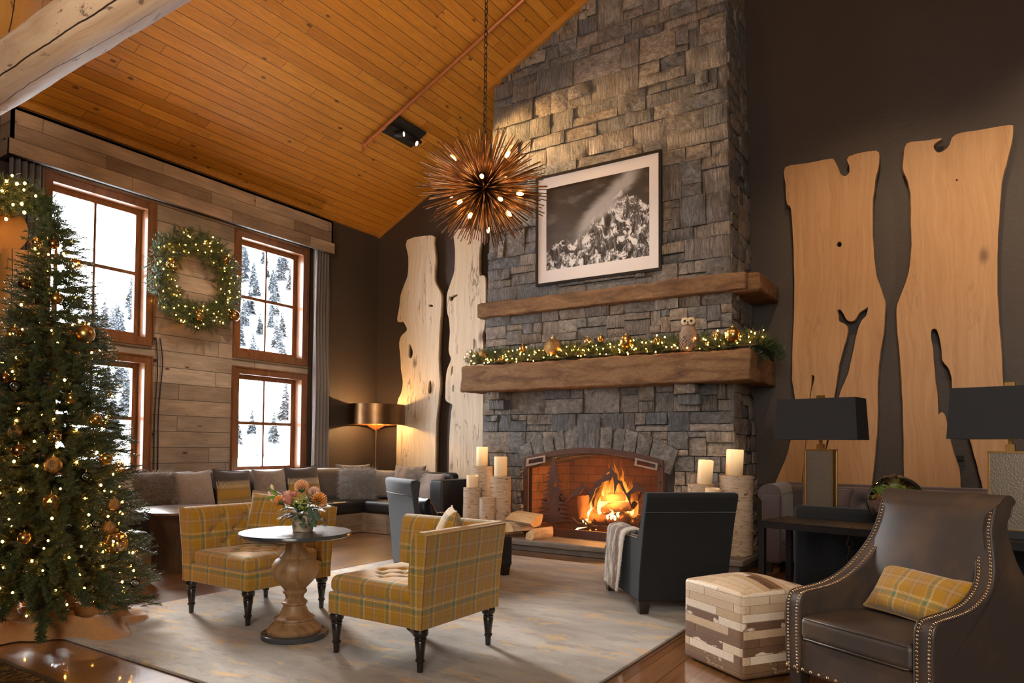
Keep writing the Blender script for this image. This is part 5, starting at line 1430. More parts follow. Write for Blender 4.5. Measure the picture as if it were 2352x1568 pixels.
# ------------------------------------------------------------------ peeled logs, top of the room and beside the fir
def log_beam(name, label, p0, p1, r, mat, cat='log beam', knobs=0, taper=.06):
    p0, p1 = Vector(p0), Vector(p1); L_ = (p1 - p0).length; NL = max(12, int(L_ / .07)); P = []; sd = p0.x * 3.1 + p0.z
    for i in range(NL + 1):
        u = i / NL; row = []
        for k in range(37):
            a = 2 * PI * k / 36
            q = r * (1 - taper * u) * (1 + .055 * noise.noise(Vector((u * L_ * 1.3 + sd, math.cos(a) * .9, math.sin(a) * .9))) + .035 * noise.noise(Vector((u * L_ * 4.5, math.cos(a) * 2 + sd, math.sin(a) * 2))))
            row.append((u * L_, q * math.cos(a), q * math.sin(a)))
        P.append(row)
    d = (p1 - p0).normalized(); rot = d.to_track_quat('X', 'Z')
    t = thing(name, label, cat, tuple(p0)); t.rotation_mode = 'QUATERNION'; t.rotation_quaternion = rot
    g = G(); g.grid(P); g.build('trunk', mat, t, smooth=70, uv=False)
    for (i, xx) in ((0, 0), (NL, L_)):
        g = G(); g.add([(0, 0, 0)] + [(z, y, 0) for (_, y, z) in P[i][:-1]], [(0, k + 1, (k + 1) % 36 + 1) for k in range(36)], None)
        o = g.build('cut_end', M['logend'], t, smooth=0, uv=False); o.location = (xx, 0, 0); o.rotation_euler = (0, PI / 2, 0) if i else (0, -PI / 2, 0)
    return t
b0 = C_O + ray(20, 145) * 4.35; b1 = C_O + ray(385, -75) * 4.35
ybm = b0.y
ax = Vector((1, 0, .02))
p_ref = C_O + ray(150, 84) * 4.3
log_beam('log_beam', 'thick pale peeled log beam crossing under the pine ceiling', p_ref - ax * 3.1, p_ref + ax * 6.3, .172, M['log'])
q_ref = C_O + ray(20, 25) * 5.0
log_beam('log_beam', 'shadowed upper log beam behind the pale peeled beam', q_ref - Vector((1, -.25, .485)) * .45, q_ref + Vector((1, -.25, .485)) * 2.4, .22, M['logo'])
pe = C_O + ray(22, 527) * 6.0
log_beam('log_post', 'golden log post at the frame edge behind the lit fir', (pe.x - .02, pe.y + .10, 0), (pe.x - .02, pe.y + .10, pe.z - .18), .17, M['logo'], 'log post')
dirb = Vector((-1, 0, 0))
log_beam('log_beam', 'short log end with cut face below the lit garland swag', tuple(Vector((pe.x, pe.y - .08, pe.z))), tuple(Vector((pe.x, pe.y - .08, pe.z)) + dirb * 1.0), .225, M['logo'])
# ------------------------------------------------------------------ fir, wreath, garlands and fairy lights
def twig_base(nn, length, nl, seed, wid=.0036):
    """one needled tip along +X: numpy quads"""
    q = np.random.default_rng(seed); V = []; F = []
    for i in range(nn):
        u = i / nn; x = length * u; a = i * 2.4 + q.normal(0, .2); L_ = nl * (1 - .45 * u) * q.uniform(.8, 1.15); sl = .9 + .3 * u
        d = np.array([sl, math.cos(a), math.sin(a)]); d /= np.linalg.norm(d)
        s_ = np.cross(d, [1, 0, 0]); s_ /= np.linalg.norm(s_) + 1e-9
        p = np.array([x, 0, 0]); b = len(V); w2 = wid * .5
        V += [p - s_ * w2, p + s_ * w2, p + d * L_ + s_ * w2 * .5, p + d * L_ - s_ * w2 * .5]; F.append((b, b + 1, b + 2, b + 3))
    b = len(V)
    V += [np.array([0, -.002, 0]), np.array([0, .002, 0]), np.array([length, .001, 0]), np.array([length, -.001, 0])]; F.append((b, b + 1, b + 2, b + 3))
    return np.array(V), np.array(F)
def scatter_twigs(base, pos, dirs, scl, seed):
    V0, F0 = base; q = np.random.default_rng(seed); n_ = len(pos)
    d = dirs / np.linalg.norm(dirs, axis=1)[:, None]
    up = q.normal(0, 1, (n_, 3)); y = np.cross(up, d); y /= np.linalg.norm(y, axis=1)[:, None]; z = np.cross(d, y)
    Rm = np.stack([d, y, z], 2)                       # columns
    V = np.einsum('nij,vj->nvi', Rm, V0) * scl[:, None, None] + pos[:, None, :]
    F = F0[None] + (np.arange(n_) * len(V0))[:, None, None]
    return V.reshape(-1, 3), F.reshape(-1, F0.shape[1])
bulb_me = None
def bulbs(root, pts, kind_rest=True, r=.0066, cap=100):
    """little lamps of one string: each of the first hundred is a part"""
    global bulb_me
    if bulb_me is None:
        bm = bmesh.new(); bmesh.ops.create_icosphere(bm, subdivisions=2, radius=1.0); bulb_me = bpy.data.meshes.new('bulb'); bm.to_mesh(bulb_me); bm.free()
        bulb_me.materials.append(M['minibulb']); bulb_me.polygons.foreach_set('use_smooth', [True] * len(bulb_me.polygons))
    for p in pts[:cap]:
        o = bpy.data.objects.new('bulb', bulb_me); COL.objects.link(o); o.parent = root; o.location = p; k = r * random.uniform(.8, 1.25); o.scale = (k, k, k * 1.25)
def wire(root, pts, r=.0022, step=3):
    g = G(); g.tube(catmull(pts, step), r, 4); g.build('wire', M['wire'], root, smooth=180, uv=False, recalc=False)

TP = at_z(102, 1440); TX, TY = TP.x, TP.y
dist_t = TY / ray(112, 1437).y
tz_top = (C_O + ray(131, 508) * ((TY) / ray(131, 508).y)).z
def rad(z):  # silhouette of the slim fir
    prof = [(0.10, .58), (.28, .61), (.55, .56), (.9, .52), (1.25, .47), (1.6, .40), (1.9, .33), (2.2, .25), (2.5, .18), (tz_top, .03)]
    for (a, b), (c, d) in zip(prof, prof[1:]):
        if z <= c: return b + (d - b) * max(0, (z - a)) / (c - a)
    return .02
t = thing('christmas_tree', 'slim fir hung with gold baubles, burlap round its foot', 'christmas tree', (TX, TY, 0))
top_off = Vector(((C_O + ray(131, 508) * (TY / ray(131, 508).y)).x - TX, 0, 0))
def axis(z): return top_off * (z / tz_top)
g = G(); g.tube([tuple(axis(z) + Vector((0, 0, z))) for z in np.linspace(.02, tz_top - .06, 8)], [.05, .045, .04, .034, .028, .02, .014, .006], 8); g.build('trunk', M['bark'], t)
q = np.random.default_rng(4); pos, drs, scl = [], [], []
z = .26
lay = 0
while z < tz_top - .04:
    Rr = rad(z); nb = max(5, int(8 + 22 * Rr))
    for k in range(nb):
        a = 2 * PI * (k + q.random() * .7) / nb + lay * .9
        L_ = Rr * q.uniform(.72, 1.10) * (.30 if (z < .95 and abs((a - R(157) + PI) % (2 * PI) - PI) < R(34)) else 1.0); o = np.array([math.cos(a), math.sin(a), 0.0]); sd = np.array([-math.sin(a), math.cos(a), 0.0])
        ax0 = np.array(axis(z)) + np.array([0, 0, z + q.uniform(-.03, .03)])
        drop = .30 if z < 1.0 else .18
        nt = max(3, int(L_ / .034))
        for i in range(nt):
            u = (i + .5) / nt
            if u < .22: continue
            p = ax0 + o * L_ * u + np.array([0, 0, -drop * L_ * u * u + .05 * u])
            for sgn in (-1, 1, 1 if k % 2 else -1):
                d = o * q.uniform(.55, 1.0) + sd * sgn * q.uniform(.25, .9) * (1.15 - u) + np.array([0, 0, q.uniform(-.25, .35)])
                pos.append(p); drs.append(d); scl.append(q.uniform(.75, 1.2) * (1.05 - .35 * (z / tz_top)))
        pos.append(ax0 + o * L_ * .93 + np.array([0, 0, -drop * L_ * .86])); drs.append(o + np.array([0, 0, .12])); scl.append(1.15)
    z += .062 + .02 * q.random(); lay += 1
for k in range(7): pos.append(np.array(axis(tz_top)) + np.array([0, 0, tz_top - .09])); drs.append(np.array([q.normal(0, .25), q.normal(0, .25), 1.0])); scl.append(.9)
V, F = scatter_twigs(twig_base(30, .115, .034, 1, .0046), np.array(pos), np.array(drs), np.array(scl), 5)
fo = np_obj('foliage', V, F, M['needle'], t)
# spiral strings of fairy lights
def spiral(z0, z1, turns, n_, seed):
    q2 = random.Random(seed); out = []
    for i in range(n_):
        u = (i + .5) / n_; z = z0 + (z1 - z0) * u; a = turns * 2 * PI * u + seed
        rr = rad(z) * q2.uniform(.72, .98) + .01
        p = axis(z) + Vector((math.cos(a) * rr, math.sin(a) * rr, z + q2.uniform(-.06, .05) - .2 * rr * .5)); out.append(p)
    return out
for (z0, z1, tn, n_, sd, lb) in ((.22, .62, 4.3, 66, 1, 'fairy lights around the lowest boughs of the fir'), (.62, 1.02, 4.6, 64, 2, 'fairy lights just above the lowest string on the fir'), (1.0, 1.55, 5.2, 60, 3, 'fairy lights around the middle of the fir'), (1.55, tz_top - .08, 7, 50, 4, 'fairy lights winding to the top of the fir')):
    r_ = thing('fairy_lights', lb, 'string lights', (TX, TY, 0), 0, 'strings of lights on the fir'); pts = spiral(z0, z1, tn, n_, sd)
    bulbs(r_, pts); wire(r_, pts, .002, 2)
# baubles
ball = {}
def bauble(px_, py_, rpx, kind, label, depth=None, plane=None, group='baubles on the fir', cat='ornament'):
    """hangs on the visible side of the tree"""
    d = ray(px_, py_)
    if plane is not None: c = at_x(px_, py_, plane)
    elif depth: c = C_O + d * depth
    else:
        # first point along the sight line inside the cone of boughs
        c = None
        for i in range(400):
            p = C_O + d * (dist_t - 1.0 + i * .004); ax_ = axis(p.z); rr = math.hypot(p.x - TX - ax_.x, p.y - TY - ax_.y)
            if rr < rad(max(.12, p.z)) * 1.0 + .02: c = p; break
        if c is None: c = C_O + d * dist_t
    dd = (c - C_O).dot(C_F); r = rpx * dd / FOC
    t = thing('bauble', label, cat, tuple(c), 0, group)
    g = G()
    if kind == 'facet':
        bm = bmesh.new(); bmesh.ops.create_icosphere(bm, subdivisions=2, radius=r); me = bpy.data.meshes.new('ball'); bm.to_mesh(me); bm.free(); finish(me, 'ball', M['orn_gold'], t, 0)
    else:
        n_ = 14; g.lathe([(max(.0004, r * math.sin(PI * k / n_)), -r * math.cos(PI * k / n_)) for k in range(n_ + 1)], 24)
        mt = {'gold': 'orn_gold', 'bronze': 'orn_bronze', 'glit': 'orn_glit', 'clear': 'clear', 'cgold': 'clear_gold'}[kind]
        g.build('ball', M[mt], t, smooth=180, uv=False)
    g = G(); g.lathe([(r * .22, r * .97), (r * .22, r * 1.12), (r * .12, r * 1.16)], 12); g.tube([(0, 0, r * 1.14), (0, 0, r * 1.4)], max(.0015, r * .04), 5); g.build('cap', M['gold'], t, uv=False)
    return t
BA = [(195, 767, 21, 'gold', 'largest satin gold bauble on the right edge of the fir'), (129, 686, 13, 'gold', 'gold bauble above the largest satin one on the fir'), (174, 607, 13, 'cgold', 'speckled clear bauble high on the window side of the fir'), (123, 560, 12, 'bronze', 'bronze bauble nearest the tip of the fir'), (83, 558, 12, 'cgold', 'clear champagne bauble beside the topmost bronze one'),
      (56, 652, 13, 'bronze', 'bronze bauble near the log post, high on the fir'), (34, 768, 17, 'cgold', 'large sparkling champagne bauble on the log post side of the fir'), (34, 886, 14, 'clear', 'clear glass bauble on the post side, mid height of the fir'), (164, 914, 12, 'gold', 'gold bauble tucked behind the boughs near mid height'), (221, 962, 12, 'gold', 'pale gold bauble hanging by the lower window of the fir'),
      (33, 990, 15, 'glit', 'olive gold bauble on the post side of the fir'), (42, 1034, 14, 'bronze', 'bronze bauble just below the olive gold one'), (127, 1003, 14, 'cgold', 'clear bauble in the brightest cluster of lights'), (122, 1067, 18, 'glit', 'glittered gold bauble in the centre of the fir'), (244, 1053, 14, 'gold', 'gold bauble beside the window sill, right edge of the fir'),
      (275, 1070, 13, 'cgold', 'sparkling bauble farthest out beside the banquette pillows'), (118, 1152, 18, 'facet', 'faceted gold bauble low in the centre of the fir'), (56, 1235, 14, 'gold', 'plain gold bauble lowest on the post side of the fir'), (198, 1095, 12, 'clear', 'clear bauble below the pillows side of the fir'), (262, 1158, 13, 'glit', 'glittered bauble in front of the shaggy fawn pillow'),
      (222, 1200, 12, 'clear', 'small clear bauble above the big clear one'), (252, 1211, 13, 'glit', 'glittered bauble above the big clear globe on the fir'), (265, 1245, 27, 'cgold', 'big clear globe bauble on the seat side of the fir'), (310, 1338, 11, 'clear', 'clear bauble hanging lowest at the bough tip by the floor'), (12, 868, 11, 'bronze', 'bronze bauble at the very frame edge of the fir')]
for b in BA: bauble(*b)
# burlap at the foot: a gathered, folded cloth
P = []; NU, NV = 180, 52
for i in range(NU):
    a = 2 * PI * i / NU; row = []
    for j in range(NV + 1):
        v = j / NV
        ro = .90 * (.66 + .14 * math.sin(a * 2 + .6)) * (1 - .22 * math.exp(-((a - 6.05) / .5) ** 2)) + .09 * math.sin(a * 5 + 1.2) + .05 * math.sin(a * 9)
        rr = .12 + (ro - .12) * v
        env = math.sin(PI * min(1, v * 1.02)) ** .7
        wv = 1.5 * noise.noise(Vector((math.cos(a) * 1.3, math.sin(a) * 1.3, 2 + v * 1.2)))
        f1 = 1 - abs(math.sin(2.6 * PI * v + 2.2 * wv + 1.1 * math.sin(2 * a) + .6)) ** .8
        f2 = 1 - abs(math.sin(2.5 * a + 3.0 * wv + 2.0 * v)) ** .7
        f3 = 1 - abs(math.sin(5.5 * a - 4.0 * v + 2.5 * wv)) ** .7
        h = .012 + env * (.030 + .105 * f1 * (.55 + .6 * abs(math.sin(a * 1.5 + 1))) + .075 * f2 * (1 - .5 * v) + .030 * f3 + .012 * noise.noise(Vector((math.cos(a) * 9, math.sin(a) * 9, v * 6)))) + .05 * (1 - v) ** 2
        if v > .96: h = .012
        rr += .035 * math.sin(5 * a + 8 * v + 2 * wv) * env
        row.append((rr * math.cos(a), rr * math.sin(a), max(.012, h)))
    P.append(row)
g = G(); g.grid(P, None, True)
sk = g.build('tree_skirt', M['burlap'], smooth=180, recalc=True); sk.location = (TX, TY, 0); s_ = sk.modifiers.new('thickness', 'SOLIDIFY'); s_.thickness = .006
s_ = sk.modifiers.new('smooth', 'SUBSURF'); s_.levels = 1; s_.render_levels = 1
tag(sk, 'crumpled burlap cloth gathered around the foot of the fir', 'tree skirt')

def strand_foliage(name, path, r, dens, mat, root, seed, base, flat=None, squash=1.0, scale=1.0):
    """needles around a path (wreaths and garlands)"""
    q2 = np.random.default_rng(seed); pos, drs, sc = [], [], []
    for k in range(len(path) - 1):
        a, b = Vector(path[k]), Vector(path[k + 1]); d = (b - a); L_ = d.length; n_ = max(1, int(L_ * dens))
        tn = d.normalized()
        for i in range(n_):
            p = a + d * q2.random()
            v = Vector(q2.normal(0, 1, 3)); v = (v - tn * v.dot(tn)).normalized()
            if flat is not None and v.dot(flat) < -.2: v = v - 2 * flat * v.dot(flat)
            ro = r * q2.random() ** .7 * .75
            pos.append(p + v * ro); dd = v * q2.uniform(.5, 1) + tn * q2.uniform(-.9, .9) + Vector(q2.normal(0, .2, 3)); drs.append(dd); sc.append(q2.uniform(.7, 1.15) * scale)
    V, F = scatter_twigs(base, np.array([tuple(p) for p in pos]), np.array([tuple(p) for p in drs]), np.array(sc), seed + 1)
    return np_obj(name, V, F, mat, root)
# wreath on the cladding between the windows
WXp = XW + .03
wc = at_x(447, 644, WXp + .10)
wt = at_x(447, 540, WXp + .1).z; wb = at_x(450, 748, WXp + .1).z; Rw = (wt - wb) / 2 - .10
t = thing('wreath', 'large round fir wreath with fairy lights between the windows', 'wreath', tuple(wc))
ring = [(0, Rw * math.cos(a), Rw * math.sin(a)) for a in np.linspace(0, 2 * PI, 49)]
g = G(); g.tube(ring[:-1], .03, 6, True); g.build('ring', M['wire'], t, uv=False)
strand_foliage('foliage', ring, .185, 520, M['needle2'], t, 31, twig_base(26, .12, .040, 3, .005), Vector((1, 0, 0)))
rl = thing('fairy_lights', 'fairy lights twisted through the round wreath', 'string lights', tuple(wc)); pts = []
q3 = random.Random(8)
for i in range(100):
    a = 2 * PI * i * 3 / 100 + q3.uniform(-.1, .1); rr = Rw + q3.uniform(-.15, .15); pts.append(Vector((q3.uniform(.05, .15), rr * math.cos(a), rr * math.sin(a))))
bulbs(rl, pts, r=.0068); wire(rl, pts, .002, 1)
for b in ((395, 608, 15, 'cgold', 'clear speckled bauble on the upper window side of the wreath'), (457, 725, 12, 'gold', 'satin gold bauble at the bottom of the wreath'), (538, 725, 13, 'bronze', 'rose bronze bauble hanging over the window casing from the wreath'), (518, 597, 10, 'bronze', 'bronze bauble on the wreath beside the window casing'), (408, 671, 6, 'cgold', 'tiny clear bauble on the inner side of the wreath')):
    bauble(*b, plane=WXp + .22, group='baubles on the wreath')
# mantel garland
my = 7.88; gz = 2.400
gp = [Vector((x, my + .02 * math.sin(x * 5), gz + .045 + .03 * noise.noise(Vector((x * 2.1, 0, 0))))) for x in np.linspace(-5.80, -2.02, 40)] + [Vector((-1.93, 7.92, gz + .05)), Vector((-1.86, 8.02, gz + .0)), Vector((-1.84, 8.12, gz - .05)), Vector((-1.83, 8.25, gz - .10))]
t = thing('garland', 'fir garland with fairy lights along the stone mantel', 'garland', (0, 0, 0))
g = G(); g.tube(gp, .022, 6); g.build('rope', M['wire'], t, uv=False)
strand_foliage('foliage', gp, .155, 560, M['needle2'], t, 41, twig_base(24, .10, .036, 4, .0046), Vector((0, 0, 1)))
for (a, b, lb) in ((-5.82, -3.95, 'fairy lights through the window half of the mantel garland'), (-3.95, -1.86, 'fairy lights through the owl half of the mantel garland')):
    rl = thing('fairy_lights', lb, 'string lights', (0, 0, 0)); pts = []
    for i in range(72):
        x = a + (b - a) * (i + .5) / 72 + q3.uniform(-.05, .05); pts.append(Vector((x, my - .04 - abs(q3.gauss(.03, .06)) + (0.10 if x > -1.95 else 0), gz + .03 + q3.uniform(-.02, .17))))
    bulbs(rl, pts, r=.0068); wire(rl, pts, .002, 1)
for b in ((1270, 797, 20, 'glit', 'largest glittered gold bauble on the mantel garland'), (1438, 784, 15, 'gold', 'satin gold bauble midway along the mantel garland'), (1380, 777, 8, 'gold', 'small gold bauble between the two larger mantel baubles'), (1683, 768, 17, 'gold', 'satin gold bauble by the chimney corner beyond the owl'), (1644, 769, 8, 'cgold', 'small clear bauble just beyond the owl'), (1200, 800, 8, 'gold', 'small gold bauble on the window half of the mantel garland'), (1149, 825, 6, 'gold', 'tiny gold bauble hanging low at the window end of the garland'), (1109, 812, 9, 'glit', 'glittered bauble at the window end of the mantel garland'), (1350, 783, 9, 'cgold', 'clear champagne bauble deep in the mantel garland'), (1508, 782, 8, 'cgold', 'small clear bauble close to the near side of the owl')):
    p = at_y(b[0], b[1], my - .12); bauble(*b[:5], depth=(p - C_O).dot(C_F), group='baubles on the mantel garland')
# swag over the log end beside the fir
t = thing('garland', 'lit fir swag draped over the cut log end by the fir', 'garland', (0, 0, 0)); sw = []
for a in np.linspace(-.15, 2.9, 16):
    sw.append(Vector((pe.x + .10, pe.y, pe.z)) + Vector((0, 1, 0)) * .30 * math.cos(a) + Vector((0, 0, 1)) * .27 * math.sin(a))
strand_foliage('foliage', sw, .125, 620, M['needle2'], t, 51, twig_base(24, .11, .05, 6, .004), Vector((1, 0, 0)))
rl = thing('fairy_lights', 'fairy lights looped over the cut log end by the fir', 'string lights', (0, 0, 0)); pts = []
for (x, y) in ((28, 403), (15, 416), (39, 422), (5, 438), (57, 421), (55, 436), (82, 450), (30, 470), (50, 468), (56, 488), (14, 503)): pts.append(C_O + ray(x, y) * (6.0 - .22))
bulbs(rl, pts, r=.0105); wire(rl, pts, .003, 3)

# ------------------------------------------------------------------ owl on the mantel
ow = at_y(1581, 800, 7.80); oh = .40
t = thing('owl_figurine', 'birch bark owl ornament standing in the mantel garland', 'figurine', (ow.x, 7.80, gz + .004), R(14))
g = G(); g.lathe([(.02, .0), (.05, .03), (.083, .09), (.098, .16), (.092, .22), (.074, .27), (.05, .30)], 22); g.build('body', M['owl'], t, uv=False)
g = G(); 
g.rbox(-.080, .080, -.068, .066, .262, .39, .062, 6); hd = g.build('head', M['owl'], t, smooth=180, uv=False)
for s_ in (-1, 1):
    g = G(); g.lathe([(.001, .012), (.030, .010), (.042, .004), (.046, -.01)], 20, Matrix.Translation((s_ * .037, -.062, .335)) @ Matrix.Rotation(PI / 2, 4, 'X') @ Matrix.Rotation(s_ * .25, 4, 'Y')); g.build('eye_disc', M['owlface'], hd, uv=False)
    g = G(); g.lathe([(.001, .022), (.010, .019), (.015, .011), (.015, .0)], 14, Matrix.Translation((s_ * .036, -.064, .335)) @ Matrix.Rotation(PI / 2, 4, 'X')); g.build('eye', M['black'], hd, uv=False)
    g = G(); g.lathe([(.022, 0), (.012, .022), (.002, .036)], 8, Matrix.Translation((s_ * .055, -.01, .372)) @ Matrix.Rotation(s_ * .35, 4, 'Y')); g.build('ear_tuft', M['owl'], hd, uv=False)
    g = G(); g.rbox(s_ * .070 - .014, s_ * .070 + .014, -.05, .075, .05, .24, .013, 5, Matrix.Rotation(-s_ * .10, 4, 'Y')); g.build('wing', M['owl'], t, smooth=180, uv=False)
    g = G(); g.lathe([(.02, 0), (.018, .02), (.012, .05)], 8, Matrix.Translation((s_ * .035, -.02, -.0))); g.build('foot', M['bark'], t, uv=False)
g = G(); g.lathe([(.010, 0), (.007, .018), (.001, .030)], 8, Matrix.Translation((0, -.07, .325)) @ Matrix.Rotation(2.2, 4, 'X')); g.build('beak', M['ebony'], hd, uv=False)
g = G(); qo = random.Random(4)
for k in range(15):
    zz = .05 + k * .017
    for j in range(9):
        a = -PI / 2 + (j - 4 + (k % 2) * .5) * .42 + qo.uniform(-.05, .05); rr = .040 + .06 * math.sin(PI * min(1, (zz + .03) / .36))
        c, s_ = math.cos(a), math.sin(a); b = Vector((rr * c, rr * s_, zz)); tn = Vector((-s_, c, 0)); ou = Vector((c, s_, 0)); w2 = .017
        g.add([b - tn * w2, b + tn * w2, b + tn * w2 * .6 + ou * .012 - Vector((0, 0, .034)), b + ou * .016 - Vector((0, 0, .042)), b - tn * w2 * .6 + ou * .012 - Vector((0, 0, .034))], [(0, 1, 2, 3, 4)])
g.build('breast_scales', M['owl'], t, smooth=0, recalc=False, uv=False)
g = G(); g.prism([(-.02, .05), (.055, .05), (.12, -.0), (.05, .0)], -.03, .03, 'x', Matrix.Translation((.01, .05, 0))); g.build('tail', M['bark'], t, smooth=0, uv=False)
# ------------------------------------------------------------------ rug, carpet
g = G(); g.rbox(-5.40, -1.68, 2.30, 6.98, .001, .020, .008, (30, 40, 1)); o = g.build('rug', M['rug'], smooth=60, uv=False); tag(o, 'mottled grey and ochre wool rug under the seating group', 'rug')
g = G(); g.box(-8.6, 2.0, -1.5, 1.845, .001, .014); o = g.build('carpet', M['carpet'], smooth=0, uv=False); tag(o, 'dark scribble patterned carpet at the near edge', 'carpet')
g = G(); g.box(-8.6, 2.0, 1.845, 1.875, .001, .016); struct(g.build('trim_6', M['black'], smooth=0))
RZ = .0205

# ------------------------------------------------------------------ plaid corner chairs
def turned_leg(parent, x, y, H=.245):
    g = G(); pr = [(.014, .0), (.017, .002), (.020, .055), (.027, .062), (.028, .070), (.022, .078), (.024, .10), (.033, .172), (.030, .178), (.035, .184), (.035, .190), (.030, .195), (.040, .205), (.046, .222), (.043, .238), (.030, .245)]
    g.lathe([(r, z * H / .245) for r, z in pr], 22); o = g.build('leg', M['ebony'], parent, smooth=40, uv=False); o.location = (x, y, 0)
def tuft_fn(btn, amp, rad_, axis):
    def fn(a, b):
        d = 0
        for (x, y) in btn:
            q = math.hypot(a - x, b - y); d += amp * math.exp(-(q / rad_) ** 2) + amp * .35 * math.exp(-q / (rad_ * 1.9))
        return d
    return fn
def crease(btn, a, b, w_=.016, maxd=.32):
    """soft folds along the lines joining neighbouring buttons"""
    d = 0
    for i in range(len(btn)):
        for j in range(i + 1, len(btn)):
            x0, y0 = btn[i]; x1, y1 = btn[j]; L_ = math.hypot(x1 - x0, y1 - y0)
            if L_ > maxd: continue
            u = max(0, min(1, ((a - x0) * (x1 - x0) + (b - y0) * (y1 - y0)) / L_ ** 2)); q = math.hypot(a - x0 - u * (x1 - x0), b - y0 - u * (y1 - y0))
            d = max(d, math.exp(-(q / w_) ** 2))
    return d
def corner_chair(loc, sx, label):
    t = thing('corner_chair', label, 'chair', (loc[0], loc[1], RZ), 0, 'plaid corner chairs')
    s = .375
    for (x, y) in ((-.335, -.335), (.335, -.335), (.335, .335), (-.335, .335)): turned_leg(t, x, y)
    g = G(); g.rbox(-s, s, -s, s, .243, .375, .012, (12, 12, 3)); g.build('seat_rail', M['plaid'], t, smooth=40)
    # tufted seat cushion
    a0, a1 = (-s + .01, s - .10) if sx > 0 else (-s + .10, s - .01)
    cx = (a0 + a1) / 2; cyy = -.045
    btn = [(cx + dx, cyy + dy) for dx, dy in ((0, 0), (-.19, .0), (.19, .0), (0, .19), (0, -.19), (-.1, .1), (.1, .1), (-.1, -.1), (.1, -.1))]
    tf = tuft_fn(btn, .026, .030, 'z')
    def fs(p, n):
        if n.z > .3 and p.z > .43:
            p = Vector(p); cr = crease(btn, p.x, p.y, .014, .15)
            edge = min(p.x - a0, a1 - p.x, p.y + s, s - .10 - p.y); p.z += .022 * math.sin(min(1, max(0, edge) / .12) * PI / 2) - tf(p.x, p.y) - .010 * cr
        elif abs(n.z) < .3: p = p + n * .006 * math.sin(p.x * 33) * math.sin(p.y * 33)
        return p
    g = G(); g.rbox(a0, a1, -s, s - .10, .372, .468, .035, (44, 44, 3), None, fs); g.build('seat_cushion', M['plaid'], t, smooth=75)
    for (bx, by) in btn:
        if abs(bx - cx) > .18 or abs(by - cyy) > .18: continue
        g = G(); g.lathe([(.001, .008), (.010, .005), (.013, -.002)], 10, Matrix.Translation((bx, by, .468 + .022 - .028))); g.build('button', M['plaid'], t)
    # two backs that flare outward
    def back(axis):
        # profile: (offset from chair centre outward, z); inner face first
        L0, L1 = (-s - .006, s + .006)
        inner = [(.285, .40), (.280, .47), (.283, .55), (.292, .64), (.305, .71), (.318, .755), (.335, .782)]
        outer = [(.365, .795), (.40, .792), (.418, .778), (.412, .70), (.398, .58), (.386, .45), (.377, .33), (.375, .245)]
        prof = inner + outer + [(.30, .245), (.30, .36)]
        bt = [(-.20, .60), (0, .60), (.20, .60), (-.10, .50), (.10, .50), (-.10, .70), (.10, .70)]
        tf2 = tuft_fn(bt, .024, .028, 'y')
        nu = 56; P = []
        full = []
        for (o_, z) in zip(prof, prof[1:] + prof[:1]):
            m_ = 5 if z in inner or o_ in inner[:-1] else 2
            for k in range(m_): full.append((o_[0] + (z[0] - o_[0]) * k / m_, o_[1] + (z[1] - o_[1]) * k / m_))
        for i in range(nu + 1):
            u = L0 + (L1 - L0) * i / nu; row = []
            for (of, z) in full:
                flare = 0
                if of < .345 and .40 < z < .78:
                    cr = crease(bt, u, z, .012, .16); e = min(1, (z - .40) / .08, (.79 - z) / .06); ee = min(1, (u - L0) / .06, (L1 - u) / .06)
                    of = of - .016 * max(0, e) * max(0, ee) + (tf2(u, z) + .008 * cr) * max(0, min(1, ee))
                fl = 1 + .045 * max(0, (z - .40) / .4)
                uu = u * fl
                row.append((uu, of, z) if axis == 'y' else (sx * of, uu, z))
            P.append(row)
        g = G(); g.grid([r_ + [r_[0]] for r_ in P])
        m_ = len(full)
        for i in (0, nu):
            b = len(g.v); g.v += [p for p in P[i]]; g.f.append(tuple(b + k for k in range(m_))); g.m.append(0)
        g.build('back', M['plaid'], t, smooth=50)
        for (bu, bz) in bt:
            g = G(); p = (bu, .286 + .03, bz) if axis == 'y' else (sx * (.286 + .03), bu, bz)
            g.lathe([(.001, .006), (.010, .004), (.013, -.002)], 10, Matrix.Translation(p) @ (Matrix.Rotation(PI / 2, 4, 'X') if axis == 'y' else Matrix.Rotation(-sx * PI / 2, 4, 'Y'))); g.build('button', M['plaid'], t)
        # welt along the top outer edge
        g = G(); zz = [(u * 1.045, .418, .780) if axis == 'y' else (sx * .418, u * 1.045, .780) for u in (L0, 0, L1)]; g.tube(zz, .006, 6)
        for u in (L0, L1): g.tube([((u * (1 + .045 * max(0, (z - .4) / .4))), o_, z) if axis == 'y' else (sx * o_, u * (1 + .045 * max(0, (z - .4) / .4)), z) for (o_, z) in outer[2:]], .005, 5)
        g.build('welt', M['plaid'], t, smooth=180)
    back('y'); back('x')
    return t
CL, CR = (-4.575, 3.50), (-2.925, 3.41)
corner_chair(CL, -1, 'mustard plaid corner chair behind the pedestal table, open side facing the camera')
corner_chair(CR, 1, 'mustard plaid corner chair showing its flat outer side, right of the pedestal table')
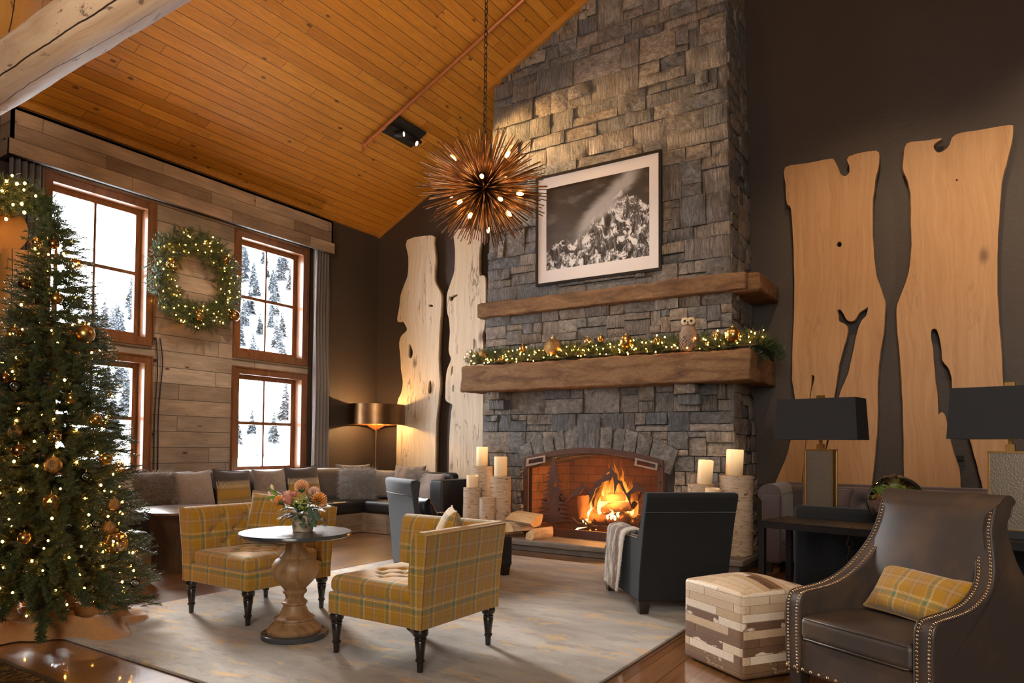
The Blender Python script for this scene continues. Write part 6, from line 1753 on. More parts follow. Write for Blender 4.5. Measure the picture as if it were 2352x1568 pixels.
def pillow(label, loc, rz, tilt, w_, h_, t_, mat, name='pillow', cat='pillow', group=None, fur=None, seed=0, roll=0, slump=0, piping=None):
    """stands at loc on its lower edge; front faces local -Y; leans back by tilt"""
    e = thing(name, label, cat, loc, rz, group)
    v, f = pillow_geo(w_, h_, t_, 20, slump, seed)
    Mr = Matrix.Rotation(-tilt, 4, 'X') @ Matrix.Rotation(roll, 4, 'Y')
    me = mkmesh('cover', v, f); finish(me, 'cover', mat, e, 60, False)
    me.transform(Mr)
    if fur:
        cnt, ln, wd, fm = fur
        VV, FF = fur_strands(v, f, cnt, ln, wd, seed + 3, ymax=.02)
        fo = np_obj('fur', VV, FF, fm, e); fo.data.transform(Mr); fo['kind'] = 'stuff'
    if piping:
        n_ = 20; ed = [(-1 + 2 * k / n_, -1) for k in range(n_)] + [(1, -1 + 2 * k / n_) for k in range(n_)] + [(1 - 2 * k / n_, 1) for k in range(n_)] + [(-1, 1 - 2 * k / n_) for k in range(n_)]
        pts = []
        for (a, b) in ed:
            a, b = math.sin(a * PI / 2) * .35 + a * .65, math.sin(b * PI / 2) * .35 + b * .65
            pts.append(Mr @ Vector((w_ / 2 * a * (1 - .075 * (1 - b * b)), 0, h_ / 2 * b * (1 - .075 * (1 - a * a)) + h_ / 2)))
        g = G(); g.tube(pts, .005, 5, True); g.build('piping', piping, e, smooth=180, uv=False)
    return e
pillow('plaid pillow in the corner of the chair behind the pedestal table', (CL[0] - .005, CL[1] + .10, RZ + .492), R(18), R(16), .47, .42, .17, M['plaid'], seed=2, piping=M['plaid'], slump=.01)
pillow('plaid pillow peeping over the flat outer side of the corner chair', (CR[0] + .10, CR[1] + .11, RZ + .490), R(-48), R(14), .40, .40, .16, M['plaid'], seed=5, piping=M['plaid'])

# ------------------------------------------------------------------ pedestal table with flowers
TBX, TBY = -3.755, 3.165
t = thing('pedestal_table', 'round slate topped pedestal table with turned wood base', 'table', (TBX, TBY, RZ))
TH = .695
g = G(); g.lathe([(.205, 0), (.212, .004), (.212, .034), (.205, .038)], 48); g.build('foot_disc', M['slate'], t, smooth=30, uv=False)
pr = [(.172, .038), (.176, .055), (.165, .070), (.150, .088), (.128, .104), (.124, .116), (.132, .124), (.128, .134), (.108, .142), (.092, .160), (.075, .200), (.073, .214), (.082, .222), (.082, .234), (.070, .242), (.058, .262), (.064, .282), (.076, .292), (.079, .306), (.070, .316), (.080, .330), (.118, .368), (.146, .415), (.152, .452), (.146, .484), (.126, .512), (.100, .526), (.102, .535), (.094, .545), (.076, .565), (.063, .600), (.062, .622), (.084, .640), (.090, .655), (.088, TH - .028)]
g = G(); g.lathe(pr, 48); g.build('turned_base', M['carved'], t, smooth=40, uv=False)
P = []
def top_r(a): return .362 + .0035 * noise.noise(Vector((math.cos(a) * 9, math.sin(a) * 9, 0)))
g = G(); rings = [(.0, -.028), (.97, -.028), (1.0, -.022), (1.0, -.006), (.992, 0), (.0, 0)]
for (q_, z) in rings: P.append([(max(.001, top_r(2 * PI * k / 72) * q_) * math.cos(2 * PI * k / 72), max(.001, top_r(2 * PI * k / 72) * q_) * math.sin(2 * PI * k / 72), TH + z) for k in range(73)])
g.grid(P); g.build('tabletop', M['slate'], t, smooth=30, uv=False)
TT = RZ + TH + .001
vx, vy = TBX + .02, TBY + .04
t = thing('flower_vase', 'birch bark vase on the slate pedestal table', 'vase', (vx, vy, TT))
g = G(); P = []
for (r, z) in ((.062, 0), (.066, .01), (.078, .10), (.083, .135), (.078, .135), (.06, .02), (.001, .015)): P.append([(r * (1 + .02 * noise.noise(Vector((math.cos(a) * 3, math.sin(a) * 3, z * 20)))) * math.cos(a), r * math.sin(a), z) for a in np.linspace(0, 2 * PI, 41)])
P.insert(0, [(.0005 * math.cos(a), .0005 * math.sin(a), 0) for a in np.linspace(0, 2 * PI, 41)])
g.grid(P); g.build('bark_wrap', M['birch'], t, smooth=50, uv=False)
FMAT = {k: solid(k, c, .5, 0, .1, 90, .25) for k, c in dict(rose_pink=(.66, .25, .20), peach=(.72, .36, .17), protea_orange=(.74, .30, .055), blush=(.70, .42, .33), hydrangea=(.42, .40, .11), lily_cream=(.76, .60, .42), leaf_bright=(.17, .33, .03), leaf_dark=(.028, .07, .03), leaf_euca=(.09, .13, .085), magnolia=(.085, .032, .020), stem=(.05, .10, .03)).items()}
VT = Vector((vx, vy, TT + .12))
def vpix(px_, py_, dz=0.0):  # spot on the bouquet, at the vase's distance plus dz toward the back
    y = vy + dz; return at_y(px_, py_, y)
def stem_to(root, p): # stem from the vase mouth to the bloom, in local space of the bloom
    b = VT - Vector(p); g = G(); g.tube([(0, 0, 0), tuple(b * .45 + Vector((0, 0, .02))), tuple(b), tuple(b - Vector((0, 0, .06)))], .0028, 5); g.build('stem', FMAT['stem'], root, smooth=180, uv=False)
def petals(g, n_, r, h, open_, layers, seed, wide=.6):
    q = random.Random(seed)
    for l in range(layers):
        fr_ = (l + 1) / layers
        for k in range(n_):
            a = 2 * PI * (k + .5 * (l % 2)) / n_ + q.uniform(-.1, .1); c, s_ = math.cos(a), math.sin(a); rr = r * fr_; P = []
            for i in range(5):
                u = i / 4; rad_ = rr * (.25 + .75 * math.sin(u * PI * .55)) * (1 if u < .8 else 1 + open_ * .3); z = h * (u - .35) * (1.15 - .35 * fr_); row = []
                for j in range(5):
                    v = -1 + j / 2; w2 = wide * rr * math.sin(PI * (.15 + .80 * u)) ; row.append((rad_ * c - s_ * v * w2 * .7 - c * v * v * w2 * .35, rad_ * s_ + c * v * w2 * .7 - s_ * v * v * w2 * .35, z - .1 * h * v * v))
                P.append(row)
            g.grid(P)
def rose(px_, py_, r, m_, label, dz=0, seed=0):
    p = vpix(px_, py_, dz); t = thing('rose', label, 'flower', tuple(p), 0, 'blooms in the birch vase'); g = G(); petals(g, 6, r, r * 1.5, .3, 4, seed); o = g.build('petals', FMAT[m_], t, smooth=180, recalc=False, uv=False)
    dd = (p - VT).normalized(); o.rotation_euler = (Vector((0, 0, 1)) * .6 + dd).to_track_quat('Z', 'Y').to_euler(); stem_to(t, p)
def protea(px_, py_, r, m_, label, dz=0, seed=0):
    p = vpix(px_, py_, dz); t = thing('protea', label, 'flower', tuple(p), 0, 'blooms in the birch vase'); g = G(); q = random.Random(seed)
    for k in range(110):
        zz = 1 - 1.5 * (k / 110); a = k * 2.4; s_ = math.sqrt(max(0, 1 - zz * zz)); d = Vector((s_ * math.cos(a), s_ * math.sin(a), zz)); g.tube([tuple(d * r * .25), tuple(d * r * .7 + Vector((0, 0, r * .12))), tuple(d * r * .95 + Vector((0, 0, r * .34)))], [.0022, .002, .0026], 4)
    o = g.build('florets', FMAT[m_], t, smooth=180, uv=False, recalc=False); dd = (p - VT).normalized(); o.rotation_euler = (Vector((0, 0, 1)) * .4 + dd).to_track_quat('Z', 'Y').to_euler()
    g = G(); g.lathe([(.004, -r * .5), (r * .45, -r * .2), (r * .5, 0), (r * .3, r * .2)], 12); g.build('cone', FMAT['stem'], o, uv=False); stem_to(t, p)
def lily(px_, py_, L_, tilt, label):
    p = vpix(px_, py_, .02); t = thing('lily_bud', label, 'flower', tuple(p), 0, 'blooms in the birch vase'); g = G(); g.lathe([(.004, -L_ / 2), (.010, -L_ * .3), (.0135, 0), (.012, L_ * .25), (.006, L_ * .45), (.001, L_ * .5)], 12); o = g.build('bud', FMAT['lily_cream'], t, smooth=180, uv=False); o.rotation_euler = (0, tilt, 0); stem_to(t, p)
def cluster(px_, py_, r, label, dz=0):
    p = vpix(px_, py_, dz); t = thing('hydrangea', label, 'flower', tuple(p), 0, 'blooms in the birch vase'); g = G(); q = random.Random(3)
    for k in range(120):
        d = Vector((q.gauss(0, 1), q.gauss(0, 1), q.gauss(0, 1))).normalized() * r * q.uniform(.5, 1); d.z *= 1.1; g.lathe([(.001, -.005), (.0055, 0), (.001, .005)], 6, Matrix.Translation(d))
    g.build('florets', FMAT['hydrangea'], t, smooth=180, uv=False, recalc=False); stem_to(t, p)
rose(663, 1149, .042, 'rose_pink', 'open pink rose at the front of the bouquet', -.03, 1)
rose(661, 1137, .034, 'blush', 'blush rose bud just above the open pink rose', .02, 2)
rose(675, 1136, .026, 'rose_pink', 'small pink bloom right of the blush rose bud', .03, 3)
protea(693, 1123, .052, 'peach', 'peach protea at the very top of the bouquet', .03, 4)
protea(730, 1152, .056, 'protea_orange', 'orange protea at the fireplace side of the bouquet', -.02, 5)
protea(720, 1134, .040, 'blush', 'pale blush protea behind the orange one', .04, 6)
protea(645, 1152, .040, 'protea_orange', 'dull orange protea at the window side of the bouquet', -.01, 7)
lily(626, 1124, .075, -.35, 'upper cream lily bud at the window side of the bouquet'); lily(621, 1140, .085, -.55, 'lower cream lily bud beside the plaid chair pillow')
cluster(694, 1152, .050, 'green hydrangea cluster in the middle of the bouquet', -.05)
def leafgeo(g, p, d, L_, w_, curl=.2, up=Vector((0, 0, 1))):
    d = d.normalized(); s_ = d.cross(up); s_ = s_.normalized() if s_.length > .1 else Vector((1, 0, 0)); n_ = s_.cross(d); P = []
    for i in range(8):
        u = i / 7; w2 = w_ * math.sin(PI * min(1, u ** .8 * .97 + .02)); c = p + d * L_ * u - n_ * curl * L_ * u * u
        P.append([tuple(c - s_ * w2 / 2 + n_ * w2 * .15), tuple(c), tuple(c + s_ * w2 / 2 + n_ * w2 * .15)])
    g.grid(P)
t = thing('bouquet_greenery', 'mixed eucalyptus, fern and magnolia leaves around the blooms', 'greenery', (vx, vy, TT + .12)); t['kind'] = 'stuff'
qf = random.Random(12)
def leaves(n_, name, mat, len_, wid_, spread, zlo, zhi, curl, seed):
    q = random.Random(seed); g = G()
    for k in range(n_):
        a = q.uniform(0, 2 * PI); e = q.uniform(zlo, zhi); d = Vector((math.cos(a) * math.cos(e), math.sin(a) * math.cos(e), math.sin(e))); leafgeo(g, d * q.uniform(.02, spread), d + Vector((q.gauss(0, .25), q.gauss(0, .25), q.gauss(0, .2))), len_ * q.uniform(.7, 1.2), wid_ * q.uniform(.7, 1.2), curl * q.uniform(.2, 1.4))
    g.build(name, FMAT[mat], t, smooth=180, recalc=False, uv=False)
leaves(34, 'eucalyptus_leaves', 'leaf_euca', .058, .042, .15, -.5, .6, .3, 1)
leaves(26, 'dark_leaves', 'leaf_dark', .085, .034, .11, -.4, .8, .4, 2)
leaves(70, 'fern_fronds', 'leaf_dark', .07, .010, .13, -.45, .5, .5, 3)
leaves(9, 'bright_leaves', 'leaf_bright', .075, .045, .10, .4, 1.2, .2, 4)
g = G()
for (px_, py_, dx, dz_) in ((690, 1166, (.1, -1, -.1), .5), (622, 1152, (-1, -.2, .4), .4), (750, 1162, (1, -.1, .15), .3), (668, 1172, (-.6, -.8, -.2), .4)):
    p = vpix(px_, py_, -.03) - Vector((vx, vy, TT + .12)); leafgeo(g, p * .45, Vector(dx), .13, .055, .2)
g.build('magnolia_leaves', FMAT['magnolia'], t, smooth=180, recalc=False, uv=False)
g = G()
for (a, b) in (((640, 1142), (616, 1117)), ((638, 1142), (606, 1142))):
    p = vpix(*a) - Vector((vx, vy, TT + .12)); q_ = vpix(*b) - Vector((vx, vy, TT + .12)); leafgeo(g, p, q_ - p, (q_ - p).length, .018, .05, Vector((0, -1, .2)))
g.build('blade_leaves', FMAT['leaf_bright'], t, smooth=180, recalc=False, uv=False)
g = G()
for (px_, py_) in ((722, 1195), (733, 1186), (716, 1180), (727, 1178), (724, 1200), (714, 1170)):
    p = vpix(px_, py_, -.05) - Vector((vx, vy, TT + .12)); leafgeo(g, p + Vector((-.015, 0, .02)), Vector((.6, -.2, -.8)), .062, .050, .05, Vector((0, -1, .1)))
g.build('trailing_eucalyptus', FMAT['leaf_euca'], t, smooth=180, recalc=False, uv=False)

# ------------------------------------------------------------------ club chairs by the fire
def square_leg(parent, x, y, h, w0, w1, mat):
    g = G(); g.add([(sx_ * (w1 if z == 0 else w0), sy2 * (w1 if z == 0 else w0), z) for z in (0, h) for (sx_, sy2) in ((-1, -1), (1, -1), (1, 1), (-1, 1))], [(3, 2, 1, 0), (4, 5, 6, 7), (0, 1, 5, 4), (1, 2, 6, 5), (2, 3, 7, 6), (3, 0, 4, 7)])
    o = g.build('leg', mat, parent, smooth=0, uv=False); o.location = (x, y, 0); return o
def nail_row(g, pts, nrm, r=.0065, step=.017):
    """half-round nail heads set along a polyline"""
    P = catmull(pts, 8); acc = 0; nxt = 0
    for a, b in zip(P, P[1:]):
        L_ = (b - a).length
        while nxt <= acc + L_ and L_ > 0:
            p = a + (b - a) * ((nxt - acc) / L_); nn = Vector(nrm(p) if callable(nrm) else nrm).normalized()
            g.lathe([(r, -.001), (r * .9, r * .35), (r * .55, r * .62), (r * .05, r * .72)], 8, Matrix.Translation(p) @ nn.to_track_quat('Z', 'Y').to_matrix().to_4x4(), False); nxt += step
        acc += L_
def club_chair(label, A, th, mirror, back_mat, side_mat, W_=.72, H=.945, k=.17, D=.98):
    """origin at the back corner nearest the camera; local +Y is forward; width runs along local +X * mirror"""
    t = thing('club_chair', label, 'armchair', (A[0], A[1], RZ), th - PI / 2); m_ = mirror
    X = lambda x: m_ * x
    def bx(g, x0, x1, *r_): a, b = sorted((X(x0), X(x1))); return a, b
    # back: leaning wedge
    prof = [(.0, .10), (-.02, .30), (-k * .62, .70), (-k, H - .03), (-k + .012, H - .005), (-k + .06, H), (-k + .10, H - .015), (-.02, .70), (.12, .46), (.16, .30), (.14, .10)]
    g = G(); a, b = sorted((X(0), X(W_))); g.prism(prof, a, b, 'x'); o = g.build('back', back_mat, t, smooth=40)
    bv = o.modifiers.new('soft', 'BEVEL'); bv.width = .012; bv.segments = 3; bv.limit_method = 'ANGLE'
    g = G(); f = lambda z: -k * .62 + (z - .70) / (H - .03 - .70) * (-k + k * .62); zz = H - .15; g.tube([(a, f(zz) - .001, zz), (b, f(zz) - .001, zz)], .0035, 5); g.build('welt', M['piping'], t, smooth=180, uv=False)
    # arms
    ap = [(.03, .10), (.0, .30), (-.015, .575), (.10, .595), (.60, .570), (.70, .555), (.735, .50), (.775, .43), (.83, .405), (.965, .40), (D, .385), (D, .10)]
    for (x0, x1, who) in ((0, .105, 0), (W_ - .105, W_, 1)):
        g = G(); a, b = sorted((X(x0 + (.004 if who == 0 else 0)), X(x1 - (.004 if who else 0)))); g.prism(ap, a, b, 'x'); o = g.build('arm', side_mat, t, smooth=40); bv = o.modifiers.new('soft', 'BEVEL'); bv.width = .009; bv.segments = 2; bv.limit_method = 'ANGLE'
        for xx in (x0 + .014, x1 - .014):
            g = G(); nail_row(g, [(X(xx), .05, .597), (X(xx), .60, .574), (X(xx), .69, .560)], (0, .05, 1), .0045, .016); g.build('nailhead_trim', M['brassnail'], t, smooth=60, recalc=False, uv=False)
        g = G()
        xo = x0 + .0 if who == 0 else x1
        nail_row(g, [(X(xo), .06, .583), (X(xo), .60, .558), (X(xo), .69, .545), (X(xo), .735, .48), (X(xo), .78, .415), (X(xo), .96, .385)], (m_ * (-1 if who == 0 else 1), 0, 0), .0045, .016)
        g.build('nailhead_trim', M['brassnail'], t, smooth=60, recalc=False, uv=False)
    g = G(); a, b = sorted((X(.105), X(W_ - .105))); g.rbox(a, b, .10, D - .03, .10, .30, .02, 4); g.build('seat_deck', side_mat, t, smooth=50)
    g = G(); g.rbox(a + .004, b - .004, .10, D - .01, .30, .435, .035, 10, None, lambda p, n: p + Vector((0, 0, .015 * math.sin(PI * (p.y - .1) / (D - .1)) * (n.z > .5)))); g.build('seat_cushion', side_mat, t, smooth=60)
    for (x, y) in ((.05, .05), (W_ - .05, .05), (.05, D - .06), (W_ - .05, D - .06)): square_leg(t, X(x), y, .10, .045, .034, M['ebony'])
    return t
BC = club_chair('charcoal velvet club chair by the fire seen from behind, fur throw on its arm', (-2.11, 5.07), R(131), 1, M['velvet_black'], M['velvet_black'], .72, .945, .19)
GC = club_chair('grey velvet club chair beyond the plaid chair, facing the fire', (-4.25, 5.02), R(62), -1, M['velvet_grey'], M['hide_black'], .73, .955, .10)
# pillow in the grey chair
def local_to(o, p): return Matrix.Translation(o.location) @ Matrix.Rotation(o.rotation_euler.z, 4, 'Z') @ Vector(p)
p = local_to(GC, (-.40, .30, .435)); pillow('dark leather pillow in the seat of the grey velvet club chair', tuple(p), R(62) + PI / 2, R(22), .42, .36, .13, M['hide_black'], seed=7)
# fur throw hung over the near arm of the charcoal chair
P = []
path = [(.30, .452), (.20, .462), (.145, .52), (.118, .602), (.07, .622), (.02, .618), (-.018, .598), (-.030, .53), (-.036, .42), (-.042, .30), (-.048, .20), (-.055, .12)]
pc = catmull([(x, 0, z) for x, z in path], 4)
NW = 26
for i, c_ in enumerate(pc):
    u = i / (len(pc) - 1); row = []
    for j in range(NW + 1):
        v = j / NW; y0 = .20 + .10 * u; wd = .46 + .03 * math.sin(u * 5)
        y = y0 + wd * v + .06 * u * u
        amp = .013 * max(0, (u - .45)) * 2; dx = -abs(amp * math.sin(v * 11 + u * 2)) - .004
        lift = .006 * noise.noise(Vector((u * 5, v * 5, 1)))
        row.append((c_.x + (dx if u > .4 else 0), y, c_.z + lift + (.022 * (v - .5) if u > .95 else 0)))
    P.append(row)
t = thing('throw_blanket', 'cream and brown fur throw hanging over the charcoal chair arm', 'throw', (-2.11, 5.07, RZ), R(131) - PI / 2)
g = G(); g.grid(P); me_o = None
# local X across the throw for its bands
o = g.build('pelt', M['throw'], t, smooth=180, recalc=False, uv=False)
me = o.data; me.transform(Matrix.Translation((0, -.47, 0))); me.transform(Matrix(((0, -1, 0, 0), (1, 0, 0, 0), (0, 0, 1, 0), (0, 0, 0, 1)))); o.rotation_euler = (0, 0, -PI / 2); o.location = (0, .47, 0)
s_ = o.modifiers.new('thickness', 'SOLIDIFY'); s_.thickness = .016; s_.offset = 0
fv = [tuple(v.co) for v in me.vertices]; ff = [tuple(p.vertices) for p in me.polygons if len(p.vertices) == 4]
VV, FF = fur_strands(fv, ff, 9000, .014, .0022, 77, 1.6, .35); VV2, FF2 = fur_strands(fv, [q[::-1] for q in ff], 9000, .014, .0022, 78, 1.6, .35)
fo = np_obj('fur', np.concatenate([VV, VV2]), np.concatenate([FF, FF2 + len(VV)]), M['throw'], o); fo['kind'] = 'stuff'

# ------------------------------------------------------------------ leather wing chair in the foreground
LCF = Vector((-.42, 3.585, 0)); LR = math.atan2(-.34, .58)
t = thing('leather_armchair', 'worn brown leather scroll back armchair with brass nailheads', 'armchair', (LCF.x, LCF.y, 0), LR)
hw_ = .335; pw = .042
sideprof = [(-.035, .20), (-.042, .40), (-.040, .52), (-.030, .562), (-.010, .585), (.03, .594), (.10, .600), (.20, .612), (.30, .640), (.39, .690), (.455, .760), (.500, .840), (.530, .930), (.552, 1.00), (.575, 1.045), (.61, 1.075), (.65, 1.080), (.685, 1.062), (.700, 1.03), (.690, .995), (.668, .96), (.66, .90), (.655, .70), (.65, .20)]
sp2 = [(p.x, p.y) for p in catmull([(a, b, 0) for a, b in sideprof], 3)]
def lean(v, s_):
    k = max(0.0, min(1.0, (v[2] - .60) / .38)) if v[1] > .2 else 0.0; k = k * k * (3 - 2 * k); return (v[0] - s_ * .092 * k, v[1], v[2])
def leang(g, s_): g.v = [lean(v, s_) for v in g.v]; return g
for s_ in (-1, 1):
    g = G(); g.prism(sp2, s_ * hw_ - pw, s_ * hw_ + pw, 'x'); leang(g, s_); o = g.build('arm', M['hide_brown'], t, smooth=50); bv = o.modifiers.new('soft', 'BEVEL'); bv.width = .010; bv.segments = 3; bv.limit_method = 'ANGLE'; bv.angle_limit = R(50)
    fr_ = [(a, b) for a, b in sideprof[0:20]]
    def nrm_at(p):
        best = min(range(len(fr_) - 1), key=lambda i: (Vector((p.y, p.z)) - (Vector(fr_[i]) + Vector(fr_[i + 1])) / 2).length)
        d = Vector(fr_[best + 1]) - Vector(fr_[best]); return Vector((0, -d.y, d.x)) * 1.0
    for off in (-.026, .026):
        g = G(); nail_row(g, [(s_ * hw_ + off, a, b) for a, b in fr_], nrm_at, .0066, .0165)
        leang(g, s_); g.build('nailhead_trim', M['brassnail'], t, smooth=60, recalc=False, uv=False)
    g = G(); g.tube(catmull([(s_ * (hw_ + pw - .003), a, b) for a, b in sideprof[0:20]], 4), .0045, 6); g.tube(catmull([(s_ * (hw_ - pw + .003), a, b) for a, b in sideprof[0:20]], 4), .0045, 6); leang(g, s_); g.build('welt', M['hide_brown'], t, smooth=180, uv=False)
# inner back with rolled top
bpf = [(.36, .40), (.415, .50), (.445, .62), (.475, .75), (.505, .86), (.530, .95), (.552, 1.015), (.578, 1.058), (.612, 1.088), (.652, 1.096), (.692, 1.080), (.715, 1.045), (.712, 1.005), (.69, .975), (.672, .955), (.668, .90), (.662, .70), (.655, .22), (.52, .22), (.44, .38)]
bb = catmull([(a, b, 0) for a, b in bpf], 4, True); P = []
NB = 26
for i in range(NB + 1):
    u = -1 + 2 * i / NB; row = []
    for q_ in bb:
        y, z = q_.x, q_.y
        if y < .56 and z > .44: y -= .030 * (1 - u * u) * math.sin(PI * min(1, (z - .40) / .66)) ; y -= .010 * (1 - u ** 4)
        row.append((u * (abs(lean((hw_, y, z), 1)[0]) + .004 + .05 * max(0, min(1, (z - 1.0) / .06))), y, z))
    P.append(row)
g = G(); g.grid([r_ + [r_[0]] for r_ in P])
for i in (0, NB):
    b_ = len(g.v); g.v += [tuple(p) for p in P[i]]; g.f.append(tuple(b_ + k_ for k_ in range(len(bb)))); g.m.append(0)
g.build('scroll_back', M['hide_brown'], t, smooth=50)
g = G(); g.rbox(-hw_ + pw - .01, hw_ - pw + .01, -.030, .55, .20, .365, .015, 6); g.build('seat_rail', M['hide_brown'], t, smooth=50)
def scf(p, n):
    if n.z > .4: p = p + Vector((0, 0, .016 * math.sin(PI * max(0, min(1, (p.y + .04) / .5))) * math.cos(p.x * 3.4)))
    return p
g = G(); g.rbox(-hw_ + pw + .004, hw_ - pw - .004, -.050, .47, .368, .482, .030, 14, None, scf); g.build('seat_cushion', M['hide_brown'], t, smooth=60)
g = G()
for (z, o_) in ((.474, .0), (.376, .0)):
    y = -.046; g.tube([(-hw_ + pw + .012, .40, z), (-hw_ + pw + .010, .0, z), (-hw_ + pw + .03, y, z), (0, y - .002, z), (hw_ - pw - .03, y, z), (hw_ - pw - .010, .0, z), (hw_ - pw - .012, .40, z)], .0045, 6)
g.build('cushion_welt', M['hide_brown'], t, smooth=180, uv=False)
g = G(); nail_row(g, [(-hw_ - pw + .01, -.040, .222), (0, -.036, .222), (hw_ + pw - .01, -.040, .222)], (0, -1, 0), .009, .047); g.build('rail_nailheads', M['brassnail'], t, smooth=60, recalc=False, uv=False)
for (x, y) in ((-.325, .0), (.325, .0), (-.30, .60), (.30, .60)): square_leg(t, x, y, .205, .036, .020, M['darkleg'])
LA = t
p = Matrix.Translation(LCF) @ Matrix.Rotation(LR, 4, 'Z') @ Vector((.025, .31, .497))
pillow('plaid lumbar pillow lying on the leather armchair seat', tuple(p), LR + R(-4), R(34), .50, .262, .14, M['plaid_small'], seed=9, piping=M['plaid_small'], roll=R(4))

# ------------------------------------------------------------------ cowhide cube
t = thing('ottoman', 'patchwork cowhide cube ottoman beside the leather armchair', 'ottoman', (-1.115, 4.350, 0), R(-34))
def dome(p, n):
    if p.z > .42: p = p + Vector((0, 0, .055 * max(0, math.cos(p.x * PI / .56)) * max(0, math.cos(p.y * PI / .56)) * (p.z - .42) / .07))
    return p
g = G(); g.rbox(-.262, .262, -.262, .262, .012, .49, .022, 14, None, dome); g.build('cowhide_cover', M['hide'], t, smooth=40)
for (x, y) in ((-.2, -.2), (.2, -.2), (.2, .2), (-.2, .2)):
    g = G(); g.lathe([(.02, 0), (.022, .015)], 10, Matrix.Translation((x, y, 0))); g.build('foot', M['black'], t, uv=False)
# ------------------------------------------------------------------ U-shaped banquette
t = thing('banquette_sofa', 'black leather L-shaped banquette on barnwood plinth under the windows', 'sofa', (0, 0, 0))
FXs, FYs = -7.53, 7.58
g = G(); g.box(-8.38, FXs, 3.66, 8.26, .004, .29); g.build('side_plinth', M['sofawood_y'], t, smooth=0)
g = G(); g.box(FXs + .001, -6.04, FYs, 8.26, .004, .29); g.build('fire_side_plinth', M['sofawood'], t, smooth=0)
g = G(); g.box(-8.38, -6.315, 3.02, 3.659, .004, .29); g.build('wing_plinth', M['sofawood_y'], t, smooth=0)
def cush(n_, x0, x1, y0, y1, z0=.288, z1=.462, r=.05, m_='hide_black'):
    g = G(); g.rbox(x0, x1, y0, y1, z0, z1, r, 8, None, lambda p, n: p + Vector((0, 0, .012 * (n.z > .5)))); g.build(n_, M[m_], t, smooth=60)
for (a, b) in ((3.66, 5.30), (5.305, 6.95), (6.955, 8.26)): cush('seat_cushion', -8.30, FXs + .02, a, b)
for (a, b) in ((FXs + .025, -6.85), (-6.845, -6.24)): cush('seat_cushion', a, b, FYs - .02, 8.2)
cush('wing_cushion', -8.30, -6.30, 3.00, 3.655, .285, .468, .055)
for (a, b) in ((3.70, 5.35), (5.36, 6.80), (6.81, 8.22)):
    g = G(); g.rbox(-8.38, -8.16, a, b, .46, .93, .07, 8, None, lambda p, n: p + n * .008 * noise.noise(p * 3)); g.build('back_cushion', M['velvet_brown'], t, smooth=60)
for (a, b) in ((-8.12, -7.05), (-7.04, -6.26)):
    g = G(); g.rbox(a, b, 8.10, 8.28, .46, .90, .06, 8, None, lambda p, n: p + n * .008 * noise.noise(p * 3)); g.build('back_cushion', M['hide_black'], t, smooth=60)
g = G(); g.rbox(-6.26, -6.02, FYs - .01, 8.26, .01, .82, .035, 6); g.build('arm', M['hide_black'], t, smooth=60)
PZ = .472
def fmid(a, b, X=-8.0): return (at_x(a, 1110, X).y + at_x(b, 1110, X).y) / 2
gp_ = 'pillows along the banquette'
def wp_(a, b, label, mat, w_=.54, h_=.50, t_=.18, fur=None, tilt=14, X=-7.93, seed=0, roll=0, rzo=0, piping=None):
    y = fmid(a, b, X); return pillow(label, (X, y, PZ), R(90 + rzo), R(tilt), w_, h_, t_, mat, 'pillow', 'pillow', gp_, fur, seed, R(roll), .012, piping)
wp_(232, 300, 'taupe plush pillow half hidden by the fir boughs', M['plush'], seed=1)
wp_(305, 412, 'fawn shaggy pillow nearest the stump table', M['shag_brown'], .52, .48, .20, (5200, .060, .0045, M['shag_brown']), seed=2)
wp_(405, 500, 'plain taupe suede pillow between the fawn shaggy and woven striped ones', M['plush'], seed=3, roll=-2)
wp_(495, 588, 'woven striped ochre pillow with dark piping under the wreath', M['woven'], .56, .50, .15, None, 16, -7.90, 4, 3, 4, M['black'])
wp_(583, 670, 'dark taupe plush pillow between the two woven striped pillows', M['plush_dark'], seed=5)
wp_(664, 744, 'woven striped ochre pillow nearest the banquette corner', M['woven'], .56, .52, .15, None, 14, -7.92, 6, -3, -6, M['black'])
def fp_(xc, yc, label, mat, w_=.52, h_=.48, t_=.18, rz=0, fur=None, tilt=14, seed=0, roll=0): return pillow(label, (xc, yc, PZ), R(rz), R(tilt), w_, h_, t_, mat, 'pillow', 'pillow', gp_, fur, seed, R(roll), .012)
fp_(-8.02, 7.86, 'brown velvet pillow tucked behind the silver shaggy corner pillow', M['velvet_brown'], .54, .54, .16, 52, seed=11)
fp_(-7.72, 7.66, 'silver grey shaggy pillow in the banquette corner', M['shag'], .50, .46, .20, 40, (6500, .070, .0045, M['shag']), 16, 12)
fp_(-7.50, 7.98, 'dark plush pillow beside the silver shaggy corner pillow', M['plush_dark'], .46, .46, .16, 12, seed=13)
fp_(-7.10, 8.02, 'striped brown mink pillow under the floor lamp side of the fire bench', M['mink'], .62, .54, .18, 0, seed=14)
fp_(-6.82, 7.88, 'grey brown shaggy pillow behind the grey velvet chair back', M['shag_brown'], .44, .46, .18, -6, (3600, .05, .004, M['shag_brown']), 14, 15)
fp_(-6.52, 7.82, 'plush taupe pillow against the banquette arm', M['plush'], .52, .46, .17, -8, None, 16, 16, 2)

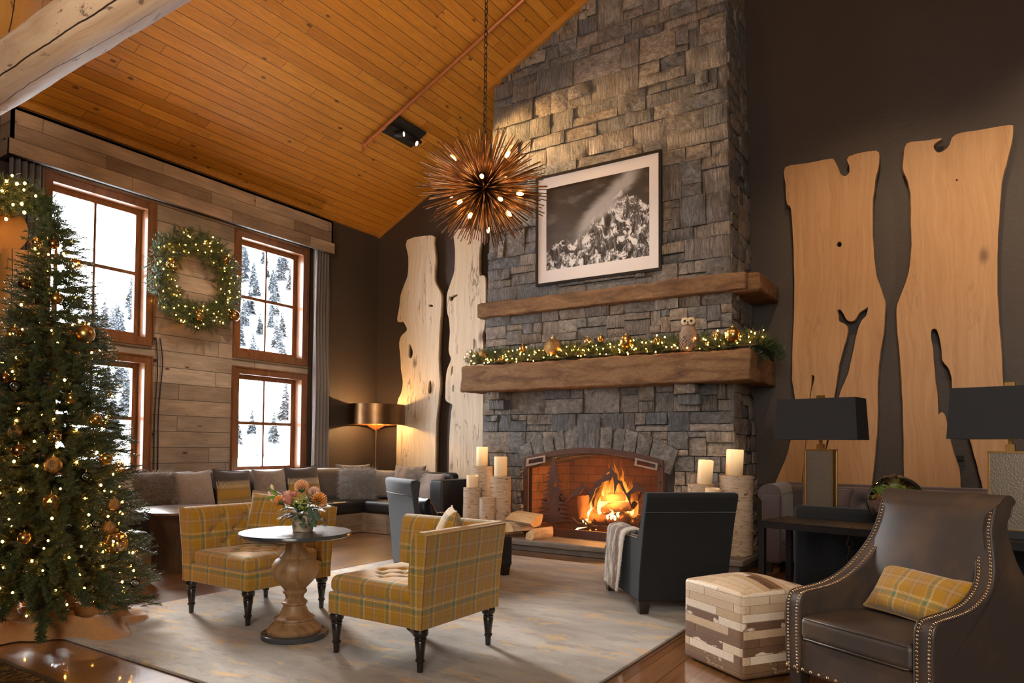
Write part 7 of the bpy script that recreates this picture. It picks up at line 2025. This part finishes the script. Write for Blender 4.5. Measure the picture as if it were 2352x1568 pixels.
# ------------------------------------------------------------------ stump side table
bx_ = at_z(450, 1300, 0)
SXc, SYc = -6.86, 4.36
t = thing('stump_table', 'driftwood stump side table with pale irregular top', 'side table', (SXc, SYc, 0)); P = []
for i in range(25):
    z = .575 * i / 24; u = i / 24; row = []
    for k in range(49):
        a = 2 * PI * k / 48
        q = (.315 + .10 * abs(u - .45) ** 1.6 * 2.0 * (1 if u > .45 else .45) + (.10 if u > .93 else 0) * (u - .93) / .07) * (1 + .16 * noise.noise(Vector((math.cos(a) * 1.5, math.sin(a) * 1.5, z * 1.6))) + .06 * noise.noise(Vector((math.cos(a) * 4, math.sin(a) * 4, z * 5))))
        row.append((q * math.cos(a), q * math.sin(a), z))
    P.append(row)
g = G(); g.grid(P); g.build('trunk', M['stump'], t, smooth=70, uv=False)
g = G(); 
def toprow(k, z): return [(x * k, y * k, z) for (x, y, _) in P[-1]]
g.grid([toprow(.001, .575), toprow(1.0, .575), toprow(1.03, .582), toprow(1.03, .604), toprow(1.0, .612), toprow(.001, .612)]); g.build('slab_top', M['stumptop'], t, smooth=40, uv=False)

# ------------------------------------------------------------------ steel console with lamps and terrarium
CO = Vector((-1.365, 5.667, 0)); CRZ = R(-11); CLn, CDp, CHt = 2.25, .56, .74
def con(x, y, z): return Matrix.Translation(CO) @ Matrix.Rotation(CRZ, 4, 'Z') @ Vector((x, y, z))
t = thing('console_table', 'blackened steel console table behind the leather armchair', 'table', tuple(CO), CRZ)
g = G(); g.box(0, CLn, 0, CDp, CHt - .008, CHt); g.build('tabletop', M['steel'], t, smooth=0)
g = G(); g.box(0, CLn, 0, .04, CHt - .052, CHt - .009); g.box(0, CLn, CDp - .04, CDp, CHt - .052, CHt - .009); g.box(0, .04, .04, CDp - .04, CHt - .052, CHt - .009); g.box(CLn - .04, CLn, .04, CDp - .04, CHt - .052, CHt - .009); g.build('apron', M['steel'], t, smooth=0)
for (x, y) in ((.0, .0), (.0, CDp - .045), (CLn - .045, 0), (CLn - .045, CDp - .045)):
    g = G(); g.box(x, x + .045, y, y + .045, 0, CHt - .052); g.build('leg', M['steel'], t, smooth=0)
for (x, y) in ((.03, .03), (.06, .22), (.05, .45), (.33, .03), (.68, .03), (1.03, .03), (1.40, .03)):
    g = G(); g.lathe([(.009, 0), (.007, .004), (.001, .006)], 10, Matrix.Translation((x, y, CHt))); g.build('bolt', M['steel'], t, uv=False)
def chain_at(x, y, z0, z1):
    g = G(); z = z0; k = 0
    while z > z1:
        lp = []
        for a in np.linspace(0, 2 * PI, 13)[:-1]:
            u, v = .018 * math.cos(a), .034 * math.sin(a); lp.append((x + (u if k % 2 else 0), y + (0 if k % 2 else u), z + v))
        g.tube(lp, .0062, 6, True); z -= .054; k += 1
    g.build('hanging_chain', M['steel'], t, uv=False)
chain_at(.66, .06, CHt - .06, .02); chain_at(1.62, .06, CHt - .06, .02)
g = G(); g.box(.0, CLn, .25, .30, .0, .03); g.build('stretcher', M['steel'], t, smooth=0)
def table_lamp(x, y, label):
    p = con(x, y, CHt + .001); t = thing('table_lamp', label, 'lamp', tuple(p), CRZ)
    g = G(); g.box(-.155, .155, -.085, .085, 0, .05); g.build('base', M['black'], t, smooth=0)
    bw, bd, b0, b1 = .112, .05, .05, .555
    g = G(); g.box(-bw, bw, -bd, bd, b0, b1); g.build('body', M['hammer'], t, smooth=0)
    g = G(); e = .006
    for (a, b, c, d) in ((-bw, -bd, -bw, -bd), (bw, -bd, bw, -bd), (-bw, bd, -bw, bd), (bw, bd, bw, bd)): g.box(a - e, a + e, b - e, b + e, b0, b1)
    for yy in (-bd, bd): g.box(-bw - e, bw + e, yy - e, yy + e, b1 - e, b1 + e); g.box(-bw - e, bw + e, yy - e, yy + e, b0 - .001, b0 + e)
    for xx in (-bw, bw): g.box(xx - e, xx + e, -bd, bd, b1 - e, b1 + e)
    g.build('gilt_edges', M['gold'], t, smooth=0)
    g = G(); g.box(-.026, .026, -.026, .026, b1 + .004, b1 + .05); g.box(-.012, .012, -.012, .012, b1 + .05, b1 + .13); g.build('neck', M['gold'], t, smooth=0)
    s0, s1 = b1 + .085, b1 + .425; w0, w1, d0, d1 = .335, .315, .145, .13
    g = G(); v = [(-w0, -d0, s0), (w0, -d0, s0), (w0, d0, s0), (-w0, d0, s0), (-w1, -d1, s1), (w1, -d1, s1), (w1, d1, s1), (-w1, d1, s1)]; k_ = .006
    v += [(x_ * (1 - k_ / w0), y_ * (1 - k_ / d0), z_) for (x_, y_, z_) in v]
    f = [(0, 1, 5, 4), (1, 2, 6, 5), (2, 3, 7, 6), (3, 0, 4, 7)]; f += [tuple(i + 8 for i in q_[::-1]) for q_ in f[:4]] + [(0, 8, 9, 1), (1, 9, 10, 2), (2, 10, 11, 3), (3, 11, 8, 0), (4, 5, 13, 12), (5, 6, 14, 13), (6, 7, 15, 14), (7, 4, 12, 15)]
    g.add(v, f); g.build('shade', M['shade'], t, smooth=0)
    g = G(); g.tube([(0, 0, b1 + .12), (0, 0, s1 + .02)], .005, 6); g.tube([(-w1, 0, s1 - .02), (w1, 0, s1 - .02)], .003, 5); g.build('harp', M['gold'], t, uv=False)
    g = G(); g.box(-.028, .028, -.02, .02, s1 + .006, s1 + .032); g.build('finial', M['gold'], t, smooth=0)
    g = G(); g.lathe([(.010, b1 + .13), (.024, b1 + .17), (.026, b1 + .20), (.015, b1 + .235), (.002, b1 + .25)], 14); g.build('bulb', M['bulb'], t, uv=False)
    point('table_lamp_light', tuple(con(x, y, CHt + b1 + .20)), 9, (1, .62, .27), .03)
lp = at_z(1885, 1186, CHt); li = (Matrix.Translation(CO) @ Matrix.Rotation(CRZ, 4, 'Z')).inverted() @ lp
table_lamp(li.x, li.y, 'hammered pewter table lamp with black shade at the chimney end of the console')
lp2 = at_z(2362, 1215, CHt); l2 = (Matrix.Translation(CO) @ Matrix.Rotation(CRZ, 4, 'Z')).inverted() @ lp2
table_lamp(l2.x, .27, 'hammered pewter table lamp cut by the frame edge behind the leather armchair')
# glass terrarium
gr = .225; tq = at_z(2072, 1208, CHt)
tl = (Matrix.Translation(CO) @ Matrix.Rotation(CRZ, 4, 'Z')).inverted() @ tq; tc = con(tl.x, .30, CHt + .001)
dcen = (tc - C_O).dot(C_F); gr = 61 * dcen / FOC
t = thing('terrarium', 'round glass globe terrarium with mossy planting on the console', 'terrarium', tuple(tc), R(-14))
bm = bmesh.new(); bmesh.ops.create_uvsphere(bm, u_segments=48, v_segments=32, radius=gr)
ax_ = Vector((-.22, -.90, .16)).normalized()
bmesh.ops.delete(bm, geom=[v for v in bm.verts if v.co.normalized().dot(ax_) > .86 or v.co.z < -gr * .97], context='VERTS')
me = bpy.data.meshes.new('globe'); bm.to_mesh(me); bm.free(); me.transform(Matrix.Translation((0, 0, gr * .975)))
finish(me, 'globe', M['clear'], t, 180, False, False)
rr = gr * math.sqrt(1 - .86 ** 2); rc = ax_ * gr * .86 + Vector((0, 0, gr * .975)); u1 = ax_.cross(Vector((0, 0, 1))).normalized(); u2 = ax_.cross(u1)
g = G(); g.tube([tuple(rc + u1 * rr * math.cos(a) + u2 * rr * math.sin(a)) for a in np.linspace(0, 2 * PI, 49)[:-1]], .0035, 6, True); g.build('rim', M['clear'], t, uv=False)
gm = solid('terrarium_soil', (.09, .05, .03), .95, 0, .8, 60, .5)
t2 = thing('terrarium_planting', 'green moss, red berries and a pale succulent inside the glass globe', 'plants', tuple(tc), R(-14)); t2['kind'] = 'stuff'
g = G(); n_ = 12; prof = [(.001, gr * .975 - gr * .93)]
for k in range(8): a = -PI / 2 + .38 + k * .165; prof.append((gr * .955 * math.cos(a), gr * .975 + gr * .955 * math.sin(a)))
prof.append((.001, prof[-1][1] + .03)); g.lathe(prof, 24, None, False); g.build('soil', gm, t2, smooth=60, uv=False)
zt = prof[-2][1]; qm_ = random.Random(2)
MG = {k: solid('terr_' + k, c, .6, 0, .1, 90, .3) for k, c in dict(moss=(.16, .26, .02), red=(.34, .045, .02), succ=(.40, .42, .23), bark=(.20, .10, .05)).items()}
g = G()
for k in range(420):
    a, q_ = qm_.uniform(0, 6.28), gr * .78 * math.sqrt(qm_.random()); b = Vector((q_ * math.cos(a), q_ * math.sin(a), zt + .02 + qm_.uniform(0, .09))); d = Vector((qm_.gauss(0, 1), qm_.gauss(0, 1), abs(qm_.gauss(.6, .6)))).normalized() * qm_.uniform(.015, .035); g.tube([b, b + d * .6, b + d + Vector((qm_.gauss(0, .008), qm_.gauss(0, .008), 0))], [.003, .0025, .001], 4)
g.build('moss', MG['moss'], t2, smooth=180, recalc=False, uv=False)
g = G()
for k in range(60):
    a, q_ = qm_.uniform(3.4, 6.0), gr * qm_.uniform(.45, .80); g.lathe([(.001, -.007), (.007, 0), (.001, .007)], 6, Matrix.Translation((q_ * math.cos(a), q_ * math.sin(a), zt + qm_.uniform(-.01, .06))))
g.build('berries', MG['red'], t2, smooth=180, recalc=False, uv=False)
g = G()
for k in range(15):
    a = k * 2.4; e = .35 + k * .07; leafgeo(g, Vector((-.02, .02, zt + .09)), Vector((math.cos(a) * math.cos(e), math.sin(a) * math.cos(e), math.sin(e) + .3)), .11, .045, -.2)
g.build('succulent', MG['succ'], t2, smooth=180, recalc=False, uv=False)

# ------------------------------------------------------------------ black sofa behind the console
BO = con(.015, CDp + .06, 0)
t = thing('sofa', 'low black sofa backed against the steel console', 'sofa', tuple(BO), CRZ)
g = G(); g.rbox(0, 2.15, 0, .17, .10, .83, .045, 8); g.build('back', M['velvet_black'], t, smooth=60)
for x in (0, 1.97):
    g = G(); g.rbox(x, x + .18, .165, .80, .10, .60, .04, 6); g.build('arm', M['velvet_black'], t, smooth=60)
g = G(); g.rbox(.175, 1.975, .16, .80, .10, .30, .02, 6); g.build('seat_deck', M['velvet_black'], t, smooth=60)
for (a, b) in ((.182, 1.07), (1.08, 1.968)):
    g = G(); g.rbox(a, b, .175, .82, .30, .45, .04, 6); g.build('seat_cushion', M['velvet_black'], t, smooth=60)
for (x, y) in ((.06, .06), (2.09, .06), (.06, .74), (2.09, .74)): square_leg(t, x, y, .10, .03, .025, M['ebony'])

# ------------------------------------------------------------------ tufted chesterfield under the tan slabs
TO = Vector((-1.83, 7.72, 0)); TLn = 2.45
t = thing('chesterfield_sofa', 'aubergine tufted sofa with rolled arms under the tan slabs', 'sofa', tuple(TO), 0)
TD, TZ = .90, .925
bt = [(x, z) for z, o_ in ((.58, 0), (.74, .5)) for x in [(.28 + (i + o_) * .25) for i in range(9)]]
def bfn(p, n):
    if n.y < -.5:
        d = 0
        for (x, z) in bt:
            q_ = math.hypot(p.x - x, p.z - z); d += .045 * math.exp(-(q_ / .05) ** 2)
        cr = 0
        for (x, z) in bt:
            for (x2, z2) in bt:
                if x2 > x - .2 and x2 <= x + .2 and z2 > z + .1:
                    L_ = math.hypot(x2 - x, z2 - z); u = max(0, min(1, ((p.x - x) * (x2 - x) + (p.z - z) * (z2 - z)) / L_ ** 2)); q_ = math.hypot(p.x - x - u * (x2 - x), p.z - z - u * (z2 - z)); cr = max(cr, math.exp(-(q_ / .018) ** 2))
        return p + Vector((0, d + .014 * cr, 0))
    return p
g = G(); g.rbox(.16, TLn - .16, .60, .80, .38, TZ - .03, .05, (80, 4, 20), None, bfn); g.build('tufted_back', M['tuft'], t, smooth=70)
g = G(); g.tube([(.10, .74, TZ - .075), (TLn - .10, .74, TZ - .075)], .078, 16); g.build('back_roll', M['tuft'], t, smooth=60)
for x in (.10, TLn - .10):
    g = G(); g.rbox(x - .10, x + .10, .0, .80, .10, TZ - .10, .03, 6)
    P = []
    for i in range(19):
        u = i / 18; P.append([(x + (-.02 if x < 1 else .02) + (.115 + .006 * math.cos(u * 60)) * math.cos(a), .01 + .80 * u, TZ - .098 + (.098 + .005 * math.cos(u * 60)) * math.sin(a)) for a in np.linspace(0, 2 * PI, 25)])
    g.grid(P)
    for i in (0, 18): b_ = len(g.v); g.v += [tuple(p) for p in P[i][:-1]]; g.f.append(tuple(b_ + k for k in range(24))); g.m.append(0)
    g.build('rolled_arm', M['tuft'], t, smooth=60)
g = G(); g.rbox(.19, TLn - .19, .03, .70, .12, .30, .02, 6); g.build('seat_deck', M['tuft'], t, smooth=60)
for k in range(2):
    a = .20 + k * (TLn - .40) / 2; g = G(); g.rbox(a, a + (TLn - .40) / 2 - .006, .01, .66, .30, .455, .045, 6); g.build('seat_cushion', M['tuft'], t, smooth=60)
for (x, y) in ((.07, .07), (TLn - .07, .07), (.07, .72), (TLn - .07, .72)): square_leg(t, x, y, .12, .035, .025, M['darkleg'])
for (xx, lb) in ((.58, 'aubergine pillow at the chimney end of the tufted sofa'), (1.36, 'aubergine pillow behind the glass globe on the tufted sofa')):
    pillow(lb, (TO.x + xx, TO.y + .36, .464), 0, R(12), .52, .44, .16, M['tuft'], seed=int(xx * 20), piping=M['tuft'])
# wall outlet beside the chimney
p = at_y(1748, 1122, YW); g = G(); g.box(p.x - .05, p.x + .05, YW - .03, YW - .001, p.z - .06, p.z + .06); tag(g.build('wall_outlet', M['black'], smooth=0), 'small black outlet box low beside the chimney', 'outlet')
